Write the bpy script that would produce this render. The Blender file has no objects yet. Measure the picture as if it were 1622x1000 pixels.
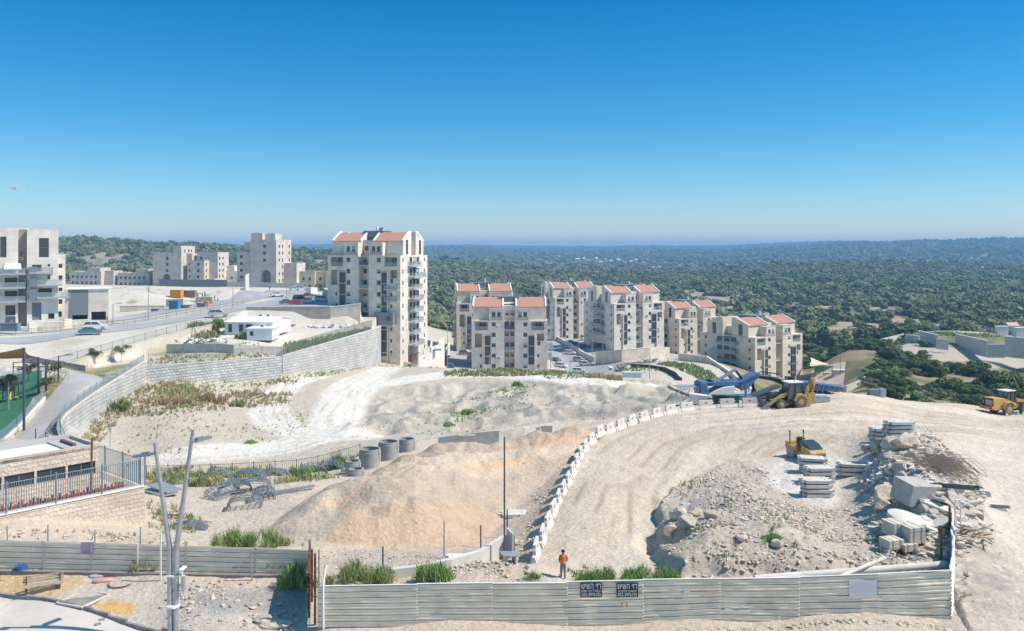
import bpy, math, random
import numpy as np
from mathutils import Vector, Matrix, noise as mnoise
R = math.radians
random.seed(7)
SC = bpy.context.scene
COL = SC.collection
F = 1400.0      # focal length in pixels of the 1622 px wide photograph
CZ = 20.0       # eye height above the site
CX, HY = 811.0, 395.0

# ------------------------------------------------------------------ camera, sky, sun, exposure
cam = bpy.data.cameras.new('camera')
camo = bpy.data.objects.new('camera', cam); COL.objects.link(camo)
cam.sensor_width = 36.0
cam.lens = F / 1622.0 * 36.0
cam.shift_y = -(500.0 - HY) / 1622.0
cam.clip_start = 0.5; cam.clip_end = 40000
camo.location = (0, 0, CZ); camo.rotation_euler = (R(90), 0, 0)
SC.camera = camo
SUN_AZ, SUN_EL = R(-5.0), R(50.0)     # azimuth measured from +X towards +Y
world = bpy.data.worlds.new("World"); SC.world = world; world.use_nodes = True
wn = world.node_tree; wn.nodes.clear()
sky = wn.nodes.new('ShaderNodeTexSky'); sky.sky_type = 'NISHITA'; sky.sun_disc = False
sky.sun_elevation = SUN_EL; sky.sun_rotation = R(90) - SUN_AZ
sky.altitude = 300; sky.air_density = 1.0; sky.dust_density = 0.1; sky.ozone_density = 4.0
bg = wn.nodes.new('ShaderNodeBackground'); bg.inputs[1].default_value = 0.16
hs = wn.nodes.new('ShaderNodeHueSaturation'); hs.inputs['Saturation'].default_value = 1.25
hs.inputs['Hue'].default_value = 0.492
wo = wn.nodes.new('ShaderNodeOutputWorld')
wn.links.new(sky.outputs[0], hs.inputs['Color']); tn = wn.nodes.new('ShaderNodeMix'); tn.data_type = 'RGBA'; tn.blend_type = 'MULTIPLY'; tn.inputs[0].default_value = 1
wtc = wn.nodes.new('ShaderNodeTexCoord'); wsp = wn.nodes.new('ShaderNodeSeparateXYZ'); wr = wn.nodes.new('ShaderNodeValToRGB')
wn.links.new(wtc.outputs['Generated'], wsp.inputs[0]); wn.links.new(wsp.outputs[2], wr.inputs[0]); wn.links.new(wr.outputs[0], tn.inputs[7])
cr_ = wr.color_ramp; cr_.elements[0].position = 0.0; cr_.elements[0].color = (.60, .57, .62, 1); cr_.elements[1].position = 1.0; cr_.elements[1].color = (1.9, 1.2, .85, 1)  # tint of the unseen upper sky is raised to add ambient fill
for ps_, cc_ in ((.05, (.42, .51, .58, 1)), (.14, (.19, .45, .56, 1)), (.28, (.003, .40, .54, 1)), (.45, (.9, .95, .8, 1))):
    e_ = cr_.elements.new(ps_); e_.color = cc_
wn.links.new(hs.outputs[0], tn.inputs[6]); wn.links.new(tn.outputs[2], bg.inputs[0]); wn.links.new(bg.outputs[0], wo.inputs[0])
sl = bpy.data.lights.new('sun', 'SUN'); sl.energy = 4.1; sl.angle = R(0.53); sl.color = (1.0, 0.90, 0.78)
so = bpy.data.objects.new('sun', sl); COL.objects.link(so)
sdir = Vector((math.cos(SUN_EL) * math.cos(SUN_AZ), math.cos(SUN_EL) * math.sin(SUN_AZ), math.sin(SUN_EL)))
so.rotation_euler = sdir.to_track_quat('Z', 'Y').to_euler()
SC.view_settings.view_transform = 'Standard'; SC.view_settings.look = 'None'
SC.view_settings.exposure = 0.53; SC.view_settings.gamma = 1
SC.render.engine = 'CYCLES'
SC.cycles.max_bounces = 6; SC.cycles.diffuse_bounces = 3; SC.cycles.transparent_max_bounces = 10
SC.cycles.volume_bounces = 0; SC.cycles.use_denoising = True

# ------------------------------------------------------------------ helpers
def P(px, py, D): return Vector(((px - CX) / F * D, D, CZ - (py - HY) / F * D))
def XY(px, D): return ((px - CX) / F * D, D)

MATS = {}
def mat(name, col, rough=0.85, ns=0, amp=0.15, bump=0.0, metal=0.0, alpha=1.0, spec=0.3, col2=None, bs=None, detail=5, dist=0.1):
    if name in MATS: return MATS[name]
    m = bpy.data.materials.new(name); m.use_nodes = True; MATS[name] = m
    nt = m.node_tree; b = nt.nodes['Principled BSDF']
    b.inputs['Base Color'].default_value = (*col, 1); b.inputs['Roughness'].default_value = rough
    b.inputs['Metallic'].default_value = metal; b.inputs['Alpha'].default_value = alpha
    b.inputs['Specular IOR Level'].default_value = spec
    if ns:
        tc = nt.nodes.new('ShaderNodeTexCoord'); n = nt.nodes.new('ShaderNodeTexNoise')
        n.inputs['Scale'].default_value = ns; n.inputs['Detail'].default_value = detail; n.inputs['Roughness'].default_value = 0.65
        nt.links.new(tc.outputs['Object'], n.inputs['Vector'])
        mr = nt.nodes.new('ShaderNodeMapRange'); mr.inputs[1].default_value = 0.3; mr.inputs[2].default_value = 0.7
        nt.links.new(n.outputs['Fac'], mr.inputs[0])
        mx = nt.nodes.new('ShaderNodeMix'); mx.data_type = 'RGBA'
        c2 = col2 or tuple(max(0, c * (1 - 2 * amp)) for c in col)
        c1 = col if col2 else tuple(min(1, c * (1 + amp)) for c in col)
        mx.inputs[6].default_value = (*c2, 1); mx.inputs[7].default_value = (*c1, 1)
        nt.links.new(mr.outputs[0], mx.inputs[0]); nt.links.new(mx.outputs[2], b.inputs['Base Color'])
        if bump:
            bp = nt.nodes.new('ShaderNodeBump'); bp.inputs['Strength'].default_value = bump; bp.inputs['Distance'].default_value = dist
            n2 = n
            if bs:
                n2 = nt.nodes.new('ShaderNodeTexNoise'); n2.inputs['Scale'].default_value = bs; n2.inputs['Detail'].default_value = 4
                nt.links.new(tc.outputs['Object'], n2.inputs['Vector'])
            nt.links.new(n2.outputs['Fac'], bp.inputs['Height']); nt.links.new(bp.outputs[0], b.inputs['Normal'])
    return m

def stone_mat(name, col, bw, bh, mortar, amp=0.12, rough=0.9, bump=0.5, dist=0.03, msize=0.02):
    """coursed stone: brick texture on object coordinates, wrapped round vertical walls"""
    if name in MATS: return MATS[name]
    m = mat(name, col, rough); nt = m.node_tree; b = nt.nodes['Principled BSDF']
    tc = nt.nodes.new('ShaderNodeTexCoord'); sp = nt.nodes.new('ShaderNodeSeparateXYZ'); nt.links.new(tc.outputs['Object'], sp.inputs[0])
    ge = nt.nodes.new('ShaderNodeNewGeometry')
    ad = nt.nodes.new('ShaderNodeMath'); ad.operation = 'ADD'; nt.links.new(sp.outputs[0], ad.inputs[0]); nt.links.new(sp.outputs[1], ad.inputs[1])
    cb = nt.nodes.new('ShaderNodeCombineXYZ'); nt.links.new(ad.outputs[0], cb.inputs[0]); nt.links.new(sp.outputs[2], cb.inputs[1])
    br = nt.nodes.new('ShaderNodeTexBrick'); br.inputs['Scale'].default_value = 1.0
    br.inputs['Brick Width'].default_value = bw; br.inputs['Row Height'].default_value = bh; br.inputs['Mortar Size'].default_value = msize
    br.inputs['Color1'].default_value = (*[c * (1 + amp) for c in col], 1); br.inputs['Color2'].default_value = (*[c * (1 - amp) for c in col], 1)
    br.inputs['Mortar'].default_value = (*mortar, 1); nt.links.new(cb.outputs[0], br.inputs['Vector'])
    n = nt.nodes.new('ShaderNodeTexNoise'); n.inputs['Scale'].default_value = 0.35; n.inputs['Detail'].default_value = 6
    nt.links.new(tc.outputs['Object'], n.inputs['Vector'])
    mr = nt.nodes.new('ShaderNodeMapRange'); mr.inputs[1].default_value = 0.3; mr.inputs[2].default_value = 0.7; mr.inputs[3].default_value = 0.80; mr.inputs[4].default_value = 1.10
    nt.links.new(n.outputs['Fac'], mr.inputs[0])
    mu = nt.nodes.new('ShaderNodeVectorMath'); mu.operation = 'SCALE'
    nt.links.new(br.outputs['Color'], mu.inputs[0]); nt.links.new(mr.outputs[0], mu.inputs['Scale'])
    nt.links.new(mu.outputs[0], b.inputs['Base Color'])
    n2 = nt.nodes.new('ShaderNodeTexNoise'); n2.inputs['Scale'].default_value = 6; n2.inputs['Detail'].default_value = 4
    nt.links.new(tc.outputs['Object'], n2.inputs['Vector'])
    sb = nt.nodes.new('ShaderNodeMath'); sb.operation = 'MULTIPLY_ADD'; sb.inputs[1].default_value = -1.5
    nt.links.new(br.outputs['Fac'], sb.inputs[0]); nt.links.new(n2.outputs['Fac'], sb.inputs[2])
    bp = nt.nodes.new('ShaderNodeBump'); bp.inputs['Strength'].default_value = bump; bp.inputs['Distance'].default_value = dist
    nt.links.new(sb.outputs[0], bp.inputs['Height']); nt.links.new(bp.outputs[0], b.inputs['Normal'])
    return m

class MB:
    def __init__(s): s.v = []; s.f = []; s.m = []; s.M = None
    def add(s, vs, fs, mi=0):
        o = len(s.v)
        if s.M is not None: vs = [s.M @ Vector(p) for p in vs]
        s.v += [tuple(p) for p in vs]; s.f += [tuple(i + o for i in f) for f in fs]; s.m += [mi] * len(fs)
    def quad(s, a, b, c, d, mi=0): s.add([a, b, c, d], [(0, 1, 2, 3)], mi)
    def box(s, x0, x1, y0, y1, z0, z1, mi=0):
        s.add([(x0, y0, z0), (x1, y0, z0), (x1, y1, z0), (x0, y1, z0), (x0, y0, z1), (x1, y0, z1), (x1, y1, z1), (x0, y1, z1)],
              [(0, 3, 2, 1), (4, 5, 6, 7), (0, 1, 5, 4), (1, 2, 6, 5), (2, 3, 7, 6), (3, 0, 4, 7)], mi)
    def obox(s, c, size, rz=0, mi=0, rx=0, ry=0):
        hx, hy, hz = size[0] / 2, size[1] / 2, size[2] / 2
        T = Matrix.Translation(c) @ Matrix.Rotation(rz, 4, 'Z') @ Matrix.Rotation(ry, 4, 'Y') @ Matrix.Rotation(rx, 4, 'X')
        vs = [T @ Vector(p) for p in [(-hx, -hy, -hz), (hx, -hy, -hz), (hx, hy, -hz), (-hx, hy, -hz), (-hx, -hy, hz), (hx, -hy, hz), (hx, hy, hz), (-hx, hy, hz)]]
        s.add(vs, [(0, 3, 2, 1), (4, 5, 6, 7), (0, 1, 5, 4), (1, 2, 6, 5), (2, 3, 7, 6), (3, 0, 4, 7)], mi)
    def extr(s, poly, vec, mi=0):
        """prism: planar polygon (3d points) swept along vec"""
        n = len(poly); vec = Vector(vec); a = [Vector(p) for p in poly]; b = [p + vec for p in a]
        nrm = Vector((0, 0, 0))
        for i in range(n): nrm += a[i].cross(a[(i + 1) % n])
        fs = [tuple(range(n)), tuple(range(2 * n - 1, n - 1, -1))] + [((i + 1) % n, i, n + i, n + (i + 1) % n) for i in range(n)]
        if nrm.dot(vec) > 0: fs = [tuple(reversed(f)) for f in fs]
        s.add(a + b, fs, mi)
    def prism(s, poly, z0, z1, mi=0): s.extr([(p[0], p[1], z0) for p in poly], (0, 0, z1 - z0), mi)
    def tube(s, p0, p1, r0, r1=None, n=8, mi=0, cap=True):
        r1 = r0 if r1 is None else r1
        p0 = Vector(p0); p1 = Vector(p1); d = (p1 - p0)
        if d.length < 1e-6: return
        q = d.to_track_quat('Z', 'Y'); vs = []
        for p, r in ((p0, r0), (p1, r1)):
            for k in range(n):
                a = 2 * math.pi * k / n; vs.append(p + q @ Vector((r * math.cos(a), r * math.sin(a), 0)))
        fs = [(k, (k + 1) % n, n + (k + 1) % n, n + k) for k in range(n)]
        if cap: fs += [tuple(range(n - 1, -1, -1)), tuple(range(n, 2 * n))]
        s.add(vs, fs, mi)
    def path(s, pts, r, n=6, mi=0):
        pts = [Vector(p) for p in pts]; vs = []
        for i, p in enumerate(pts):
            d = (pts[min(i + 1, len(pts) - 1)] - pts[max(i - 1, 0)]); q = d.to_track_quat('Z', 'Y')
            for k in range(n):
                a = 2 * math.pi * k / n; vs.append(p + q @ Vector((r * math.cos(a), r * math.sin(a), 0)))
        fs = []
        for i in range(len(pts) - 1):
            fs += [(i * n + k, i * n + (k + 1) % n, (i + 1) * n + (k + 1) % n, (i + 1) * n + k) for k in range(n)]
        fs += [tuple(range(n - 1, -1, -1)), tuple(range((len(pts) - 1) * n, len(pts) * n))]
        s.add(vs, fs, mi)
    def lathe(s, prof, c=(0, 0, 0), n=20, mi=0, axis='Z', closed=False):
        vs = []
        for r, z in prof:
            for k in range(n):
                a = 2 * math.pi * k / n; x, y = r * math.cos(a), r * math.sin(a)
                p = (x, y, z) if axis == 'Z' else ((z, x, y) if axis == 'X' else (y, z, x))
                vs.append((c[0] + p[0], c[1] + p[1], c[2] + p[2]))
        m = len(prof); fs = []
        for i in range(m if closed else m - 1):
            j = (i + 1) % m
            fs += [(i * n + k, i * n + (k + 1) % n, j * n + (k + 1) % n, j * n + k) for k in range(n)]
        if not closed: fs += [tuple(range(n - 1, -1, -1)), tuple(range((m - 1) * n, m * n))]
        s.add(vs, fs, mi)
    def mesh(s, name, mats, smooth=False):
        me = bpy.data.meshes.new(name); me.from_pydata(s.v, [], s.f)
        for m in mats: me.materials.append(m)
        if len(mats) > 1: me.polygons.foreach_set('material_index', s.m)
        if smooth:
            me.polygons.foreach_set('use_smooth', [True] * len(s.f))
            try: me.set_sharp_from_angle(angle=R(40))
            except Exception: pass
        me.update(); return me
    def build(s, name, mats, parent=None, smooth=False, loc=None, rz=0, bevel=0):
        if not isinstance(mats, (list, tuple)): mats = [mats]
        return link(name, s.mesh(name, mats, smooth), parent, loc, rz, bevel)

def link(name, me, parent=None, loc=None, rz=0, bevel=0):
    o = bpy.data.objects.new(name, me); COL.objects.link(o)
    if parent is not None: o.parent = parent
    if loc is not None: o.location = loc
    if rz: o.rotation_euler = (0, 0, rz)
    if bevel:
        b = o.modifiers.new('bevel', 'BEVEL'); b.width = bevel; b.segments = 2; b.limit_method = 'ANGLE'; b.angle_limit = R(50)
    return o
def tag(o, label=None, cat=None, group=None, kind=None):
    if label: o['label'] = label
    if cat: o['category'] = cat
    if group: o['group'] = group
    if kind: o['kind'] = kind
    return o
def thing(name, label, cat, loc=(0, 0, 0), rz=0, group=None):
    o = bpy.data.objects.new(name, None); COL.objects.link(o); o.location = loc; o.rotation_euler = (0, 0, rz)
    o.empty_display_size = 0.3
    return tag(o, label, cat, group)
def dup(root, loc, rz, label=None, group=None, scale=None):
    r = root.copy(); COL.objects.link(r); r.location = loc; r.rotation_euler = (0, 0, rz)
    if scale is not None: r.scale = (scale,) * 3 if isinstance(scale, (int, float)) else scale
    tag(r, label, None, group)
    for ch in list(root.children):
        c = ch.copy(); COL.objects.link(c); c.parent = r
        for g in ch.children:
            d = g.copy(); COL.objects.link(d); d.parent = c
    return r

# numpy noise
def _h(ix, iy, seed):
    n = (ix * 374761393 + iy * 668265263 + seed * 1442695041) & 0xFFFFFFFF
    n = ((n ^ (n >> 13)) * 1274126177) & 0xFFFFFFFF
    return ((n ^ (n >> 16)) & 0xFFFF) / 65535.0
def vn(x, y, seed=0):
    ix = np.floor(x).astype(np.int64); iy = np.floor(y).astype(np.int64); fx = x - ix; fy = y - iy
    fx = fx * fx * (3 - 2 * fx); fy = fy * fy * (3 - 2 * fy)
    a = _h(ix, iy, seed); b = _h(ix + 1, iy, seed); c = _h(ix, iy + 1, seed); d = _h(ix + 1, iy + 1, seed)
    return (a + (b - a) * fx) * (1 - fy) + (c + (d - c) * fx) * fy
def fbm(x, y, oct=4, seed=0, gain=0.5):
    s = 0; a = 1.0; t = 0
    for i in range(oct):
        s = s + a * vn(x * (2 ** i) + 17.3 * i, y * (2 ** i) - 9.1 * i, seed + i); t += a; a *= gain
    return s / t * 2 - 1
def ss(a, b, x): 
    t = np.clip((x - a) / (b - a), 0, 1); return t * t * (3 - 2 * t)
def sdpoly(x, y, poly):
    """signed distance, positive inside"""
    x = np.asarray(x, float); y = np.asarray(y, float)
    d = np.full(x.shape, 1e18); ins = np.zeros(x.shape, bool); n = len(poly)
    for i in range(n):
        ax, ay = poly[i]; bx, by = poly[(i + 1) % n]
        ex, ey = bx - ax, by - ay; wx, wy = x - ax, y - ay
        t = np.clip((wx * ex + wy * ey) / (ex * ex + ey * ey + 1e-12), 0, 1)
        d = np.minimum(d, (wx - ex * t) ** 2 + (wy - ey * t) ** 2)
        c = ((ay > y) != (by > y)) & (x < (bx - ax) * (y - ay) / ((by - ay) if by != ay else 1e-12) + ax)
        ins ^= c
    d = np.sqrt(d); return np.where(ins, d, -d)
def polyd(x, y, pts):
    """distance to a polyline, signed lateral offset and length along it"""
    best = np.full(x.shape, 1e18); lat = np.zeros(x.shape); al = np.zeros(x.shape); L = 0
    for i in range(len(pts) - 1):
        ax, ay = pts[i]; bx, by = pts[i + 1]; ex, ey = bx - ax, by - ay; l = math.hypot(ex, ey)
        wx, wy = x - ax, y - ay; t = np.clip((wx * ex + wy * ey) / (l * l), 0, 1)
        d = np.hypot(wx - ex * t, wy - ey * t); c = (ex * wy - ey * wx) / l
        k = d < best; best = np.where(k, d, best); lat = np.where(k, np.sign(c) * d, lat); al = np.where(k, L + t * l, al); L += l
    return best, lat, al
def foliage_mat(name, c1, c2, sc=.6):
    if name in MATS: return MATS[name]
    m = mat(name, c1, .9, ns=sc, col2=c2, spec=.1); nt = m.node_tree; b = nt.nodes['Principled BSDF']
    oi = nt.nodes.new('ShaderNodeObjectInfo'); mr = nt.nodes.new('ShaderNodeMapRange'); mr.inputs[3].default_value = .6; mr.inputs[4].default_value = 1.45; nt.links.new(oi.outputs['Random'], mr.inputs[0])
    l = b.inputs['Base Color'].links[0].from_socket; mu = nt.nodes.new('ShaderNodeVectorMath'); mu.operation = 'SCALE'; nt.links.new(l, mu.inputs[0]); nt.links.new(mr.outputs[0], mu.inputs['Scale']); nt.links.new(mu.outputs[0], b.inputs['Base Color']); return m
# ------------------------------------------------------------------ terrain heights
class RBF:
    def __init__(s, pts, c=0.6):
        # pts: (px, py, D) as seen in the photograph; ('z', px, D, z) gives the height directly
        A = []; z = []
        for p in pts:
            if p[0] == 'z': A.append((p[1] / 100, math.log(p[2]) * 6)); z.append(p[3])
            else: A.append((p[0] / 100, math.log(p[2]) * 6)); z.append(CZ - (p[1] - HY) / F * p[2])
        s.A = np.array(A); z = np.array(z); s.c = c; n = len(z)
        K = np.sqrt(((s.A[:, None] - s.A[None]) ** 2).sum(-1) + c * c)
        Pm = np.hstack([np.ones((n, 1)), s.A]); M = np.zeros((n + 3, n + 3)); M[:n, :n] = K + 0.02 * np.eye(n) * -1; M[:n, n:] = Pm; M[n:, :n] = Pm.T
        s.w = np.linalg.solve(M, np.concatenate([z, np.zeros(3)]))
    def __call__(s, x, y):
        y = np.maximum(y, 20); u = (x / y * F + CX) / 100; v = np.log(y) * 6; u = np.clip(u, -6, 23)
        out = s.w[-3] + s.w[-2] * u + s.w[-1] * v
        for (a, b), w in zip(s.A, s.w[:-3]): out = out + w * np.sqrt((u - a) ** 2 + (v - b) ** 2 + s.c ** 2)
        return out
BASE = RBF([
 # front strip, pavement and site entrance
 ('z',-250,36,0),('z',300,36,0),('z',811,36,0),('z',1300,36,0),('z',1850,36,0),
 ('z',-250,46,.05),('z',0,46,.05),('z',300,46,.05),('z',600,46.5,-.05),('z',900,46.5,0),('z',1200,46.5,.05),('z',1500,46.5,.1),('z',1622,47,.1),('z',1850,48,0),
 ('z',0,51.3,.1),('z',250,50.6,.1),('z',440,49.6,.1),
 ('z',0,54,1.2),('z',250,53,1.2),('z',440,52.3,.95),('z',560,52,.5),
 (0,835,57),(100,845,58),(200,850,60),(250,840,64),(300,850,62),(240,815,68),
 ('z',600,53,.35),('z',700,54,.4),('z',790,53.5,.2),(893,917,53.6),('z',1000,52,.05),('z',1150,51,.5),('z',1300,51,.7),('z',1420,51,.6),
 ('z',1560,52,.1),('z',1622,54,0),('z',1800,55,0),
 (700,872,60.5),(560,865,60),(760,868,62),(450,860,60),(380,850,62.5),
 # valley beside the barriers
 (820,850,65),(845,815,69.5),(868,785,75.5),(885,755,80),
 # barrier line and haul road at level 0
 ('z',851,59.5,-.1),('z',875,66,0),('z',893,72.7,0),('z',909,80,0),('z',930,90,0),('z',990,100,0),('z',1060,107,0),('z',1130,110,0),('z',1250,113,0),
 ('z',960,56,0),('z',1010,62,0),('z',1000,75,0),('z',1080,88,0),('z',1200,95,0),('z',1330,90,0),('z',1330,100,-.2),('z',1200,80,0),
 ('z',1290,71,0),('z',1250,75,0),('z',1340,72,0),('z',1350,80,0),('z',1250,84,0),
 # left slope of the soil mound, pipes
 (300,800,74),(400,800,74),(440,770,80),(350,762,88),(500,760,84),(260,770,84),
 # service fence gully and lower field
 (235,760,100),(350,756,100),(480,748,100),(560,728,101),(640,700,106),
 (190,730,104),(300,722,108),(400,705,115),(500,700,115),(590,690,118),(150,700,112),
 (175,700,117),(250,665,126),(350,655,135),(450,650,140),(540,645,143),(300,620,148),(240,612,150),
 (445,605,168),(400,620,158),(520,600,172),(590,582,200),(640,582,198),(560,590,190),
 # knoll
 (700,692,112),(800,680,114),(900,668,117),(960,662,119),(650,670,130),(750,655,140),(850,640,142),(950,640,138),(1050,640,125),
 (620,625,160),(700,603,175),(800,597,178),(900,600,172),(1000,607,165),(1060,612,160),(950,620,152),
 (700,583,190),(800,586,185),(900,592,180),
 # drop behind the crest
 ('z',700,225,-12),('z',800,230,-15),('z',600,240,-10.7),('z',640,250,-12.5),('z',900,225,-14),('z',1000,205,-10),
 ('z',700,268,-15.5),('z',800,262,-16.6),('z',800,320,-17),('z',700,320,-15),('z',550,260,-10),
 (960,598,240),(1050,590,235),(1080,606,215),(1130,608,190),(1000,582,262),(900,592,305),(940,580,315),(900,560,345),(885,540,380),
 ('z',980,330,-19),('z',1060,335,-21),('z',950,400,-19),(1080,575,285),(1150,590,270),
 # site edge to the right and the slope beyond
 (1130,632,122),(1200,627,128),(1320,622,127),(1380,627,128),(1450,637,129),(1530,640,132),(1622,652,135),(1750,665,138),
 (1450,660,112),(1580,658,123),(1622,672,112),(1622,700,97),(1500,690,95),(1750,700,97),
 (1622,750,79),(1622,850,61.5),(1750,850,61),
 ('z',1200,160,-9),('z',1320,150,-9),('z',1450,155,-12),('z',1622,160,-15),('z',1800,160,-15),
 ('z',1250,300,-28.5),('z',1320,290,-27),('z',1200,330,-24),('z',1300,350,-27),('z',1200,260,-24.5),('z',1320,240,-20),
 (1400,632,205),(1500,650,205),(1622,655,205),(1400,606,245),(1500,620,240),(1600,620,240),
 (1400,583,290),(1500,592,290),(1620,600,290),(1380,560,330),(1320,560,340),
 ('z',1450,335,-23),('z',1550,335,-25),('z',1622,335,-27),('z',1800,335,-29),
 (1470,527,385),(1560,527,395),(1622,535,395),(1800,540,395),(1420,540,380),
 (1300,545,430),(1100,550,430),(1200,545,430),(1500,530,440),(1622,540,440),(1850,545,440),
 # left plateau and back
 ('z',-200,150,2),('z',-200,100,0),('z',-200,60,2),('z',-200,75,2),('z',100,90,-2),('z',0,300,5),('z',300,300,4.5),('z',500,300,4.5),('z',-200,300,5),
 ('z',0,450,2),('z',300,450,.5),('z',480,450,-1),('z',600,450,-8),('z',700,450,-20),('z',800,450,-22),('z',950,460,-24),('z',-250,450,3),
])
YARD = RBF([(93,678,112),(60,690,108),(0,720,103),(-150,720,103),(0,640,128),(60,640,124),(118,648,118),(174,610,135),(228,577,150),(150,600,134),(90,583,141),(0,600,137),
 (230,578,160),(300,570,165),(445,567,173),(445,545,185),(590,526,206),(380,540,182),(300,548,180),(480,530,200),(215,570,163),(130,590,149),('z',560,225,1.2),('z',500,240,1.2),('z',-200,150,1.5),('z',0,150,1.6)])
STREET = RBF([(60,585,146),(120,572,151),(200,549,166),(300,522,186),(370,509,200),(0,560,150),(0,540,165),(0,525,182),(100,530,178),(-200,560,150),(-200,525,185),(60,520,199),
 (200,510,205),(300,492,228),(143,530,177),(380,480,255),(430,470,300),(480,460,350),(400,490,226),(480,486,240),(560,490,236),(520,474,270),(560,470,300),
 (250,480,262),(200,495,235),(300,476,275),(260,462,300),(190,470,290),(150,480,270),(100,460,330),('z',200,330,6),('z',300,340,5),('z',400,400,3),('z',0,260,4.5),
 ('z',-200,260,4.5),('z',0,400,3),('z',300,450,.6),('z',420,415,2),('z',500,420,2),('z',100,450,2),('z',550,450,0)])
def W(*a): return [XY(px, D) for px, D in a]
POLY_YARD = W((-260, 98), (60, 100), (100, 106), (93, 107), (89, 109), (90, 111), (98, 114), (113, 118), (136, 125), (170, 135), (225, 150.5), (300, 160), (445, 173), (590, 206), (597, 240), (597, 300), (-260, 300))
POLY_STREET = W((-260, 138), (30, 141), (60, 146), (120, 151), (200, 166), (300, 186), (370, 201), (388, 222), (480, 223), (566, 224), (575, 262), (600, 300), (610, 470), (-260, 470))
SCH0 = Vector((-27.0, 64.9)); SCH1 = Vector((-38.0, 52.7)); SDX = (SCH1 - SCH0).normalized(); SNX = Vector((-SDX.y, SDX.x))
if SNX.x > 0: SNX = -SNX
def sch(u, w): q = SCH0 + SDX * u + SNX * w; return (q.x, q.y)
POLY_SCHOOL = [sch(0.3, 0.3), sch(30, 0.3), sch(30, 26), sch(0.3, 26)]
# haul roads (world polylines), half width
TRACKS = [
 (W((620,200),(580,176),(552,160),(540,146),(534,134),(528,124),(505,118),(450,114),(380,112),(300,109)), 4.2),
 (W((1060,158),(980,163),(880,172),(780,180),(700,180),(640,176),(590,168)), 3.6),
 (W((500,176),(460,165),(432,152),(425,138),(445,127),(480,121),(530,119),(590,117)), 3.2),
]
HAUL = W((960,50),(985,62),(1010,76),(1060,90),(1130,99),(1250,104),(1420,106),(1622,104))
def ruts(lat, al):
    s = 0
    for i, o in enumerate((-11.5, -9.6, -7, -5.1, -2.2, -.3, 2.4, 4.3, 6.6, 8.5, 11, 12.9)):
        s = s + np.exp(-((lat - o - 1.3 * math.sin(i // 2 * 2.1) * np.sin(al / (8 + i // 2 * 2.3) + i // 2)) / .24) ** 2)
    return np.clip(s, 0, 1) * ss(-.35, .15, vn(al / 7, lat / 5, 77) * 2 - 1)
def bump2(x, y, cx, cy, rx, ry, h, a=0.0, p=1.0):
    c, s = math.cos(a), math.sin(a); dx, dy = x - cx, y - cy
    u = (dx * c + dy * s) / rx; v = (-dx * s + dy * c) / ry
    return h * np.exp(-(u * u + v * v) ** p)
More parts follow.
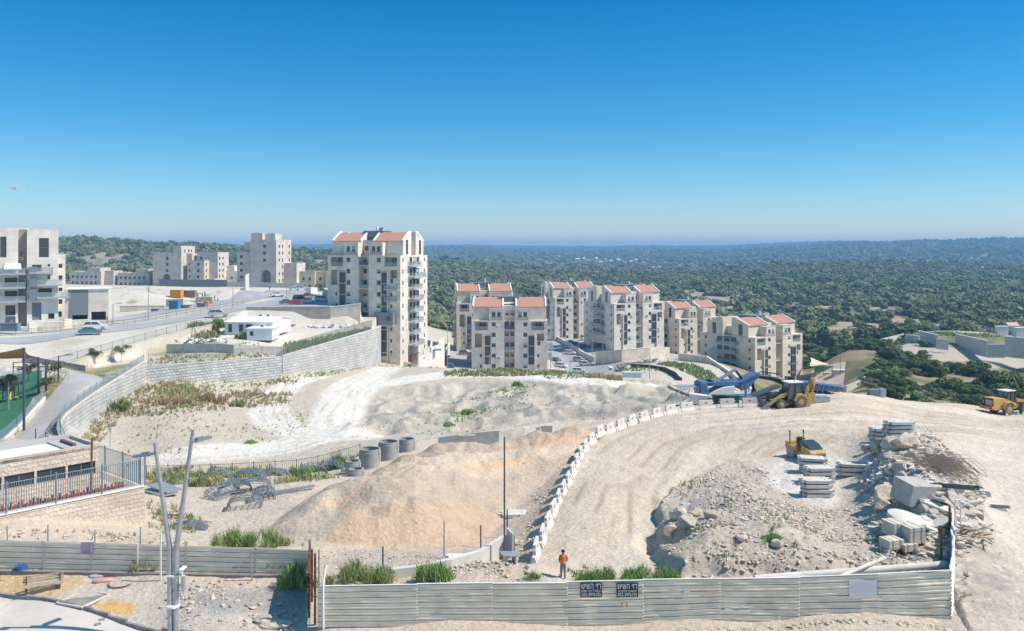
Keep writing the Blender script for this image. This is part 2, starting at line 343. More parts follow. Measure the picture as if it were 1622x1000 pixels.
# the soil mound: a heap with a sloping flat top, given by its plan outline and top heights
MOUND = [(-17.5,61.8),(-15,60.8),(-11,60.6),(-6,61),(-3,62.5),(-1.8,66),(-.6,71),(1.6,77),(5.2,83),(8.4,89),(9.6,94),(5,97.5),(-3,96),(-9,94),(-12.5,90),(-14.2,85),(-15.6,80),(-17,74),(-18,68)]
RIDGE = W((1500,51.5),(1475,56),(1455,62),(1440,68),(1430,75),(1425,82),(1420,90))
RUBBLE = [(p[0], p[1]) for p in W((1075,52.5),(1042,56),(1032,60),(1034,66),(1050,71),(1085,76),(1150,83),(1200,84),(1215,80),(1245,73),(1290,66.5),(1370,66),(1410,62),(1430,56),(1440,52.5))]
def hz(x, y, fine=True):
    """height of the ground sheet, arrays"""
    x = np.asarray(x, float); y = np.asarray(y, float)
    z = BASE(x, y)
    # soil mound
    near = (y < 110) & (y > 45)
    if near.any():
        d = sdpoly(x, y, MOUND); w = 1.1 * fbm(x / 5, y / 5, 3, 5); d = d + w * ss(0, 2, d + 1)
        top = 2.5 - 0.078 * np.maximum(y - 66, 0) + .45 * fbm(x / 7, y / 5, 3, 13) + .35 * fbm(x / 1.3, y / 5, 3, 17) - .06 * np.maximum(-9 - x, 0) + .25 * fbm(x / 3, y / 3, 3, 9)
        low = z; h = np.maximum(top - low, 0)
        m = np.minimum(h, np.maximum(d, 0) * (.44 + .14 * fbm(x / 2.5, y / 2.5, 3, 15)))
        mm = h - m; z = np.where(near, low + np.where(h > 0, m - .18 * np.exp(-(mm / .35) ** 2) * (m > .2), 0), z)
        z = z + near * (bump2(x, y, -8.6, 66.5, 1.3, 1.2, .65, 0, .7) + bump2(x, y, -4.5, 66.0, 2.2, 1.2, .35) + bump2(x, y, -14, 66.5, 3, 1.0, .5, .6) + bump2(x, y, 6.5, 93.5, 2.3, 1.3, 1.0, 0, .8) + bump2(x, y, 2.2, 92.5, 1.4, 1.1, .8, 0, .8))
        k_ = (y > 50) & (x > -2) & (x < 45)
        dh, lh, ah = polyd(x, y, HAUL); z = z - near * k_ * (dh < 14) * .06 * ruts(lh, ah)
        # rubble bank
        d = sdpoly(x, y, RUBBLE); d = d + 0.9 * fbm(x / 3, y / 3, 3, 21)
        step = ss(0, .8, d) * (.9 + .5 * fbm(x / 4, y / 4, 3, 33)) + ss(0, 5, d) * .7
        fade = ss(0, 1, (x * 0 + 22.5 - x) / 6)
        z = z + near * step * (0.35 + 0.65 * fade) * (1 - .75 * ss(68, 80, y))
        # cut hole on its left edge
        z = z - near * (bump2(x, y, 10.1, 59.2, 1.1, 2.2, 1.7, .35, 1.6) + bump2(x, y, 13.6, 62.2, 1.4, .6, .8, .3, 1.4))
        # debris ridge
        d, lat, al = polyd(x, y, RIDGE)
        hh = 1.0 + 2.3 * ss(2, 14, al) * (1 - .55 * ss(24, 38, al)); wl = 3.4 - .8 * np.tanh(lat / 1.5)
        z = z + near * hh * np.exp(-(d / wl) ** 2) * (1 + .25 * fbm(x / 1.5, y / 1.5, 3, 41))
        # fresh spoil by the low wall and the fence corner
        z = z + near * (bump2(x, y, -1.3, 54.6, 2.0, 1.0, .55) + bump2(x, y, 1.3, 54.3, 1.2, .9, .35))
    # knoll gullies and benches
    kn = ss(112, 124, y) * (1 - ss(165, 175, y)) * ss(-26, -20, x) * (1 - ss(34, 44, x))
    z = z + kn * (.8 * fbm(x / 7 + y / 30, y / 5, 4, 51) - 1.6 * np.abs(fbm(x / 6, y / 14, 4, 61)) + .9 * ss(.0, .15, fbm(x / 16, y / 8, 3, 67)))
    # platforms
    dy = sdpoly(x, y, POLY_YARD); z = np.where(dy > -.4, z + (YARD(x, y) - z) * ss(-.4, 0, dy), z)
    dt = sdpoly(x, y, POLY_STREET); z = np.where(dt > -.4, z + (STREET(x, y) - z) * ss(-.4, 0, dt), z)
    dc = sdpoly(x, y, POLY_SCHOOL); z = np.where(dc > -.4, z + (2.6 - z) * ss(-.4, 0, dc), z)
    # berms on the street plateau
    bb = ss(0, 3, dt)
    z = z + bb * (bump2(x, y, -118, 262, 22, 12, 3.5, .1, 1.3) + bump2(x, y, -98, 290, 20, 8, 3.0, 0, 1.2)) * (1 + .3 * fbm(x / 6, y / 6, 3, 71))
    if fine:
        nat = (1 - ss(-.5, 1.0, dy)) * (1 - ss(-.5, 1.0, dc))
        z = z + nat * (.12 * fbm(x / 2.2, y / 2.2, 3, 81) + .07 * fbm(x / .6, y / .6, 3, 83)) * ss(50, 53, y) * (y < 700)
        z = z + .02 * fbm(x / .7, y / .7, 2, 85) 
    return z
def g1(x, y): return float(hz(np.array([x]), np.array([y]), False)[0])
def G(px, py, lo=42, hi=650):
    """where the sight line of a photo pixel meets the ground"""
    D = lo * np.exp(np.linspace(0, math.log(hi / lo), 1400)); x = (px - CX) / F * D; zr = CZ - (py - HY) / F * D
    b = zr < hz(x, D, False); i = int(np.argmax(b)) if b.any() else len(D) - 1
    return Vector((x[i], D[i], float(zr[i])))

# ------------------------------------------------------------------ ground sheet
def grid_mesh(name, X, Y, Z, mats, colr=None):
    nr, nc = X.shape; v = np.stack([X, Y, Z], -1).reshape(-1, 3).astype(np.float32)
    i = np.arange(nr * nc).reshape(nr, nc); q = np.stack([i[:-1, :-1], i[:-1, 1:], i[1:, 1:], i[1:, :-1]], -1).reshape(-1, 4)
    me = bpy.data.meshes.new(name); me.vertices.add(len(v)); me.vertices.foreach_set('co', v.ravel())
    me.loops.add(q.size); me.loops.foreach_set('vertex_index', q.ravel().astype(np.int32))
    me.polygons.add(len(q)); me.polygons.foreach_set('loop_start', np.arange(0, q.size, 4, dtype=np.int32))
    me.polygons.foreach_set('loop_total', np.full(len(q), 4, np.int32))
    for m in mats: me.materials.append(m)
    if colr is not None:
        a = me.color_attributes.new('soil', 'FLOAT_COLOR', 'POINT')
        c = np.concatenate([colr.reshape(-1, 3), np.ones((len(v), 1))], 1).astype(np.float32); a.data.foreach_set('color', c.ravel())
    me.update(calc_edges=True); me.polygons.foreach_set('use_smooth', np.ones(len(q), bool)); return me

def soil_colour(X, Y, Z):
    PX = X / Y * F + CX; PY = HY + (CZ - Z) / Y * F
    n1 = fbm(X / 6, Y / 6, 4, 101); n2 = fbm(X / 1.3, Y / 1.3, 4, 103); n3 = fbm(X / .45, Y / .45, 2, 105)
    jx = PX + 14 * fbm(X / 4, Y / 4, 3, 107); jy = PY + 7 * fbm(X / 4, Y / 4, 3, 109)
    C = np.empty(X.shape + (3,)); C[:] = (.58, .485, .395)
    def blend(c, w):
        w = np.clip(w, 0, 1)[..., None]; C[:] = C * (1 - w) + np.array(c) * w
    def zone(c, poly, soft=10, k=1.0, rough=0.0): 
        m = np.clip(sdpoly(jx, jy, poly) / soft + .5, 0, 1) * k
        if rough: m = m * ss(-rough, rough, n2 + n1)
        blend(c, m)
    # chalk field
    zone((.53, .465, .38), [(100,715),(160,640),(240,590),(600,570),(1060,600),(1080,645),(900,668),(690,700),(560,722),(230,758)], 12)
    kn = np.clip(sdpoly(jx, jy, [(560,665),(600,620),(720,598),(900,600),(1060,620),(1070,645),(900,672),(700,698),(580,690)]) / 10, 0, 1)
    blend((.45, .41, .345), kn * (.65 + .6 * n1 + .5 * n2)); blend((.60, .55, .47), kn * ss(.05, .4, fbm(X / 1.6, Y / 5, 4, 119)) * .7); blend((.33, .30, .25), kn * ss(.05, .35, fbm(X / 1.8 + Y / 9, Y / 6, 4, 129)) * .6); blend((.32, .30, .255), kn * ss(.15, .5, fbm(X / 5, Y / 1.6, 4, 111)) * .7)
    # haul tracks, pale and streaked along their length
    for pts, hw in TRACKS:
        d, lat, al = polyd(X, Y, pts); w = (1 - ss(hw * .75, hw * 1.2, d + .8 * n1)) * (Y > 104)
        blend((.72, .675, .60), w); s = fbm(lat * 1.6, al / 14, 3, 113); blend((.50, .46, .40), w * ss(.05, .5, s) * .6); blend((.46, .41, .34), w * ruts(lat, al) * .5)
    # orange soil
    mo = np.clip(sdpoly(X + .6 * n1, Y + .6 * n1, MOUND) / .8 + .6, 0, 1)
    blend((.50, .405, .32), mo); blend((.44, .325, .235), mo * ss(.0, .5, n1 + .4 * n2) * .8)
    blend((.36, .275, .215), mo * ss(.25, .6, fbm(X / 3.1, Y / 2.2, 3, 115)) * .7)
    d, lat, al = polyd(X, Y, [(-19, 63), (-13, 68), (-7.5, 77), (0, 84), (7, 89.5)]); w = (1 - ss(1.6, 3.2, d)) * mo
    blend((.60, .50, .40), w * .75); blend((.66, .42, .26), w * ss(.1, .4, fbm(lat * 1.5, al / 7, 3, 117)) * .7)
    zone((.58, .38, .25), [(880,690),(905,676),(940,684),(950,692),(900,703),(800,712),(800,705)], 6, .7)
    zone((.60, .40, .26), [(520,850),(560,800),(660,790),(760,800),(800,850),(700,872),(600,868)], 14, .45)
    zone((.36, .28, .22), [(585,800),(620,800),(618,818),(590,818)], 4, .8); zone((.38, .31, .25), [(612,770),(640,756),(650,775),(630,790)], 5, .8)
    # left strip near the pipes
    zone((.56, .48, .40), [(230,830),(235,780),(420,745),(470,775),(420,850),(300,860)], 14)
    zone((.46, .40, .34), [(440,850),(520,800),(540,830),(500,870)], 10, .5)
    # foot of the mound: pinkish grit
    zone((.47, .40, .34), [(500,900),(560,868),(800,872),(800,910),(600,930)], 12, .8)
    zone((.52, .42, .33), [(740,900),(830,740),(895,720),(860,880)], 10, .7)
    # main yard with curving wheel marks
    d, lat, al = polyd(X, Y, HAUL); w = (1 - ss(14, 24, d)) * (1 - mo) * ss(46, 52, Y) * (X > -1 + (Y - 56) * .12)
    s1 = fbm(lat * 1.1, al / 12, 4, 121); s2 = fbm(lat * .35, al / 30, 3, 123)
    blend((.66, .565, .465), w * ss(-.1, .5, s2) * .9); blend((.48, .39, .30), w * ss(.08, .45, s1) * .75); blend((.40, .32, .245), w * ruts(lat, al) * .75)
    zone((.42, .335, .26), [(1130,682),(1180,676),(1330,690),(1290,712),(1180,702),(1090,706),(1020,700)], 10, .5)
    zone((.40, .32, .25), [(1300,690),(1380,684),(1400,700),(1340,712)], 8, .5)
    zone((.39, .32, .26), [(975,770),(1010,755),(1025,760),(1000,775)], 8, .6)
    # right-hand road, pale
    zone((.64, .555, .47), [(1500,700),(1640,690),(1700,1010),(1500,1010),(1560,860)], 25, .9)
    dr, latr, alr = polyd(X, Y, [(26, 46), (29, 56), (33, 66), (36, 78), (38, 90), (30, 98), (20, 101)]); w = (1 - ss(5, 9, dr))
    blend((.50, .455, .41), w * ss(.05, .4, fbm(latr * 1.3, alr / 10, 3, 125)) * .7)
    # gravel bank and pad
    zone((.52, .44, .36), [(1030,910),(1030,830),(1090,760),(1170,730),(1220,760),(1300,800),(1400,810),(1440,900),(1300,915)], 12)
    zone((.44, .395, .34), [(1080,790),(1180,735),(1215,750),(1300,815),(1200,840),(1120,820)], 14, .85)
    zone((.62, .575, .52), [(1210,735),(1250,722),(1350,725),(1385,740),(1375,790),(1310,805),(1260,790),(1215,765)], 8)
    blend((.30, .27, .24), np.clip(sdpoly(X, Y, RUBBLE), 0, 1) * ss(.2, .6, n2) * .6)
    blend((.62, .58, .52), np.clip(sdpoly(X, Y, RUBBLE), 0, 1) * ss(.25, .6, n3) * .5)
    d, lat, al = polyd(X, Y, RIDGE); w = 1 - ss(3, 5.5, d); blend((.50, .43, .36), w); blend((.34, .31, .28), w * ss(.0, .5, n2)); blend((.66, .63, .6), w * ss(.2, .6, n3) * .6)
    # spoil in front, grey rubble and sand on the pavement
    zone((.56, .49, .42), [(0,935),(0,895),(500,935),(500,1010),(250,1010),(0,945)], 6)
    zone((.34, .33, .32), [(300,935),(470,930),(480,960),(430,970),(330,975)], 14, .8)
    zone((.62, .42, .19), [(-40,905),(130,915),(140,925),(90,945),(-40,935)], 8, .75)
    zone((.64, .40, .14), [(145,958),(185,952),(220,960),(215,975),(170,975)], 5, .9)
    # dry hillsides beyond the site edge
    far = ss(136, 146, Y) * ss(40, 52, X - (Y - 140) * .12)
    blend((.27, .215, .13), far); blend((.36, .29, .19), far * ss(.1, .5, n1)); blend((.12, .14, .06), far * ss(-.15, .25, fbm(X / 9, Y / 9, 3, 131)) * .8)
    zone((.45, .39, .32), [(1385,548),(1400,535),(1440,532),(1460,548),(1622,562),(1700,580),(1700,600),(1500,572),(1400,556)], 4, 1.0)
    zone((.58, .56, .50), [(1460,520),(1700,520),(1700,532),(1500,527)], 3, .6); zone((.20, .27, .10), [(1440,523),(1520,520),(1540,527),(1470,530)], 3, .8, .3)
    # plateau: street berms, yard litter, lawns
    pl = ss(-.5, 0, sdpoly(X, Y, POLY_YARD)); blend((.60, .55, .48), pl)
    g = pl * ss(0, 4, sdpoly(jx * 1.0, jy, [(70,588),(200,575),(228,572),(150,605),(110,590)])); blend((.26, .25, .12), g); blend((.34, .30, .17), g * ss(0, .4, n2))
    g = pl * np.clip(sdpoly(PX, PY, [(62,600),(92,590),(108,606),(100,622),(75,636),(60,640),(20,600)]) / 3, 0, 1); blend((.30, .26, .14), g); blend((.38, .30, .18), g * ss(0, .4, n2))
    g = pl * ss(0, 6, sdpoly(jx, jy, [(225,560),(240,545),(330,530),(360,545),(445,550),(445,566),(230,580)])); blend((.30, .29, .17), g * ss(-.3, .3, n1) * .8)
    st = ss(-.5, 0, sdpoly(X, Y, POLY_STREET)); blend((.58, .54, .47), st); blend((.45, .40, .30), st * ss(.1, .5, n1) * .6); blend((.22, .24, .12), st * ss(.3, .6, n1 + .4 * n2) * (Y > 240) * .7)
    # open ground among the buildings
    low = ss(205, 220, Y) * (X > -40) * (X < 75) * (1 - st); blend((.50, .46, .40), low * .8); blend((.56, .47, .36), low * ss(.1, .5, n1) * .7); blend((.24, .26, .12), low * ss(.3, .6, n2) * .6)
    wd = ss(395, 430, Y + 10 * n1) * (1 - st * (Y < 470)); blend((.16, .15, .09), wd); blend((.38, .30, .21), wd * ss(.14, .32, fbm(X / 22, Y / 34, 4, 211) + .25 * fbm(X / 120, Y / 200, 3, 213)))
    C *= (1 + .10 * n2 + .05 * n3)[..., None]
    return np.clip(C, .02, .85)

def soil_mat():
    m = mat('soil', (.5, .45, .4), 0.95, spec=.15); nt = m.node_tree; b = nt.nodes['Principled BSDF']
    at = nt.nodes.new('ShaderNodeAttribute'); at.attribute_name = 'soil'
    tc = nt.nodes.new('ShaderNodeTexCoord')
    n = nt.nodes.new('ShaderNodeTexNoise'); n.inputs['Scale'].default_value = 3.5; n.inputs['Detail'].default_value = 9; n.inputs['Roughness'].default_value = .72
    v = nt.nodes.new('ShaderNodeTexVoronoi'); v.inputs['Scale'].default_value = 2.6; v.inputs['Randomness'].default_value = 1
    for t in (n, v): nt.links.new(tc.outputs['Object'], t.inputs['Vector'])
    mr = nt.nodes.new('ShaderNodeMapRange'); mr.inputs[1].default_value = .25; mr.inputs[2].default_value = .75; mr.inputs[3].default_value = .74; mr.inputs[4].default_value = 1.22
    nt.links.new(n.outputs['Fac'], mr.inputs[0])
    mu = nt.nodes.new('ShaderNodeVectorMath'); mu.operation = 'SCALE'; nt.links.new(at.outputs['Color'], mu.inputs[0]); nt.links.new(mr.outputs[0], mu.inputs['Scale'])
    nt.links.new(mu.outputs[0], b.inputs['Base Color'])
    ad = nt.nodes.new('ShaderNodeMath'); ad.operation = 'MULTIPLY_ADD'; ad.inputs[1].default_value = -.35
    nt.links.new(v.outputs['Distance'], ad.inputs[0]); nt.links.new(n.outputs['Fac'], ad.inputs[2])
    bp = nt.nodes.new('ShaderNodeBump'); bp.inputs['Strength'].default_value = .9; bp.inputs['Distance'].default_value = .2
    nt.links.new(ad.outputs[0], bp.inputs['Height']); nt.links.new(bp.outputs[0], b.inputs['Normal'])
    return m
SOIL = soil_mat()
NR, NC = 700, 900
Dg = 33 * np.exp(np.linspace(0, math.log(700 / 33), NR)); PXg = np.linspace(-330, 1950, NC)
Yg = np.repeat(Dg[:, None], NC, 1); Xg = (PXg[None] - CX) / F * Yg

# far relief: rows of photographed skyline heights at a distance
HPX = [-330, 0, 130, 300, 500, 700, 900, 1100, 1250, 1350, 1450, 1622, 1950]
HROW = {
 560:  [440, 440, 440, 440, 455, 500, 505, 510, 512, 508, 505, 505, 510],
 700:  [450, 450, 450, 450, 455, 475, 480, 485, 484, 482, 480, 480, 480],
 950:  [432, 430, 428, 430, 438, 455, 458, 460, 460, 458, 458, 460, 460],
 1150: [400, 400, 398, 405, 420, 441, 445, 447, 446, 444, 444, 448, 448],
 1350: [386, 386, 382.5, 391, 400, 429, 436, 437, 433, 430, 431, 437, 438],
 1650: [398, 396, 394, 398, 401, 417, 430, 430, 420, 415.5, 418, 425, 428],
 1950: [410, 410, 410, 410, 408, 420, 434, 436, 430, 428, 430, 434, 436],
 2600: [412, 412, 412, 412, 408, 414, 422, 425, 425, 424, 424, 424, 424],
 3400: [404, 404, 404, 404, 403, 408, 411, 410, 407, 402, 400, 397, 396],
 4300: [400, 400, 400, 400, 401, 403, 403, 399, 395, 388.5, 384.5, 379.5, 378],
 5500: [398, 398, 398, 398, 397, 393, 397, 396, 391.5, 388, 391, 389, 388],
 7500: [396, 396, 394, 390, 391, 390.5, 391.5, 391.5, 387, 385, 389, 389, 389],
 9500: [394, 393, 389, 387, 390, 393, 393, 394, 393, 392, 392, 392, 392],
}
HD = sorted(HROW); HT = np.array([HROW[d] for d in HD], float)
def hills_z(x, y):
    px = np.clip(x / y * F + CX, HPX[0], HPX[-1]); lv = np.log(np.clip(y, HD[0], HD[-1])); ld = np.log(HD)
    j = np.clip(np.searchsorted(ld, lv) - 1, 0, len(HD) - 2); t = (lv - ld[j]) / (ld[j + 1] - ld[j]); t = t * t * (3 - 2 * t)
    a = np.stack([np.interp(px, HPX, r) for r in HT]) if False else None
    i = np.clip(np.searchsorted(HPX, px) - 1, 0, len(HPX) - 2); hp = np.array(HPX, float); s = (px - hp[i]) / (hp[i + 1] - hp[i]); s = s * s * (3 - 2 * s)
    v = (HT[j, i] * (1 - s) + HT[j, i + 1] * s) * (1 - t) + (HT[j + 1, i] * (1 - s) + HT[j + 1, i + 1] * s) * t
    return CZ - (v - HY) / F * y + .0022 * y * fbm(x / (30 + y * .05), y / (60 + y * .08), 4, 201)
def ground_z(x, y):
    z = hz(x, y); w = ss(460, 600, y); k = y > 455
    if k.any(): z = np.where(k, z * (1 - w) + hills_z(x, y) * w, z)
    return z
Zg = np.concatenate([ground_z(Xg[i:i + 50], Yg[i:i + 50]) for i in range(0, NR, 50)])
tag(link('ground', grid_mesh('ground', Xg, Yg, Zg, [SOIL], soil_colour(Xg, Yg, Zg))), kind='structure')
Dh = 690 * np.exp(np.linspace(0, math.log(9400 / 690), 330)); PXh = np.linspace(-330, 1950, 700)
Yh = np.repeat(Dh[:, None], 700, 1); Xh = (PXh[None] - CX) / F * Yh; Zh = hills_z(Xh, Yh)
Zh = Zh - .8 * (1 - ss(690, 705, Yh))
def hill_colour(X, Y, Z):
    C = np.empty(X.shape + (3,)); C[:] = (.075, .088, .042)
    a = fbm(X / 22, Y / 34, 4, 211); b = fbm(X / 120, Y / 200, 3, 213)
    w = ss(.12, .3, a + .25 * b)[..., None] * .8; C = C * (1 - w) + np.array((.37, .30, .22)) * w
    c = fbm(X / 8, Y / 12, 3, 215); C = C * (1 + .5 * c)[..., None]
    return np.clip(C, .01, .6)
tag(link('hills', grid_mesh('hills', Xh, Yh, Zh, [SOIL], hill_colour(Xh, Yh, Zh))), kind='structure')
# ------------------------------------------------------------------ common materials
STONE = stone_mat('pale_stone', (.73, .665, .585), 1.2, .42, (.62, .56, .48), .07, bump=.25, msize=.03)
STONE_W = stone_mat('warm_stone', (.72, .635, .52), 1.2, .42, (.54, .46, .36), .07, bump=.25, msize=.03)
STONE_G = stone_mat('grey_stone', (.47, .43, .37), .9, .35, (.40, .36, .31), .12, bump=.4, msize=.03)
BLOCK = stone_mat('big_white_blocks', (.54, .53, .51), 1.3, .55, (.43, .425, .41), .10, bump=1.0, dist=.15, msize=.06)
BLOCK_G = stone_mat('grey_blocks', (.55, .55, .54), 1.0, .5, (.27, .27, .27), .16, bump=1.0, dist=.12, msize=.05)
ROUGHSTONE = stone_mat('rough_stone', (.64, .54, .45), .75, .30, (.52, .42, .34), .09, bump=1.0, dist=.08, msize=.018)
CONC = mat('concrete', (.55, .53, .49), .9, ns=1.2, amp=.12, bump=.2, bs=9, dist=.02)
CONC_W = mat('white_concrete', (.62, .59, .54), .9, ns=.7, amp=.10, bump=.2, bs=9, dist=.02)
CREAM = mat('cream_concrete', (.62, .56, .47), .9, ns=.35, amp=.10)
CONC_D = mat('dark_concrete', (.27, .26, .26), .9, ns=1.0, amp=.2)
TILE = mat('red_roof_tile', (.50, .265, .195), .8, ns=2.5, amp=.12)
TRIM = mat('white_coping', (.78, .76, .72), .8)
GLASS = mat('dark_window_glass', (.035, .045, .055), .12, spec=.7)
FRAME = mat('window_frame', (.16, .17, .18), .5)
GREY = mat('grey_cladding', (.19, .22, .25), .6)
GREYB = mat('blue_grey_slab', (.38, .42, .46), .7)
RAILG = mat('glass_rail', (.30, .40, .40), .15, alpha=.55, spec=.6)
STEEL = mat('galvanised_steel', (.42, .44, .46), .45, metal=.5, ns=3, amp=.1)
STEEL_D = mat('dark_steel', (.10, .13, .15), .5, metal=.2)
BLUEFENCE = mat('blue_grey_fence', (.20, .27, .32), .5)
WHITE = mat('white_paint', (.78, .79, .79), .55, ns=.8, amp=.05)
PLASTER = mat('inner_plaster', (.55, .45, .34), .9)
WOODB = mat('brown_wood', (.30, .19, .11), .8, ns=4, amp=.25)
RUST = mat('rusty_steel', (.22, .10, .055), .8, ns=5, amp=.35, metal=.2)
ASPH = mat('pale_asphalt', (.40, .385, .385), .95, ns=.35, amp=.08, bump=.15, bs=14, dist=.01)
ASPH_D = mat('street_asphalt', (.36, .36, .375), .95, ns=.2, amp=.10)
PAVE = mat('pavement', (.52, .49, .46), .95, ns=.4, amp=.08)

# ------------------------------------------------------------------ roads draped on the ground
def strip(name, pts, hw, m, off=.05, step=2.0, nl=8, label=None, kind='structure'):
    """ribbon of ground: pts world xy, hw half width (number or list)"""
    P2 = [Vector(p) for p in pts]; L = [0]
    for a, b in zip(P2, P2[1:]): L.append(L[-1] + (b - a).length)
    n = max(2, int(L[-1] / step)); hwl = hw if isinstance(hw, list) else [hw] * len(P2)
    S = np.linspace(0, L[-1], n + 1); px = np.interp(S, L, [p.x for p in P2]); py = np.interp(S, L, [p.y for p in P2]); h = np.interp(S, L, hwl)
    k = 5
    for _ in range(2):
        px[1:-1] = (px[:-2] + px[2:] + 2 * px[1:-1]) / 4; py[1:-1] = (py[:-2] + py[2:] + 2 * py[1:-1]) / 4
    tx = np.gradient(px); ty = np.gradient(py); l = np.hypot(tx, ty); nx, ny = -ty / l, tx / l
    t = np.linspace(-1, 1, nl + 1); X = px[:, None] + nx[:, None] * h[:, None] * t; Y = py[:, None] + ny[:, None] * h[:, None] * t
    Z = hz(X, Y, False) + off
    o = link(name, grid_mesh(name, X, Y, Z, [m])); tag(o, label, kind=kind); return o, (px, py, nx, ny, h)
def patch(name, poly, m, off=.05, res=1.5, label=None, kind='structure'):
    """polygonal sheet of ground"""
    xs = [p[0] for p in poly]; ys = [p[1] for p in poly]
    nx = max(2, int((max(xs) - min(xs)) / res)); ny = max(2, int((max(ys) - min(ys)) / res))
    X, Y = np.meshgrid(np.linspace(min(xs), max(xs), nx + 1), np.linspace(min(ys), max(ys), ny + 1)); S = sdpoly(X, Y, poly)
    # pull outside grid vertices next to the outline onto it
    gx = (sdpoly(X + .05, Y, poly) - sdpoly(X - .05, Y, poly)) / .1; gy = (sdpoly(X, Y + .05, poly) - sdpoly(X, Y - .05, poly)) / .1
    rr = max((max(xs) - min(xs)) / nx, (max(ys) - min(ys)) / ny) * 1.5
    k = (S < 0) & (S > -rr); X = np.where(k, X - S * gx, X); Y = np.where(k, Y - S * gy, Y); ok = S > -rr
    Z = hz(X, Y, False) + off
    v = np.stack([X, Y, Z], -1).reshape(-1, 3); i = np.arange(X.size).reshape(X.shape); okf = ok
    f = []
    for r in range(ny):
        for c in range(nx):
            q = (i[r, c], i[r, c + 1], i[r + 1, c + 1], i[r + 1, c])
            if okf[r, c] and okf[r, c + 1] and okf[r + 1, c] and okf[r + 1, c + 1] and max(S[r, c], S[r, c + 1], S[r + 1, c], S[r + 1, c + 1]) > 0: f.append(tuple(int(a) for a in q))
    me = bpy.data.meshes.new(name); me.from_pydata([tuple(p) for p in v], [], f); me.materials.append(m); me.update()
    o = link(name, me); tag(o, label, kind=kind); return o
# curved footpath beside the playground
strip('path', W((-40,96),(20,98),(52,103),(72,110),(96,121),(126,128),(140,134),(132,139),(100,141),(55,141.5),(-40,139)), [3.5,3.6,3.6,3.4,3.2,3.2,3.0,2.4,2.2,2.2,2.2], ASPH, .06, 1.0)
# double carriageway on the left plateau
strip('street', W((-140,156),(0,164),(100,177),(200,191),(300,208),(390,232),(440,262),(470,300),(476,345)), [4.2]*9, ASPH_D, .07, 2.0)
strip('street', W((-140,178),(0,188),(100,201),(200,216),(300,240),(380,272),(425,305),(445,345)), [5]*8, ASPH_D, .07, 2.0)
patch('car_park', W((432,240),(570,238),(590,290),(520,300),(470,285)), ASPH_D, .08, 2.5)
strip('pavement', W((-140,170.5),(0,178),(100,190),(200,205),(300,225),(385,254)), [1.6]*6, PAVE, .10, 2.0)
# sunken street with parked cars
strip('street', W((960,278),(940,300),(925,325),(905,355),(890,390),(880,430)), [9,11,12,11,9,8], ASPH_D, .10, 3.0)
patch('forecourt', W((925,360),(985,338),(1085,318),(1080,350),(960,392),(925,385)), ASPH, .10, 3)
patch('forecourt', W((708,262),(745,262),(748,320),(705,320)), ASPH_D, .10, 3)
patch('forecourt', W((1285,262),(1330,262),(1340,318),(1285,330)), mat('dusty_yard', (.58, .46, .36), .95, ns=.3, amp=.1), .10, 3)
# street in front, bottom left
def kerbline(t): return Vector((-30.5 + t * 15.0, 51.0 - 5.3 * t))
KP = [(-45, 55.2), (-29.7, 50.75), (-26.4, 49.75), (-21.8, 47.9), (-17.2, 46.0), (-8, 42.2), (0, 39.5)]
fr = [(p[0], p[1]) for p in KP] + [(0, 30), (-60, 30), (-60, 55)]
patch('road', fr, mat('dusty_road', (.55, .50, .46), .95, ns=.8, amp=.06, bump=.2, bs=20, dist=.01), .035, .5)
kb = MB()
for a, b in zip(KP, KP[1:]):
    a = Vector(a); b = Vector(b); n = max(1, int((b - a).length / 1.0))
    for i in range(n):
        p = a.lerp(b, i / n); q = a.lerp(b, (i + .985) / n); d = (q - p).normalized(); nn = Vector((-d.y, d.x)) * .09
        z = max(g1(p.x, p.y), g1(q.x, q.y))
        kb.prism([(p - nn)[:], (q - nn)[:], (q + nn)[:], (p + nn)[:]], z - .1, z + .17, 0)
kb.build('kerb', [CONC_D], bevel=.015)['kind'] = 'structure'

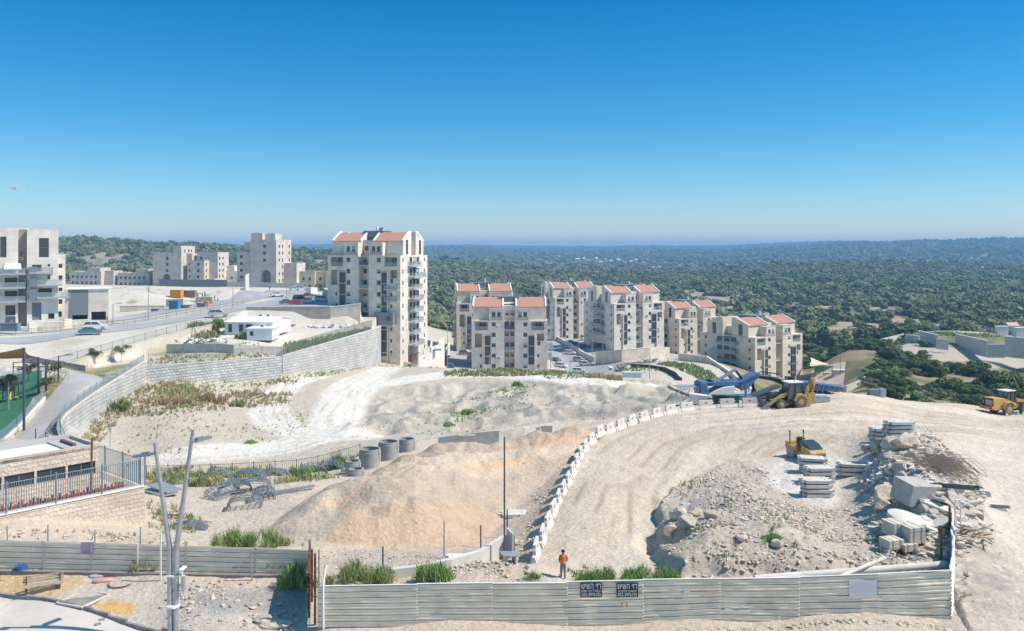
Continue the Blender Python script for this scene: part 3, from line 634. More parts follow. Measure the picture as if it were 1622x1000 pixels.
# ------------------------------------------------------------------ walls and railings
def wall(name, label, pts, tops, bots, th, m, parent=None, cat='wall', cap=None, group=None):
    """pts xy; tops / bots heights per point; th thickness"""
    mb = MB(); n = len(pts); V = [Vector(p) for p in pts]
    nor = []
    for i in range(n):
        d = (V[min(i + 1, n - 1)] - V[max(i - 1, 0)]).normalized(); nor.append(Vector((-d.y, d.x)))
    o = V[0].copy(); zb = min(bots)
    Lp = []
    for i in range(n):
        a = V[i] - nor[i] * th / 2 - o; b = V[i] + nor[i] * th / 2 - o; Lp.append((a, b))
    for i in range(n - 1):
        a, b = Lp[i]; c, d = Lp[i + 1]; t0, t1, b0, b1 = tops[i] - zb, tops[i + 1] - zb, bots[i] - zb, bots[i + 1] - zb
        mb.quad((a.x, a.y, b0), (c.x, c.y, b1), (c.x, c.y, t1), (a.x, a.y, t0)); mb.quad((d.x, d.y, b1), (b.x, b.y, b0), (b.x, b.y, t0), (d.x, d.y, t1))
        mb.quad((a.x, a.y, t0), (c.x, c.y, t1), (d.x, d.y, t1), (b.x, b.y, t0))
    for i in (0, n - 1):
        a, b = Lp[i]; t0, b0 = tops[i] - zb, bots[i] - zb; q = [(b.x, b.y, b0), (a.x, a.y, b0), (a.x, a.y, t0), (b.x, b.y, t0)]
        mb.quad(*(q if i == 0 else q[::-1]))
    root = thing(name, label, cat, (o.x, o.y, zb), 0, group)
    w = mb.build('wall_face', [m], root)
    if cap:
        cb = MB()
        for i in range(n - 1):
            d = (V[i + 1] - V[i]).normalized(); nn = Vector((-d.y, d.x)) * (th / 2 + .06); p = V[i] - o; q = V[i + 1] - o
            t0, t1 = tops[i] - zb + .003, tops[i + 1] - zb + .003
            cb.extr([(p.x - nn.x, p.y - nn.y, t0), (q.x - nn.x, q.y - nn.y, t1), (q.x - nn.x, q.y - nn.y, t1 + .14), (p.x - nn.x, p.y - nn.y, t0 + .14)], (2 * nn.x, 2 * nn.y, 0))
        cb.build('coping', [cap], root)
    return root
def resample(pts, step):
    V = [Vector(p) for p in pts]; L = [0]
    for a, b in zip(V, V[1:]): L.append(L[-1] + (b - a).length)
    n = max(1, int(round(L[-1] / step))); S = np.linspace(0, L[-1], n + 1)
    cols = [np.interp(S, L, [p[k] for p in V]) for k in range(len(V[0]))]
    return [Vector([c[i] for c in cols]) for i in range(n + 1)]
def railing(name, label, pts3, h, m, step=2.4, bar=.14, cat='railing', bw=.018, pw=.05, mesh=False, group=None, panelmat=None, ext=0.12):
    """pts3 base line in 3d; posts and panels (rails with upright bars) as parts"""
    Q = resample(pts3, step); o = Q[0].copy(); root = thing(name, label, cat, o, 0, group)
    for i, p in enumerate(Q):
        pb = MB(); r = p - o; pb.obox((r.x, r.y, r.z + (h + ext) / 2), (pw, pw, h + ext), 0); pb.build('post', [m], root)
    for a, b in zip(Q, Q[1:]):
        mb = MB(); a = a - o; b = b - o; d = b - a; L = d.length
        for zz in (.10, h - .03): mb.tube((a.x, a.y, a.z + zz), (b.x, b.y, b.z + zz), .025, n=4)
        if panelmat is None:
            n = max(2, int(L / bar))
            for k in range(1, n):
                p = a.lerp(b, k / n); mb.obox((p.x, p.y, p.z + h / 2 + .03), (bw, bw, h - .14), 0)
            mb.build('panel', [m], root)
        else:
            mb.quad((a.x, a.y, a.z + .12), (b.x, b.y, b.z + .12), (b.x, b.y, b.z + h - .05), (a.x, a.y, a.z + h - .05), 1)
            mb.build('panel', [m, panelmat], root)
    return root
MESHP = mat('welded_mesh_panel', (.20, .26, .30), .6, alpha=.55)
# the long diagonal block wall of the footpath
DW = [(228, 573, 150), (174, 607, 135), (140, 629, 125), (118, 645, 118), (103, 657, 114), (95, 669, 111), (94, 680, 109), (99, 696, 107), (106, 710, 106)]
dwp = [P(*a) for a in DW]
wall('block_retaining_wall', 'tall white block retaining wall curving along the grey footpath', [(p.x, p.y) for p in dwp], [p.z for p in dwp], [p.z - 5.5 for p in dwp], .5, BLOCK, cap=CREAM)
railing('path_railing', 'blue grey railing on top of the curving block wall by the footpath', [p + Vector((0, 0, .14)) for p in dwp], 1.15, BLUEFENCE, 3.0, panelmat=MESHP)
# stepped wall across the field
s0, s1, s2, s3 = P(229, 581, 151), P(445, 566, 172.5), P(445, 566, 172.5), P(590, 523, 205)
wall('grey_block_wall', 'low grey block wall closing the field below the white site huts', [(s0.x, s0.y), (s1.x, s1.y)], [s0.z, s1.z], [s0.z - 4, s1.z - 5.5], .5, BLOCK_G, cap=CONC_W)
wall('white_block_wall', 'high white block wall rising towards the apartment tower', [(s2.x + .02, s2.y + .3), (s3.x, s3.y), (s3.x + .2, s3.y + 10)], [s2.z + .2, s3.z, s3.z], [s2.z - 6, s3.z - 9, s3.z - 9], .6, BLOCK, cap=CONC_W)
gm = mat('green_mesh', (.09, .14, .11), .7, alpha=.5)
railing('mesh_fence', 'dark mesh fence along the top of the grey block wall', [s0 + Vector((.5, .3, .1)), s1 + Vector((0, .3, .1))], 1.9, STEEL_D, 4.5, panelmat=mat('thin_mesh', (.12, .15, .15), .7, alpha=.16), cat='fence')
railing('mesh_fence', 'green screened fence rising along the high white block wall', [s2 + Vector((.3, .5, .2)), s3 + Vector((-.3, .3, .1))], 2.2, STEEL_D, 4.0, panelmat=gm, cat='fence')
# cream wall under the street with its railing
cw = [P(62, 586, 145.5), P(120, 571, 151), P(200, 548, 166), P(300, 521, 186), P(372, 508, 201)]
wall('cream_retaining_wall', 'long cream concrete wall below the street railing', [(p.x, p.y) for p in cw], [p.z for p in cw], [p.z - 4 for p in cw], .4, CREAM, cap=CREAM)
railing('street_railing', 'thin dark railing above the cream wall beside the street', [p + Vector((0, .1, .16)) for p in cw], 1.3, STEEL_D, 3.4, panelmat=mat('rail_bars', (.2, .23, .26), .6, alpha=.22))
mp = [XY(px, D) for px, D in ((0, 172.5), (100, 184), (200, 198.5), (300, 216), (385, 243))]
railing('median_railing', 'broken dark railing between the two carriageways', [Vector((x, y, g1(x, y))) for x, y in mp], 1.1, STEEL_D, 3.2, panelmat=mat('rail_bars', (.2, .23, .26), .6, alpha=.22))
# grey stone wall behind the huts
a, b, c = P(391, 487, 223.5), P(523, 486, 223.5), P(523, 484, 223.6)
wall('grey_stone_wall', 'big grey stone wall behind the white site huts', [(a.x, a.y), (b.x, b.y)], [a.z, b.z], [a.z - 7, b.z - 7], .6, STONE_G, cap=CONC)
a = P(388, 486, 223.5); b = P(395, 482, 248)
a, b = P(523.5, 487, 223.6), P(571, 480, 224)
wall('pale_stone_wall', 'pale stone wall between the grey wall and the tower', [(a.x, a.y), (b.x, b.y)], [a.z, b.z - .2], [a.z - 8, b.z - 10], .6, STONE_W, cap=TRIM)
# lawn edge wall
a, b, c = P(43, 571, 150), P(143, 570, 150.5), P(215, 575, 151)
wall('lawn_wall', 'low dark wall behind the lawn at the path bend', [(a.x, 148.6), (b.x, 148.8)], [g1(a.x, 148.6) + 1.1, g1(b.x, 148.8) + 1.0], [g1(a.x, 148.6) - 1, g1(b.x, 148.8) - 1], .3, CONC_D)
# site wall in front of the rubbish heap, curving low concrete
q = [P(230, 546, 176), P(264, 532, 174), P(345, 545, 171), P(370, 549, 170), P(452, 556, 175)]
wall('yard_wall', 'low grey wall in front of the white rubbish heap', [(p.x, p.y) for p in q[1:]], [g1(p.x, p.y) + 1.7 for p in q[1:]], [g1(p.x, p.y) - 1 for p in q[1:]], .25, CONC)

# ------------------------------------------------------------------ school with railing on a stone retaining wall
def sch3(u, w, z): q = SCH0 + SDX * u + SNX * w; return Vector((q.x, q.y, z))
SA = math.atan2(SDX.y, SDX.x)
rw = thing('stone_retaining_wall', 'rough pink cream stone retaining wall below the school railing', 'wall', sch3(0, 0, 0))
mb = MB(); mb.M = Matrix.Rotation(SA, 4, 'Z')
mb.box(0, 30, -.35, .05, -1.6, 2.6); mb.box(-.01, .39, -24, -.351, -1.6, 2.6); mb.M = None
mb.build('stone_face', [ROUGHSTONE], rw)
mb = MB(); mb.M = Matrix.Rotation(SA, 4, 'Z'); mb.box(-.05, 30, -.40, .11, 2.603, 2.72); mb.build('coping', [TRIM], rw)
mb = MB(); mb.M = Matrix.Rotation(SA, 4, 'Z'); mb.box(-.03, 17, .053, .10, -.55, -.47, 0); mb.build('ledge', [STEEL_D], rw)
rl = [sch3(15.5, -.12, 2.72), sch3(0, -.12, 2.72)]
railing('school_railing', 'tall blue grey bar railing in front of the school', rl, 1.95, BLUEFENCE, 3.05, bar=.15, pw=.09, bw=.03)
rl = [sch3(.15, .3, 2.65), sch3(.15, 5.5, 2.65), sch3(.6, 9, 2.65)]
railing('school_railing', 'blue grey bar railing turning back at the school corner', rl, 1.95, BLUEFENCE, 2.8, bar=.17, pw=.08, bw=.028)
sb = thing('school_building', 'low cream stone school with a flat white roof and window strip', 'building', sch3(2.6, 1.5, 2.6), SA)
# local x along the facade (u), local y = -w
def facade(mb, T, Wd, H, holes, mi=0, back=1):
    us = sorted({0, Wd, *[h[0] for h in holes], *[h[1] for h in holes]}); vs = sorted({0, H, *[h[2] for h in holes], *[h[3] for h in holes]})
    us = [u for u in us if 0 <= u <= Wd]; vs = [v for v in vs if 0 <= v <= H]
    for i in range(len(us) - 1):
        for j in range(len(vs) - 1):
            cu, cv = (us[i] + us[i + 1]) / 2, (vs[j] + vs[j + 1]) / 2
            if any(h[0] < cu < h[1] and h[2] < cv < h[3] for h in holes): continue
            mb.quad(T(us[i], 0, vs[j]), T(us[i + 1], 0, vs[j]), T(us[i + 1], 0, vs[j + 1]), T(us[i], 0, vs[j + 1]), mi)
    for h in holes:
        u0, u1, v0, v1, d = h[:5]; bm_ = h[5] if len(h) > 5 else back; sm = h[6] if len(h) > 6 else mi
        u0 = max(u0, 0); u1 = min(u1, Wd); v0 = max(v0, 0); v1 = min(v1, H)
        mb.quad(T(u0, d, v0), T(u1, d, v0), T(u1, d, v1), T(u0, d, v1), bm_)
        mb.quad(T(u0, 0, v0), T(u0, d, v0), T(u0, d, v1), T(u0, 0, v1), sm); mb.quad(T(u1, d, v0), T(u1, 0, v0), T(u1, 0, v1), T(u1, d, v1), sm)
        mb.quad(T(u0, 0, v1), T(u0, d, v1), T(u1, d, v1), T(u1, 0, v1), sm); mb.quad(T(u0, d, v0), T(u0, 0, v0), T(u1, 0, v0), T(u1, d, v0), sm)
_wc = {}
def window_mesh(w, h, kind=0):
    k = (round(w, 2), round(h, 2), kind)
    if k in _wc: return _wc[k]
    mb = MB(); t = .07
    mb.box(-w / 2, w / 2, -.03, .02, 0, t, 0); mb.box(-w / 2, w / 2, -.03, .02, h - t, h, 0)
    mb.box(-w / 2, -w / 2 + t, -.029, .021, t, h - t, 0); mb.box(w / 2 - t, w / 2, -.029, .021, t, h - t, 0)
    if kind == 0 and w > 1.0: mb.box(-t / 2, t / 2, -.028, .022, t, h - t, 0)
    if kind == 2: mb.box(-w / 2 + t, w / 2 - t, -.028, .022, h * .5 - t / 2, h * .5 + t / 2, 0)
    mb.quad((-w / 2 + t, 0, t), (w / 2 - t, 0, t), (w / 2 - t, 0, h - t), (-w / 2 + t, 0, h - t), 1)
    if kind == 3: mb.box(-w / 2 + t, w / 2 - t, -.025, -.005, h * .45, h - t, 2)
    _wc[k] = mb.mesh('window', [FRAME, GLASS, mat('rolled_shutter', (.38, .40, .42), .6)]); return _wc[k]
mb = MB(); L, Dp, Hh = 24.0, 5.0, 3.2
wins = [(.3 + i * 2.05, 2.2 + i * 2.05, 1.25, 2.15) for i in range(4)] + [(10.2 + i * 2.05, 12.1 + i * 2.05, 1.25, 2.15) for i in range(2)] + [(16, 17.9, 1.25, 2.15)]
# the facade towards the railing faces local +y in the SA frame (SNX is local -y)
facade(mb, lambda u, d, v: (L - u, -d, v), L, Hh, [(L - b, L - a, c, d, .18, 1) for a, b, c, d in wins])
mb.quad((0, 0, 0), (0, -Dp, 0), (0, -Dp, Hh), (0, 0, Hh)); mb.quad((L, -Dp, 0), (L, 0, 0), (L, 0, Hh), (L, -Dp, Hh)); mb.quad((0, -Dp, 0), (L, -Dp, 0), (L, -Dp, Hh), (0, -Dp, Hh))
mb.build('wall', [ROUGHSTONE, GLASS], sb)
mb = MB(); mb.box(.25, L, -Dp + .25, -.25, Hh - .30, Hh - .22); mb.build('roof', [mat('white_roof', (.74, .74, .76), .8, ns=.5, amp=.05)], sb)
mb = MB(); mb.box(0, L, -.247, 0, Hh - .2, Hh + .12); mb.box(0, .247, -Dp, -.25, Hh - .2, Hh + .12); mb.box(0, L, -Dp - .05, -Dp + .4, Hh - .2, Hh + .15, 1); mb.box(.25, 1.9, -Dp + .41, -.25, Hh - .21, Hh - .1, 1)
mb.build('parapet', [ROUGHSTONE, mat('grey_membrane', (.42, .40, .41), .8)], sb)
for a, b, c, d in wins: link('window', window_mesh(b - a, d - c, 0), sb, ((a + b) / 2, -.12, c), math.pi)
mb = MB(); mb.box(1.0, 1.25, -3.9, -1.6, Hh - .1, Hh + .08); mb.build('roof_pipe', [mat('maroon_pipe', (.16, .09, .11), .6)], sb)
# plants along the foot of the facade
mb = MB(); rs = random.Random(5)
for i in range(62):
    u = .5 + i * .24; z = rs.uniform(.25, .5); mb.obox((u, rs.uniform(-.1, .1), z / 2 + .03), (.12, .12, z), rs.random(), 0); mb.obox((u, 0, .1), (.2, .25, .2), rs.random(), 1)
pl = mb.build('stacked_chairs', [WOODB, mat('red_plastic', (.45, .08, .07), .6)], None, loc=sch3(.8, .75, 2.62), rz=SA); tag(pl, 'row of small red and brown chairs stored along the school wall', 'chairs')
mb = MB(); mb.obox((0, 0, 2.3), (.14, .05, 4.6), 0, 0, ry=.02); tag(mb.build('timber_post', [WOODB], None, loc=sch3(3.7, .25, .9) + Vector((0, 0, 1.2))), 'weathered timber post leaning against the school railing', 'post')
mb = MB()
mb.obox((0, 0, .25), (1.6, 3.2, .12), .9, 0); mb.obox((.3, .2, .55), (1.5, 2.8, .10), 1.0, 0, rx=.1)
tag(mb.build('sheet_stack', [STEEL], None, loc=G(254, 783)), 'two pale metal sheets dumped beside the stone retaining wall', 'sheets')
# ------------------------------------------------------------------ stone apartment houses with red pent roofs
def box_walls(mb, x0, x1, y0, y1, z0, z1, mi=0, sides='FBLRT'):
    if 'F' in sides: mb.quad((x0, y0, z0), (x1, y0, z0), (x1, y0, z1), (x0, y0, z1), mi)
    if 'B' in sides: mb.quad((x1, y1, z0), (x0, y1, z0), (x0, y1, z1), (x1, y1, z1), mi)
    if 'L' in sides: mb.quad((x0, y1, z0), (x0, y0, z0), (x0, y0, z1), (x0, y1, z1), mi)
    if 'R' in sides: mb.quad((x1, y0, z0), (x1, y1, z0), (x1, y1, z1), (x1, y0, z1), mi)
    if 'T' in sides: mb.quad((x0, y0, z1), (x1, y0, z1), (x1, y1, z1), (x0, y1, z1), mi)
def ac_mesh():
    if 'ac' in _wc: return _wc['ac']
    mb = MB(); mb.box(-.42, .42, -.34, 0, 0, .62, 0); mb.tube((-.08, -.36, .3), (-.08, -.33, .3), .24, n=12, mi=1); _wc['ac'] = mb.mesh('air_conditioner', [WHITE, STEEL_D]); return _wc['ac']
def balcony(root, T, u0, u1, v, dout, slab=GREYB, rail=True):
    """slab and glass rail projecting from a facade; T(u, depth, v)"""
    mb = MB(); a = [T(u0, 0, v), T(u1, 0, v), T(u1, -dout, v), T(u0, -dout, v)]
    mb.extr([(p[0], p[1], p[2]) for p in a], (0, 0, -.35), 0)
    b = mb.build('balcony', [slab], root)
    if rail:
        mb = MB(); h = 1.05
        for p, q in ((T(u0, 0, v), T(u0, -dout + .05, v)), (T(u0, -dout + .05, v), T(u1, -dout + .05, v)), (T(u1, -dout + .05, v), T(u1, 0, v))):
            mb.quad((p[0], p[1], v + .05), (q[0], q[1], v + .05), (q[0], q[1], v + h), (p[0], p[1], v + h), 0)
            mb.tube((p[0], p[1], v + h), (q[0], q[1], v + h), .04, n=4, mi=1)
        mb.build('rail', [RAILG, STEEL], b)
def win(root, T, ang, u, v, w=1.15, h=1.25, kind=0, d=.14):
    p = T(u, d, v); return link('window', window_mesh(w, h, kind), root, p, ang)
def apartment(label, loc, rz, H=15.1, sc=1.0, seed=1, group=None, Dp=20, stone=None, left=True, right=True, extra=None, sidebal=4, name='apartment_house', frontbal=False, lowroof=False):
    rs = random.Random(seed); stone = stone or STONE; Wd = 23.0
    root = thing(name, label, 'apartment house', loc, rz, group); root.scale = (sc, sc, 1)
    M = [stone, PLASTER, GLASS, GREY, CONC_D]
    T = lambda u, d, v: (u, d, v); TL = lambda u, d, v: (d, Dp - u, v); TR = lambda u, d, v: (Wd - d, u, v)
    B0 = -6.0
    mb = MB(); flo = []; z = H - 1.85
    while z > .2: flo.append(z); z -= 3.15
    wlist = []
    for wing in (0, 1):
        X = (lambda u: u) if wing == 0 else (lambda u: Wd - u)
        holes = []
        def hole(u0, u1, v0, v1, d, bmi=1):
            a, b = sorted((X(u0), X(u1))); o = 0 if wing == 0 else 13.1; holes.append((a - o, b - o, v0 - B0, v1 - B0, d, bmi))
        hole(1.0, 4.9, H - 3.0, H - .45, 2.3, 0)
        if wing == 0: hole(1.0, 3.1, H - 8.2, H - 4.0, 1.8, 1)
        else: hole(1.0, 3.2, H - 6.2, H - 4.0, 1.8, 1); hole(2.2, 3.1, H - 7.6, H - 6.3, .2, 2)
        for z in flo: hole(6.1, 7.3, z, z + 1.25, .2, 2)
        for j, z in enumerate(flo):
            if j >= 3: hole(2.5, 3.1, z + .1, z + 1.1, .2, 2)
        o = 0 if wing == 0 else 13.1
        facade(mb, lambda u, d, v, o=o: (u + o, d, v + B0), 9.9, H - B0, holes)
        for z in flo: wlist.append((X(6.7), z, 1.2, 1.25, 0))
        for j, z in enumerate(flo):
            if j >= 3: wlist.append((X(2.8), z + .1, .6, 1.0, 1))
        # terrace glazing and rail
        a, b = sorted((X(1.0), X(4.9)))
        m2 = MB(); m2.box(a + 1.2, a + 3.2, 2.2, 2.28, H - 2.9, H - .7, 1); m2.box(a + 2.15, a + 2.25, 2.15, 2.2, H - 2.9, H - .7, 0); m2.build('terrace_door', [STEEL, GLASS], root)
        m2 = MB(); m2.quad((a, .06, H - 2.95), (b, .06, H - 2.95), (b, .06, H - 1.95), (a, .06, H - 1.95), 0); m2.tube((a, .06, H - 1.93), (b, .06, H - 1.93), .05, n=4, mi=1); m2.build('rail', [RAILG, STEEL], root)
        # dark laundry bay
        a, b = sorted((X(3.95), X(5.75))); m3 = MB(); zt = H - 4.0; m3.box(a, b, -.25, -.003, max(.4, H - 13.6 - (H - 15.1)), zt - .4, 0)
        z = zt - .4
        while z > 1.5: m3.box(a - .06, b + .06, -.32, -.002, z - .28, z, 1); z -= 3.15
        m3.box(a - .3 if wing == 0 else b, a if wing == 0 else b + .3, -.5, -.002, B0, zt - .2, 2)
        m3.build('laundry_screen', [mat('smoked_screen', (.05, .065, .075), .35, spec=.5), GREYB, stone], root)
    # body walls (left, right, back) with recess in the middle
    RC = 2.6
    cz = [(.25, 1.35), (1.85, 2.95)]
    holes = []
    for z in flo + [H + 1.3]:
        for a, b in cz: holes.append((a, b, z - B0, z + 1.3 - B0, .2, 2)); wlist.append((9.9 + (a + b) / 2, z, b - a, 1.3, 3 if rs.random() < .3 else 0))
    holes[-2:] = []; wl2 = wlist[-2:]; wlist[-2:] = []
    facade(mb, lambda u, d, v: (9.9 + u, RC + d, v + B0), 3.2, H - B0, holes)
    mb.quad((9.9, 0, B0), (9.9, RC, B0), (9.9, RC, H), (9.9, 0, H)); mb.quad((13.1, RC, B0), (13.1, 0, B0), (13.1, 0, H), (13.1, RC, H))
    # sides
    for side in (0, 1):
        TT = TL if side == 0 else TR; ang = -math.pi / 2 if side == 0 else math.pi / 2
        on = left if side == 0 else right
        # u runs so that the facade is seen from outside, for the left side u=0 is the back
        hs = []; ws = []
        fr_ = lambda u: Dp - u if side == 0 else u      # distance from the front face
        if on:
            for z in flo:
                for c in (1.9, 17.8):
                    u = fr_(c); hs.append((u - .4, u + .4, z - B0, z + 1.1 - B0, .2, 2)); ws.append((u, z, .8, 1.1, 1))
            for j, z in enumerate(flo[:-1] if len(flo) > 4 else flo):
                for c in (7.5, 10.0, 12.6):
                    u = fr_(c); hs.append((u - .95, u + .95, z - .85 - B0, z + 1.35 - B0, .35, 2)); ws.append((u, z - .85, 1.9, 2.2, 0))
            a, b = sorted((fr_(5.5), fr_(15))); hs.append((a, b, 0, 5.9 + .6 + .8, 3.0, 4))
            hs = [h for h in hs if not (h[2] < 7.3 and h[0] > a - .5 and h[1] < b + .5 and h[4] < 1)]; ws = [w for w in ws if not (w[1] - B0 < 7.3 and a - .5 < w[0] < b + .5)]
            # corner terraces cut into the body
            a, b = sorted((fr_(.35), fr_(1.0)))
        facade(mb, lambda u, d, v, TT=TT: TT(u, d, v + B0), Dp, H - B0, hs)
        for u, z, w, h, k in ws: win(root, TT, ang, u, z, w, h, 3 if w > 1 and rs.random() < .3 else k, .16)
        if on:
            for j in range(sidebal):
                if j >= len(flo) - 1: break
                z = flo[j + 1] - 1.05 if j + 1 < len(flo) else 2
                z = flo[j] - 1.0
                w = (5.2, 7.5, 9.0, 6.5, 8.5, 6, 7.5, 6.5, 7)[(j + seed) % 9]; c = (9, 9.5, 10.3, 8.6, 10, 9, 10.5, 9, 9.5)[(j + seed) % 9]; a, b = sorted((fr_(c - w / 2), fr_(c + w / 2)))
                balcony(root, TT, a, b, z, (1.5, 2.1, 1.8)[(j + seed) % 3], GREYB)
                if rs.random() < .45:
                    m2 = MB(); u = (a + b) / 2; p = [TT(u - 1.2, 0, z + 2.4), TT(u + 1.2, 0, z + 2.4), TT(u + 1.2, -1.5, z + 2.1), TT(u - 1.2, -1.5, z + 2.1)]; m2.extr(p, (0, 0, .05)); m2.build('awning', [STEEL_D], root)
    mb.quad((Wd, Dp, B0), (0, Dp, B0), (0, Dp, H), (Wd, Dp, H))
    # terrace floor (top of body)
    for q in (((0, 0), (9.9, 0), (9.9, Dp), (0, Dp)), ((13.1, 0), (Wd, 0), (Wd, Dp), (13.1, Dp)), ((9.9, RC), (13.1, RC), (13.1, Dp), (9.9, Dp))):
        mb.quad(*[(a, b, H) for a, b in q])
    # upper storey: front and rear volumes
    E = H + 4.0; RG = H + 6.3; yb = Dp
    for wing in (0, 1):
        x0, x1 = (.25, 9.6) if wing == 0 else (13.4, Wd - .25)
        for fr2 in (0, 1):
            Y = (lambda y: y) if fr2 == 0 else (lambda y: yb - y)
            p = [(2.5, H), (2.5, E), (7.0, RG), (8.4, RG), (8.4, H)]
            out = x0 if wing == 0 else x1
            hsx = MB(); mb.extr([(x0, Y(a), b) for a, b in p], (x1 - x0, 0, 0), 0)
            # tall stair window on the outer gable
            tz = H + .3
            m2 = MB(); xx = x0 - .02 if wing == 0 else x1 + .02; s = -1 if wing == 0 else 1
            m2.box(*sorted((xx, xx + s * .06)), *sorted((Y(4.6), Y(5.9))), tz, tz + 4.0, 0)
            for k in range(1, 4): m2.box(*sorted((xx + s * .065, xx + s * .09)), *sorted((Y(4.6), Y(5.9))), tz + k, tz + k + .08, 1)
            m2.box(*sorted((xx + s * .062, xx + s * .092)), *sorted((Y(5.2), Y(5.3))), tz, tz + 4.0, 1)
            m2.build('stair_window', [GLASS, FRAME], root)
            # red pent roof between white copings
            m2 = MB(); y0, y1 = 2.2, 7.0; sl = (RG - E) / 4.5
            rp = [(x0 + .45, Y(y0), E - .3 * sl + .03), (x1 - .45, Y(y0), E - .3 * sl + .03), (x1 - .45, Y(y1), RG + .03), (x0 + .45, Y(y1), RG + .03)]
            nrm = (0, (-1 if fr2 == 0 else 1) * .06, .13); m2.extr(rp, nrm, 0)
            n = int((x1 - x0) / .45)
            for k in range(n):
                xk = x0 + .5 + k * .45; m2.extr([(xk, Y(y0), E - .3 * sl + .16), (xk + .2, Y(y0), E - .3 * sl + .16), (xk + .2, Y(y1), RG + .16), (xk, Y(y1), RG + .16)], (0, 0, .06), 0)
            m2.build('roof', [TILE], root)
            m2 = MB()
            for xa in (x0 - .08, x1 - .36):
                m2.extr([(xa, Y(2.3), E - .1), (xa, Y(2.3), E + .35), (xa, Y(6.95), RG + .5), (xa, Y(8.4), RG + .35), (xa, Y(8.4), RG + .01), (xa, Y(6.95), RG + .01)], (.44, 0, 0), 0)
            m2.build('coping', [TRIM], root)
        # middle box with two windows
        bx0, bx1 = (5.3, 9.75) if wing == 0 else (13.25, 17.5)
        hl = []
        for k in (0, 1):
            cx = bx0 + 1.4 + k * 1.6; hl.append((cx - .55 - bx0, cx + .55 - bx0, 1.0, 2.5, .2, 2)); wl2.append((cx, H + 1.0, 1.1, 1.5, 0))
        facade(mb, lambda u, d, v: (u + bx0, .003 + d, v + H), bx1 - bx0, 3.55, hl); 
        box_walls(mb, bx0, bx1, .003, 2.6, H, H + 3.55, 0, 'LRT')
        m2 = MB(); m2.box(bx0 - .1, bx1 + .1, -.1, .45, H + 3.553, H + 3.68); m2.build('coping', [TRIM], root)
        m2 = MB(); m2.quad((bx0 + .3, -.06, H + .1), (bx1 - .3, -.06, H + .1), (bx1 - .3, -.06, H + 1.1), (bx0 + .3, -.06, H + 1.1)); m2.build('rail', [RAILG], root)
    # link between wings, machine room
    box_walls(mb, 9.6, 13.4, RC + 1.0, Dp - 2.5, H, H + 4.3, 0); 
    m2 = MB(); m2.box(8.4, 14.4, 6.5, 12.5, H + 5.2, H + 6.75); m2.box(8.2, 14.6, 6.3, 12.7, H + 6.753, H + 6.9); m2.build('machine_room', [GREY], root)
    m2 = MB(); m2.box(2, 21, 8.4, 11.6, H + .1, H + 3.2); m2.build('roof_core', [stone], root)
    for u, z, w, h, k in wl2: win(root, T, 0, u, z, w, h, 3 if rs.random() < .3 else k, .15 if u < 9 or u > 13.2 else RC + 1.0 - .05)
    for u, z, w, h, k in wlist: win(root, T, 0, u, z, w, h, 3 if w > 1 and rs.random() < .28 else k, .15 if not 9.9 < u < 13.1 else RC + .15)
    for j in range(0, len(flo), 2):
        m2 = MB(); z = flo[j] - .9; m2.quad((9.95, .4, z), (13.05, .4, z), (13.05, .4, z + 1.0), (9.95, .4, z + 1.0), 0); m2.box(9.92, 13.08, .35, RC - .01, z - .2, z - .02, 1); m2.build('loggia', [RAILG if j else STEEL_D, stone], root)
    for k in range(5):
        u = rs.choice([3.4, 7.9, 8.6, 15, 19.6, 20.5]); z = rs.choice(flo); link('air_conditioner', ac_mesh(), root, (u, 0, z - .3), 0)
    mb.build('wall', M, root)
    # solar boiler on the roof
    m2 = MB(); sx = 12.2; m2.tube((sx, 7.5, H + 7.0), (sx, 7.5, H + 8.3), .3, n=12, mi=0); m2.extr([(sx + .6, 7, H + 6.95), (sx + 1.8, 7, H + 6.95), (sx + 1.8, 8, H + 7.8), (sx + .6, 8, H + 7.8)], (0, .05, .03), 1)
    m2.build('solar_boiler', [WHITE, STEEL_D], root)
    if extra: extra(root, T, TL, TR, H, flo)
    return root
def facepos(px, D, py):  # front-left corner of a house at ground level
    return P(px, py, D)
GA = 'stone apartment houses with red pent roofs'
def tower_extra(root, T, TL, TR, H, flo):
    m2 = MB(); z = flo[5] - 1.3; m2.box(15.5, 21.5, -1.6, -.004, z, z + 3.4, 0); m2.box(15.4, 21.6, -1.7, -.003, z - .35, z - .003, 1); m2.box(19.4, 20.6, -1.66, -1.603, z + 1.2, z + 2.4, 2); m2.build('grey_bay', [GREY, GREYB, GLASS], root)
    for j in (2, 3):
        balcony(root, T, 18.2, 22.6, flo[j] - 1.0, .9)
    for j in range(2, 5): 
        m2 = MB(); p = TR(5.5, -2.6, flo[j] + 1.9); q = TR(9.5, -2.6, flo[j] + 1.9); r = TR(9.5, 0, flo[j] + 2.1); s = TR(5.5, 0, flo[j] + 2.1)
        if j == 4: m2.extr([p, q, r, s], (0, 0, .12)); m2.build('pergola', [WOODB], root)
apartment('tall stone apartment tower with red roofs, grey bay and stacked balconies, higher than all others', P(519, 500, 247) * 1 + Vector((0, 0, 0)) - Vector((0, 0, P(519, 500, 247).z + 10.7)), R(-17), H=29.0, seed=3, sidebal=8, left=False, extra=tower_extra, name='apartment_tower', sc=.96)
apartment('red roofed stone house facing the camera squarely above the dirt track', Vector((P(747, 0, 268).x, 268, -16.4)), R(0), H=14.8, seed=5, group=GA)
apartment('red roofed stone house half hidden behind the squarely facing one', Vector((P(724, 0, 308).x, 308, -15.4)), R(8), H=16.6, seed=6, group=GA, stone=STONE_W, sc=.86)
apartment('farthest red roofed stone house, at the top of the parked street', Vector((P(879, 0, 380).x, 380, -19.5)), R(22), H=18.6, seed=7, group=GA, sc=.88)
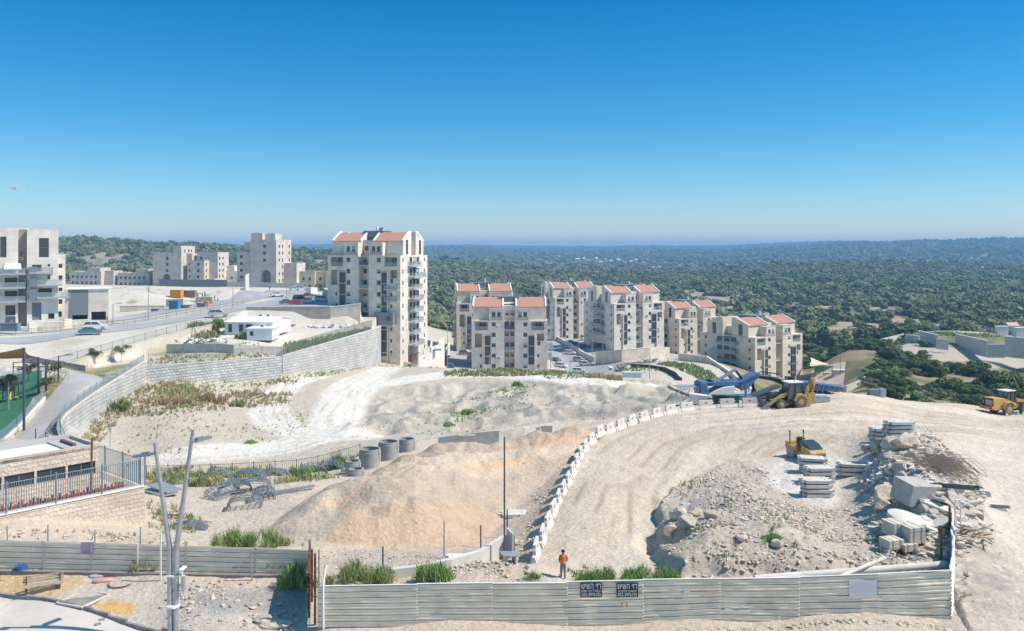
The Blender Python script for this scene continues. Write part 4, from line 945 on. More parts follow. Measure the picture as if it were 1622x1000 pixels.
apartment('red roofed stone house above the long cream yard wall, dark balconies on its left side', Vector((P(973, 0, 342).x, 342, -18.5)), R(29), H=17.4, seed=8, group=GA, sc=1.06)
apartment('small red roofed stone house wedged between two larger ones', Vector((P(1076, 0, 358).x, 358, -23)), R(34), H=14.8, seed=9, group=GA, stone=STONE_W, sc=1.04)
apartment('rightmost red roofed stone house, its glass stair tower above the yellow backhoe', Vector((P(1196, 0, 312).x, 312, -29.5)), R(38), H=18.2, seed=10, group=GA, stone=STONE_W, sc=1.24)

# ------------------------------------------------------------------ plain blocks on the plateau
def arch_wall(mb, x0, x1, y, z0, z1, ax, aw, ah, d, mi=0, bi=1, holes=()):
    """front wall with one arched opening: below spring line grid, above it a fan"""
    sp = ah - aw / 2
    facade(mb, lambda u, dd, v: (x0 + u, y + dd, z0 + v), x1 - x0, z1 - z0, [(ax - aw / 2 - x0, ax + aw / 2 - x0, 0, ah, d, bi)] + list(holes), mi, bi)
    n = 8
    for s in (-1, 1):
        pts = [(ax + s * aw / 2 * math.cos(math.pi / 2 * k / n), y + .02, z0 + sp + aw / 2 * math.sin(math.pi / 2 * k / n)) for k in range(n + 1)] + [(ax + s * aw / 2, y + .02, z0 + ah)]
        mb.extr(pts, (0, d * .9, 0), mi)
def block(label, loc, rz, vols, wins, arch=None, name='apartment_block', group=None, mats=None, rails=()):
    """vols: (x0,x1,y0,y1,h); wins: (face 'F'/'R'/'L', pos x, coord of the plane, list of z, w)"""
    root = thing(name, label, 'apartment block', loc, rz, group); mb = MB(); M = mats or [STONE, CONC_D]
    for i, (x0, x1, y0, y1, h) in enumerate(vols):
        if arch and i == arch[0]:
            arch_wall(mb, x0, x1, y0, -2, h, *arch[1:]); box_walls(mb, x0, x1, y0, y1, -2, h, 0, 'BLRT')
        else: box_walls(mb, x0, x1, y0, y1, -2, h, 0)
        m2 = MB(); t = .3
        for a in ((x0 - .03, x1 + .03, y0 - .03, y0 + t), (x0 - .03, x1 + .03, y1 - t, y1 + .03), (x0 - .03, x0 + t, y0 + t, y1 - t), (x1 - t, x1 + .03, y0 + t, y1 - t)): m2.box(*a, h + .003, h + .5)
        m2.build('parapet', [M[0]], root)
    mb.build('wall', M, root)
    if 'tall dark arch' in label: root.scale = (.76, 1, 1)
    for f, u, pl, zs, w in wins:
        for z in zs:
            if f == 'F': link('window', window_mesh(w, 1.4), root, (u, pl - .035, z), 0)
            elif f == 'R': link('window', window_mesh(w, 1.4), root, (pl + .035, u, z), math.pi / 2)
            else: link('window', window_mesh(w, 1.4), root, (pl - .035, u, z), -math.pi / 2)
    for (f, u0, u1, pl, z) in rails:
        m2 = MB()
        if f == 'F': m2.quad((u0, pl, z), (u1, pl, z), (u1, pl, z + 1.1), (u0, pl, z + 1.1))
        else: m2.quad((pl, u0, z), (pl, u1, z), (pl, u1, z + 1.1), (pl, u0, z + 1.1))
        m2.build('rail', [RAILG], root)
    return root
SM = 3.1; mauve = stone_mat('mauve_stone', (.61, .55, .49), 1.2, .4, (.44, .39, .35), .06, bump=.2)
# first block, px 242-338, D 443
x0 = P(242, 0, 443).x
fz = [2.2 + 3.1 * k for k in range(6)]
block('stone block with a tall dark arch, left of the two distant arched blocks', (x0, 443, .2), R(-6), [(0, 14.3, 0, 16, 17.6), (14.3, 20.2, -.8, 14, 21), (20.2, 24, 5, 18, 17.2), (23, 34.6, 1.2, 16, 13.6), (26, 40.5, 7, 20, 17.8), (34.6, 41, 2.6, 7, 4.5)],
      [('F', 10, 0, fz[3:5] + [fz[2]], 1.5), ('F', 10, 0, [14.4], 1.5), ('F', 30.6, 1.2, fz[0:4], 1.6), ('F', 24.6, 1.2, fz[0:4], .9), ('R', 3.5, 34.6, fz[0:4], 1.3), ('R', 9, 40.5, fz[1:5], 1.4), ('R', 13, 40.5, fz[1:5], 1.4), ('F', 29, 7, [14.6], 1.8), ('R', 3, 20.2, [18.3], 1.2), ('R', 7, 20.2, [18.3], 1.2), ('R', 10, 20.2, [18.3], 1.2)],
      arch=(0, 9.5, 5.4, 9.6, 3.0), mats=[mauve, CONC_D], rails=[('F', 24, 34.6, 1.2, 13.6), ('R', 1.2, 7, 34.6, 13.6)])
rb = thing('glazed_stair', 'x', 'x')
bpy.data.objects.remove(rb)
block('low white wing behind the left arched block', (P(338, 0, 455).x, 455, -.2), R(-6), [(0, 6, 0, 12, 9.8), (2, 14.5, 2, 14, 8.6), (6, 10, 3, 12, 11.2)], [('F', 5, 2, [1.5, 4.6], 1.0), ('F', 9, 2, [1.5, 4.6], 1.0), ('R', 6, 14.5, [1.5, 4.6], 1.2)], mats=[STONE, CONC_D])
block('taller stone block with a balconied arch, right of the two distant arched blocks', (P(372, 0, 412).x, 412, .6), R(-8),
      [(0, 6.5, 2.2, 14, 17.6), (2.5, 8.5, 4, 16, 22.3), (7.6, 20.2, 0, 18, 23.4), (7.6, 13, 1.0, 12, 26.5), (12.6, 18, 4, 12, 26.3), (20.2, 26.5, 9, 20, 12.4)],
      [('F', 2.2, 2.2, [2.4 + 3.2 * k for k in range(5)], 1.4), ('F', 14.6, 0, [13.6, 16.9, 20.1], 1.4), ('R', 3.5, 20.2, [4, 7.2, 13.6, 16.9, 20.1], 1.3), ('R', 7.5, 20.2, [4, 7.2, 10.4, 13.6, 16.9, 20.1], 1.2), ('R', 15.5, 20.2, [10.4, 13.6, 16.9, 20.1], 1.2), ('R', 14, 26.5, [4, 7.2], 1.2)],
      arch=(2, 15.2, 4.6, 11.8, 2.8), mats=[mauve, CONC_D], rails=[('F', 0, 6.5, 2.2, 17.6)])
for i, (px0, w, lab) in enumerate(((110, 18, 'low white stone building on the ridge, nearer the left edge'), (186, 18, 'low white stone building on the ridge beside the arched block'))):
    block(lab, (P(px0, 0, 455).x, 455, 1.2 if i == 0 else .6), R(-10), [(0, w, 0, 12, 6.8), (9, 16, 2, 11, 8.8), (w, w + 5, 3, 11, 6.2 if i else 7.2)],
          [('F', 2 + 2.6 * k, 0, [.9, 4.0], 1.0) for k in range(6)] + [('R', 4, w, [.9, 4.0], 1.0)], mats=[mauve, CONC_D], name='low_building', group='low white buildings on the ridge')
block('yellow stone row with small windows behind the car park', (P(474, 0, 400).x, 400, .5), R(0), [(0, 7, 0, 12, 9), (7, 12, 2.5, 12, 9), (12, 26, 0, 12, 9)],
      [('F', 2, 0, [2, 5.4], 1.0), ('F', 4.8, 0, [2, 5.4], 1.0), ('F', 9, 2.5, [2, 5.4], 1.0), ('F', 14.5, 0, [2, 5.4], 1.0), ('F', 17, 0, [2, 5.4], 1.0)], mats=[stone_mat('yellow_stone', (.56, .48, .34), 1.2, .4, (.48, .40, .28), .06), CONC_D], name='low_building')

# ------------------------------------------------------------------ big balconied house at the left edge
def left_house():
    D0 = 199; ox = P(0, 0, D0).x; m = D0 / F      # metres per photo pixel
    root = thing('balconied_house', 'pale stone apartment house with blue grey balconies at the left edge', 'apartment house', (ox, D0, 2.4), R(27)); root.scale = (.89, 1, 1)
    X = lambda px: px * m
    Z = lambda py: (CZ - (py - HY) * m) - 2.4
    mb = MB()
    def vol(a, b, y0, y1, top, holes=()):
        facade(mb, lambda u, d, v: (X(a) + u, y0 + d, v - 2), X(b) - X(a), Z(top) + 2, [(X(h[0]) - X(a), X(h[1]) - X(a), Z(h[3]) + 2, Z(h[2]) + 2, h[4], h[5]) for h in holes])
        box_walls(mb, X(a), X(b), y0, y1, -2, Z(top), 0, 'BLRT')
    # left wing, stair core, right wing
    vol(-45, 28, 0, 15, 361, [(0, 10, 375, 408, .25, 2), (30 - 28, 10, 0, 0, 0, 0)][:1] + [(8, 24, 484, 500, .25, 2), (8, 24, 502, 515, .3, 3), (8, 36, 440, 455, .6, 2)][:2] + [(-20, -4, 375, 408, .25, 2), (7, 27, 440, 455, 1.2, 2), (7, 27, 461, 474, 1.2, 2)])
    vol(28, 42, 1.6, 15, 361); vol(42, 92, 0, 15, 363, [(61, 77, 377, 408, .25, 2), (50, 65, 420, 431, .25, 2), (75, 79, 419, 423, .2, 2), (60, 82, 458, 473, 1.2, 2), (50, 65, 481, 509, .3, 3), (76, 86, 499, 508, .3, 2), (75, 79, 437, 444, .3, 2)])
    vol(92, 104, 2, 15, 404, [(92.5, 99, 419, 426, .2, 2), (92.5, 99, 438, 445, .2, 2), (92.5, 99, 458, 464, .2, 2), (92.5, 99, 477, 485, .2, 2), (92.5, 98, 497, 506, .2, 2)])
    mb.build('wall', [stone_mat('bright_stone', (.80, .74, .66), 1.2, .42, (.72, .66, .58), .05, bump=.2), PLASTER, GLASS, GREY], root)
    for a, b, t, bo, k in ((61, 77, 377, 408, 2), (0, 10, 375, 408, 2), (30, 37, 398, 406, 0), (50, 65, 420, 431, 0), (60, 82, 458, 473, 0)):
        link('window', window_mesh(X(b) - X(a), Z(t) - Z(bo), k), root, (X((a + b) / 2), .12 if a != 60 else 1.1, Z(bo)), 0)
    for t in (419, 438, 458, 477): link('window', window_mesh(X(6.5), 1.0, 0), root, (X(95.7), 2.1, Z(t + 7)), 0)
    mb = MB()
    for a, b in ((46, 58), (46, 58)): pass
    for a, b, t, bo in ((46, 58, 423, 437), (46, 58, 442, 455), (46, 58, 459, 478)): mb.box(X(a), X(b), -1.5, -.003, Z(bo), Z(t))
    mb.build('grey_bay', [GREY], root)
    TF = lambda u, d, v: (u, d, v)
    for a, b, py in ((-30, 40, 433), (-30, 40, 455), (-30, 40, 477), (46, 84, 432), (58, 99, 452), (58, 112, 472)):
        balcony(root, TF, X(a), X(b), Z(py), 1.6 if a > 0 else 2.2, GREYB)
    mb = MB()
    mb.extr([(X(6), -2.2, Z(427)), (X(34), -2.2, Z(427)), (X(32), 0, Z(418)), (X(8), 0, Z(418))], (0, 0, .05)); mb.build('awning', [WHITE], root)
    mb = MB(); mb.extr([(X(108), -.6, 0), (X(101), -.6, 0), (X(104), -.6, Z(474)), (X(109), -.6, Z(474))], (0, 1.2, 0)); mb.build('raking_pier', [STONE], root)
    for u, z in ((33, 412), (40, 425), (41, 447), (40, 466)): link('air_conditioner', ac_mesh(), root, (X(u), 1.55 if 28 < u < 42 else 0, Z(z)), 0)
    mb = MB(); mb.box(X(28.5), X(41.5), 1.55, 1.59, Z(520), Z(363)); mb.build('stair_panel', [mat('taupe_panel', (.30, .28, .25), .8)], root)
    mb = MB(); mb.box(X(92), X(107), 2.5, 9, Z(404), Z(404) + .2); mb.quad((X(107), 2.5, Z(404)), (X(107), 9, Z(404)), (X(107), 9, Z(400)), (X(107), 2.5, Z(400)), 1); mb.build('roof_rail', [GREYB, RAILG], root)
    # garage annex
    r2 = thing('garage', 'flat roofed garage with open bays next to the balconied house', 'garage', (P(107, 0, 207).x, 207, 3.2), R(22))
    k = 205 / F; mb = MB(); h = (517 - 467) * k; w1 = 30 * k; w2 = 60 * k
    facade(mb, lambda u, d, v: (u, d, v - 1), w1, h + 1, [(1, w1 - .2, 1, 2.3, 4, 2)], 1, 2); facade(mb, lambda u, d, v: (w1 + u, d, v - 1), w2 - w1, h + 1, [(.6, w2 - w1 - .6, 1, 3.0, 4.5, 2)], 0, 2)
    box_walls(mb, 0, w2, 0, 8, -1, h, 0, 'BLRT'); mb.build('wall', [STONE, GREY, CONC_D], r2)
    mb = MB(); mb.box(-.3, w2 + .15, -.3, 8.2, h + .003, h + .25); mb.build('roof', [TRIM], r2)
    # garden walls along the street
    for i, (a, b, Dq, hh, lab) in enumerate(((45, 58, 187, 1.6, 'short stone garden wall end in front of the balconied house'), (68, 102, 188, 1.9, 'long stone garden wall in front of the balconied house'), (101, 113, 192, 2.0, 'stone garden wall step near the garage'), (113, 140, 197, 1.5, 'stone garden wall in front of the garage'))):
        pa, pb = P(a, 0, Dq - 1), P(b, 0, Dq + 1); za = g1(pa.x, pa.y)
        wall('garden_wall', lab, [(pa.x, pa.y), (pb.x, pb.y)], [za + hh] * 2, [za - 1] * 2, .35, STONE_W, cap=TRIM)
    mb = MB(); mb.box(0, 3.5, 0, 1.2, 0, 1.5, 0); mb.box(-.05, 3.55, -.05, 1.25, 1.5, 1.6, 0)
    for k in range(6): mb.box(.1 + k * .58, .5 + k * .58, -.03, -.003, .15, 1.35, 1)
    tag(mb.build('skip', [mat('blue_grey_paint', (.16, .22, .28), .6), GREY], None, loc=P(0, 525, 177)), 'blue grey rubbish skip on the kerb at the left edge', 'skip')
left_house()

# ------------------------------------------------------------------ white site huts
def hut(label, p, rz, L, Wd, h, over=.25, wins=(), ridge=0.0, acs=()):
    root = thing('site_hut', label, 'portable hut', p, rz); mb = MB()
    mb.box(0, L, 0, Wd, 0, h, 0)
    if ridge: mb.extr([(L, 0, h), (L, Wd, h), (L, Wd / 2, h + ridge)], (-L, 0, 0), 0)
    mb.build('wall', [WHITE], root)
    m2 = MB()
    if ridge:
        m2.extr([(-over, -over, h - .02), (L + over, -over, h - .02), (L + over, Wd / 2, h + ridge + .03), (-over, Wd / 2, h + ridge + .03)], (0, 0, .12)); m2.extr([(-over, Wd / 2, h + ridge + .03), (L + over, Wd / 2, h + ridge + .03), (L + over, Wd + over, h - .02), (-over, Wd + over, h - .02)], (0, 0, .12))
    else: m2.box(-over, L + over, -over, Wd + over, h + .003, h + .15)
    m2.build('roof', [WHITE], root)
    for u, z, w, hh in wins: link('window', window_mesh(w, hh, 0), root, (u, -.035, z), 0)
    for u, v in acs: 
        link('air_conditioner', ac_mesh(), root, (u, v, h + ridge * .6 + .1), 0)
    return root
p = P(356, 527, 190); hut('large white portable hut with a low gable roof in front of the grey wall', Vector((p.x, p.y, g1(p.x, p.y) - .1)), R(-4), 10.5, 12, 2.8, wins=((1.2, .7, .8, 1.7), (3.6, .7, .9, 1.7), (5.4, 1.2, 1.4, 1.2)), ridge=.7, acs=((4.8, 9), (6.4, 9.4)))
p = P(391, 535, 184); hut('small white portable hut standing before the larger hut', Vector((p.x, p.y, g1(p.x, p.y) - .1)), R(2), 5.2, 6.5, 2.4, wins=((1.0, 1.0, .7, .9),), acs=((2.6, 3),))
# ------------------------------------------------------------------ concrete barriers along the haul road
def barrier_proto(label, cat='barrier', group='concrete barriers along the haul road'):
    root = thing('concrete_barrier', label, cat, (0, 0, 0), 0, group); mb = MB()
    # profile swept along x: base with toes, stem; tabs at both ends
    def prof(x0, x1, pts): mb.extr([(x0, y, z) for y, z in pts], (x1 - x0, 0, 0))
    st = [(-.28, 0), (.28, 0), (.28, .12), (.12, .42), (.10, 1.12), (-.10, 1.12), (-.12, .42), (-.28, .12)]
    prof(-.95, .95, st)
    lo = [(-.22, 0), (.22, 0), (.22, .12), (.10, .40), (.10, .48), (-.10, .48), (-.10, .40), (-.22, .12)]
    prof(-1.42, -.951, lo); prof(.951, 1.42, lo)
    for s in (-1, 1): mb.box(*sorted((s * .952, s * 1.12)), -.07, .07, .72, .86)
    b = mb.build('block', [CONC_W], root, bevel=.02)
    m2 = MB(); m2.box(-.16, .16, -.128, -.121, .70, .86, 0); m2.build('red_mark', [mat('red_paint', (.55, .10, .08), .7)], root)
    return root
BP = [(843,895),(857,862),(867,838),(878,812),(888,790),(897,772),(905,755),(914,738),(922,722),(933,708),(948,697),(965,688),(985,679),(1005,671),(1030,663),(1055,656),(1085,650),(1120,647),(1160,645),(1205,644)]
bl = [XY(px, 28000 / (py - 395)) for px, py in BP]
Q = resample(bl, 3.05); bar0 = None; rs = random.Random(2)
ORD = 'first second third fourth fifth sixth seventh eighth ninth tenth eleventh twelfth thirteenth fourteenth fifteenth sixteenth seventeenth eighteenth nineteenth twentieth twenty-first twenty-second twenty-third twenty-fourth twenty-fifth twenty-sixth twenty-seventh twenty-eighth twenty-ninth thirtieth'.split()
desc = ['nearest concrete barrier of the curved row, at its lower end by the walking worker', 'second concrete barrier from the lower end of the curved row']
for i, (a, b) in enumerate(zip(Q, Q[1:])):
    m_ = (a + b) / 2; ang = math.atan2(b.y - a.y, b.x - a.x) + rs.uniform(-.05, .05); loc = (m_.x, m_.y, g1(m_.x, m_.y) - .02)
    lab = 'nearest white concrete barrier of the curved row, at its lower end by the walking worker' if i == 0 else ORD[i] + ' white concrete barrier of the curved row, counted from its lower end by the worker'
    if bar0 is None: bar0 = barrier_proto(lab); bar0.location = loc; bar0.rotation_euler = (0, 0, ang)
    else: dup(bar0, loc, ang, lab)
# ------------------------------------------------------------------ precast slabs in stacks
def slab_mesh():
    mb = MB(); p = [(-1.0, -.7), (1.0, -.7), (1.0, -.45), (1.25, -.45), (1.25, -.2), (1.0, -.2), (1.0, .2), (1.25, .2), (1.25, .45), (1.0, .45), (1.0, .7), (-1.0, .7), (-1.0, .45), (-1.25, .45), (-1.25, .2), (-1.0, .2), (-1.0, -.2), (-1.25, -.2), (-1.25, -.45), (-1.0, -.45)]
    mb.prism(p, 0, .24, 0)
    for x, y in ((-.6, -.3), (.6, -.3), (-.6, .3), (.6, .3)): mb.tube((x, y, .241), (x, y, .262), .05, n=8, mi=1)
    mb.box(-.7, -.55, -.6, .6, -.11, -.003, 2); mb.box(.55, .7, -.6, .6, -.11, -.003, 2)
    return mb.mesh('precast_slab', [CONC_W, CONC_D, WOODB])
SLAB = slab_mesh(); GS = 'white precast slabs lying in stacks'
def slab_stack(px, py, n, where, rz=0.0, D=None):
    p = G(px, py) if D is None else Vector((*XY(px, D), g1(*XY(px, D))))
    for k in range(n):
        nm = 'topmost' if k == n - 1 else ('bottom' if k == 0 else ('second from the ground' if k == 1 else 'third from the ground'))
        o = link('precast_slab', SLAB, None, (p.x + rs.uniform(-.12, .12), p.y + rs.uniform(-.1, .1), p.z + .12 + k * .36), rz + rs.uniform(-.04, .04))
        o.rotation_euler = (0, rs.uniform(-.02, .02), o.rotation_euler[2]); tag(o, f'white precast slab, {nm} of {where}', 'concrete slab', GS)
slab_stack(1294, 787, 4, 'the nearest stack on the gravel pad')
slab_stack(1296, 766, 4, 'the middle stack on the gravel pad')
slab_stack(1288, 750, 4, 'the stack right in front of the yellow roller', -.2)
slab_stack(1348, 753, 3, 'the short stack to the right of the pad', -.1)
slab_stack(1388, 716, 2, 'the low stack beside the pale boulders', -.1)
slab_stack(1399, 702, 4, 'the far stack, left one of two', 0)
slab_stack(1424, 699, 5, 'the far stack, right one of two', .1)
p = G(815, 817); o = link('precast_slab', SLAB, None, (p.x, p.y, p.z + .05), .05); tag(o, 'single white precast slab lying at the foot of the soil mound', 'concrete slab', GS)
p = G(727, 893); o = link('precast_slab', SLAB, None, (p.x, p.y, p.z + .3), .5); o.rotation_euler = (.2, .1, .3); tag(o, 'single white precast slab lying on the low broken wall', 'concrete slab', GS); o.scale = (.7, .6, .6)
# ------------------------------------------------------------------ manhole rings
def ring(px, D, zb, r, h, label, lip=True):
    x, y = XY(px, D); root = thing('manhole_ring', label, 'concrete ring', (x, y, zb), 0, 'concrete manhole rings'); mb = MB(); t = .13
    pr = [(r, 0), (r, h - .28), (r - .05, h - .25), (r - .05, h), (r - t - .05, h), (r - t, h - .05), (r - t, 0)]
    mb.lathe(pr, n=40, closed=True); mb.build('wall', [mat('grey_ring_concrete', (.36, .36, .355), .9, ns=1.5, amp=.1)], root, smooth=True)
    m2 = MB(); m2.tube((r * .9, -r * .48, h), (r * .97, -r * .55, h - 1.1), .025, n=5); m2.build('lifting_rope', [WOODB], root)
ring(586, 92.5, -3.0, 1.13, 2.15, 'squat grey concrete ring standing left of the two tall rings')
ring(615.5, 96, -3.1, 1.13, 2.25, 'tallest grey concrete ring in the middle of the group')
ring(645, 99, -3.2, .93, 2.0, 'grey concrete ring on the right, behind the tallest one')
ring(559, 89.5, -2.9, .80, 1.5, 'small grey concrete ring furthest left'); ring(564.5, 87.3, -3.2, .80, 1.55, 'small grey concrete ring in front of the squat one')
# ------------------------------------------------------------------ low walls
a = [P(694, 692, 99), P(740, 686, 99), P(790, 681, 99), P(830, 676, 101), P(862, 671, 104), P(884, 667, 106)]
wall('low_retaining_wall', 'low jagged grey concrete wall behind the mound top', [(p.x, p.y) for p in a], [p.z - .05 for p in a], [p.z - 1.6 for p in a], .3, CONC)
for k in range(7):
    u = k / 6; p = a[1].lerp(a[4], u); mb = MB(); mb.obox((0, 0, .05), (1.9, .2, 1.0), .12, 0, rx=.35); tag(mb.build('wall_panel', [CONC], None, loc=(p.x, p.y - .5, p.z - .6), bevel=.03), ('leaning grey concrete panel at the left end of the low wall', 'leaning grey concrete panel, second at the low wall', 'leaning grey concrete panel, third at the low wall', 'leaning grey concrete panel in the middle of the low wall', 'leaning grey concrete panel, third from the right at the low wall', 'leaning grey concrete panel, second from the right at the low wall', 'leaning grey concrete panel at the right end of the low wall')[k], 'concrete panel', 'leaning wall panels')
q = [P(583, 912, 52.5), P(660, 899, 53.5), P(712, 893, 54.5), P(760, 874, 56.5), P(800, 846, 58.5)]
wall('broken_wall', 'low broken concrete wall rising to the thin light pole', [(p.x, p.y) for p in q], [g1(p.x, p.y) + h for p, h in zip(q, (.45, .5, .5, .8, 1.5))], [g1(p.x, p.y) - 1 for p in q], .35, CONC_W)
pp = P(808, 852, 58.3); mb = MB(); mb.obox((0, 0, .8), (.12, 1.3, 2.3), .3); mb.obox((.15, .1, .9), (.05, 1.0, 1.7), .3, 1); tag(mb.build('formwork_panel', [CONC_W, STEEL], None, loc=(pp.x, pp.y, g1(pp.x, pp.y) - .2)), 'upright pale formwork panel beside the thin light pole', 'panel')
pp = G(808, 893); mb = MB(); mb.obox((0, 0, .62), (1.2, .9, .07), .3, 0, ry=.12); mb.obox((.25, 0, .3), (.1, .7, .6), .3, 0); mb.obox((-.3, 0, .28), (.1, .7, .5), .3, 0); tag(mb.build('sheet_shelter', [STEEL], None, loc=pp), 'small bent metal sheet propped at the foot of the light pole', 'sheet')
# ------------------------------------------------------------------ poles and posts
def pole(name, label, p, h, r, m=STEEL, cat='pole', lean=(0, 0)):
    mb = MB(); mb.tube((0, 0, -.3), (lean[0], lean[1], h), r, r * .8, 10); return tag(mb.build(name, [m], None, loc=p), label, cat)
x, y = XY(799, 57); pole('light_pole', 'tall thin grey light pole without a lamp by the barriers', (x, y, g1(x, y)), P(799, 692, 57).z - g1(x, y), .065, STEEL_D)
for px, pb, pt, lab in ((703.5, 884, 825, 'slim white steel post behind the corrugated fence'), (761.5, 868, 832, 'thin dark steel post behind the broken wall'), (606.5, 905, 866, 'short grey steel post at the edge of the green weeds'), (803.5, 850, 807, 'short steel post next to the thin light pole'), (174.5, 708, 652, 'steel pole standing on the chalk slope above the school roof'), (56.5, 714, 679, 'thin dark pole on the footpath near the school roof')):
    g = G(px, pb); pole('steel_post', lab, g, (pb - pt) / F * g.y, .06 if px != 703.5 else .05, STEEL if px in (703.5, 174.5) else STEEL_D)
# twin street lamp in the foreground
root = thing('twin_street_lamp', 'grey street lamp with two splayed posts standing at the front pavement', 'street lamp', (-17.65, 46, 0)); D0 = 46
mb = MB(); mb.tube((-.13, 0, -.2), (-.17, 0, 4.4), .14, .135, 16); mb.tube((-.17, 0, 4.4), (-.95, 0, 9.95), .135, .085, 16); mb.build('post', [STEEL], root, smooth=True)
mb = MB(); mb.tube((.15, .02, -.2), (.17, .02, 4.4), .14, .135, 16); mb.tube((.17, .02, 4.4), (1.05, .02, 10.6), .135, .085, 16); mb.build('post', [STEEL], root, smooth=True)
LAMPM = mat('lamp_housing', (.20, .22, .25), .5)
def head(root, p, d, L=1.05, w=.34):
    d = Vector(d).normalized(); s = Vector((0, 0, 1)).cross(d).normalized(); u = d.cross(s); p = Vector(p); mb = MB()
    def bx(a, b, hw, t, z, mi=0):
        c = [p + d * a - s * hw + u * z, p + d * a + s * hw + u * z, p + d * b + s * hw * .9 + u * z, p + d * b - s * hw * .9 + u * z]; mb.extr(c, u * t, mi)
    bx(0, .18, .06, .12, -.03); bx(.18, L, w / 2, .12, -.05); bx(.25, .62, w / 3, .09, .073, 0); 
    for k in range(4): bx(.3 + k * .17, .38 + k * .17, w / 2 - .04, .01, -.062, 1)
    h = mb.build('lamp_head', [LAMPM, TRIM], root, bevel=.01); return h
head(root, (-.93, -.05, 9.35), (-1, -.25, -.06)); head(root, (1.0, .0, 9.95), (.75, .9, .12))
mb = MB(); mb.box(-.32, .32, -.22, .22, 3.0, 3.06); mb.box(.28, .62, -.05, .05, 2.99, 3.03); mb.box(.42, .62, -.3, .3, 3.35, 3.42); mb.box(.44, .50, -.04, .04, 2.4, 3.35); mb.box(.5, .6, -.15, .15, 2.2, 3.0, 1); mb.tube((0, 0, 1.4), (0, 0, 1.5), .34, n=16)
mb.build('bracket', [TRIM, STEEL], root)
# ------------------------------------------------------------------ corrugated site fences
CORR = mat('corrugated_sheet', (.84, .77, .64), .7, ns=.6, amp=.08, bump=.15, bs=30, dist=.005, col2=(.68, .60, .47)); 
def corr_panel(a, b, za, zb, ta, tb, ribs, root, o, seed, dent=0.02, m=CORR, side=-1, buckle=0.0, mats=None):
    """one panel of horizontally ribbed sheet from a to b (xy); bottom za/zb, top ta/tb"""
    rs = np.random.RandomState(seed); a = Vector(a); b = Vector(b); L = (b - a).length; d = (b - a) / L; n = Vector((-d.y, d.x)) * side
    nu = max(10, int(L / .16)); prof = []; 
    for k in range(ribs):
        for v, off in ((0.0, 0), (.12, 0), (.16, .03), (.30, .035), (.34, .012), (.62, .012), (.66, .03), (.88, .04), (.895, -.09), (.955, -.09)): prof.append(((k + v) / ribs, off))
    prof.append((1, 0)); V = []; U = np.linspace(0, 1, nu + 1)
    for v, off in prof:
        for u in U:
            x, y = a.x + d.x * L * u, a.y + d.y * L * u; zb_ = za + (zb - za) * u; zt = ta + (tb - ta) * u
            w = float(fbm(np.array([u * L * .7 + seed * 3.1]), np.array([v * 3.0]), 3, seed)[0]); w2 = float(fbm(np.array([u * L * .5 + seed]), np.array([v * 1.2]), 2, seed + 9)[0])
            q = dent * w * 1.6 + off * (1 - .3 * abs(w)) + buckle * w2 * 1.2; dz = buckle * .5 * w + .008 * w2
            V.append((x + n.x * q - o.x, y + n.y * q - o.y, zb_ + (zt - zb_) * v + dz - o.z))
    nv = len(prof); Fs = [(j * (nu + 1) + i, j * (nu + 1) + i + 1, (j + 1) * (nu + 1) + i + 1, (j + 1) * (nu + 1) + i) for j in range(nv - 1) for i in range(nu)]
    mb = MB(); mb.add(V, Fs, 0); return mb.build('panel', [m], root, smooth=False)
ff = thing('corrugated_fence', 'long ribbed metal site fence with two black signs across the front', 'fence', (-10.3, 46.7, 0)); o = Vector((-10.3, 46.7, 0))
seams = [503, 660, 779, 898, 1018, 1140, 1265, 1390, 1506]; tops = [929, 926, 924, 923, 920, 917.5, 915, 910, 904]
def fd(px): return 46.7 + (px - 503) / 1003 * .7
FP = []
for i in range(8):
    pa, pb = XY(seams[i], fd(seams[i])), XY(seams[i + 1] + 2, fd(seams[i + 1]) - .03)
    ta = CZ - (tops[i] - HY) / F * fd(seams[i]) + (0, .02, -.02, .03, .05, .0, .02, .02)[i]; tb = CZ - (tops[i + 1] - HY) / F * fd(seams[i + 1]) + (0, .02, -.02, .03, .03, 0, .02, .02)[i]
    za = (.02, .05, .0, .0, .05, .22, .10, .12)[i]; zb = (.05, 0, 0, .02, .24, .05, .12, -.02)[i]
    corr_panel(pa, pb, za, zb, ta, tb, 7, ff, o, 40 + i, (.02, .02, .02, .025, .03, .03, .03, .05)[i], side=-1 if True else 1, buckle=.0 if i < 7 else .10)
    FP.append((pa, pb, ta, tb))
mb = MB()
for (pa, pb, ta, tb) in FP:
    mb.extr([(pa[0] - o.x, pa[1] - o.y - .05, ta), (pb[0] - o.x, pb[1] - o.y - .05, tb), (pb[0] - o.x, pb[1] - o.y - .05, tb + .035), (pa[0] - o.x, pa[1] - o.y - .05, ta + .035)], (0, .09, 0))
mb.build('top_rail', [TRIM], ff)
for (pa, pb, ta, tb) in FP[1:]:
    m2 = MB(); m2.box(pa[0] - o.x - .04, pa[0] - o.x + .04, pa[1] - o.y + .06, pa[1] - o.y + .14, 0, ta - .05); m2.build('post', [RUST], ff)
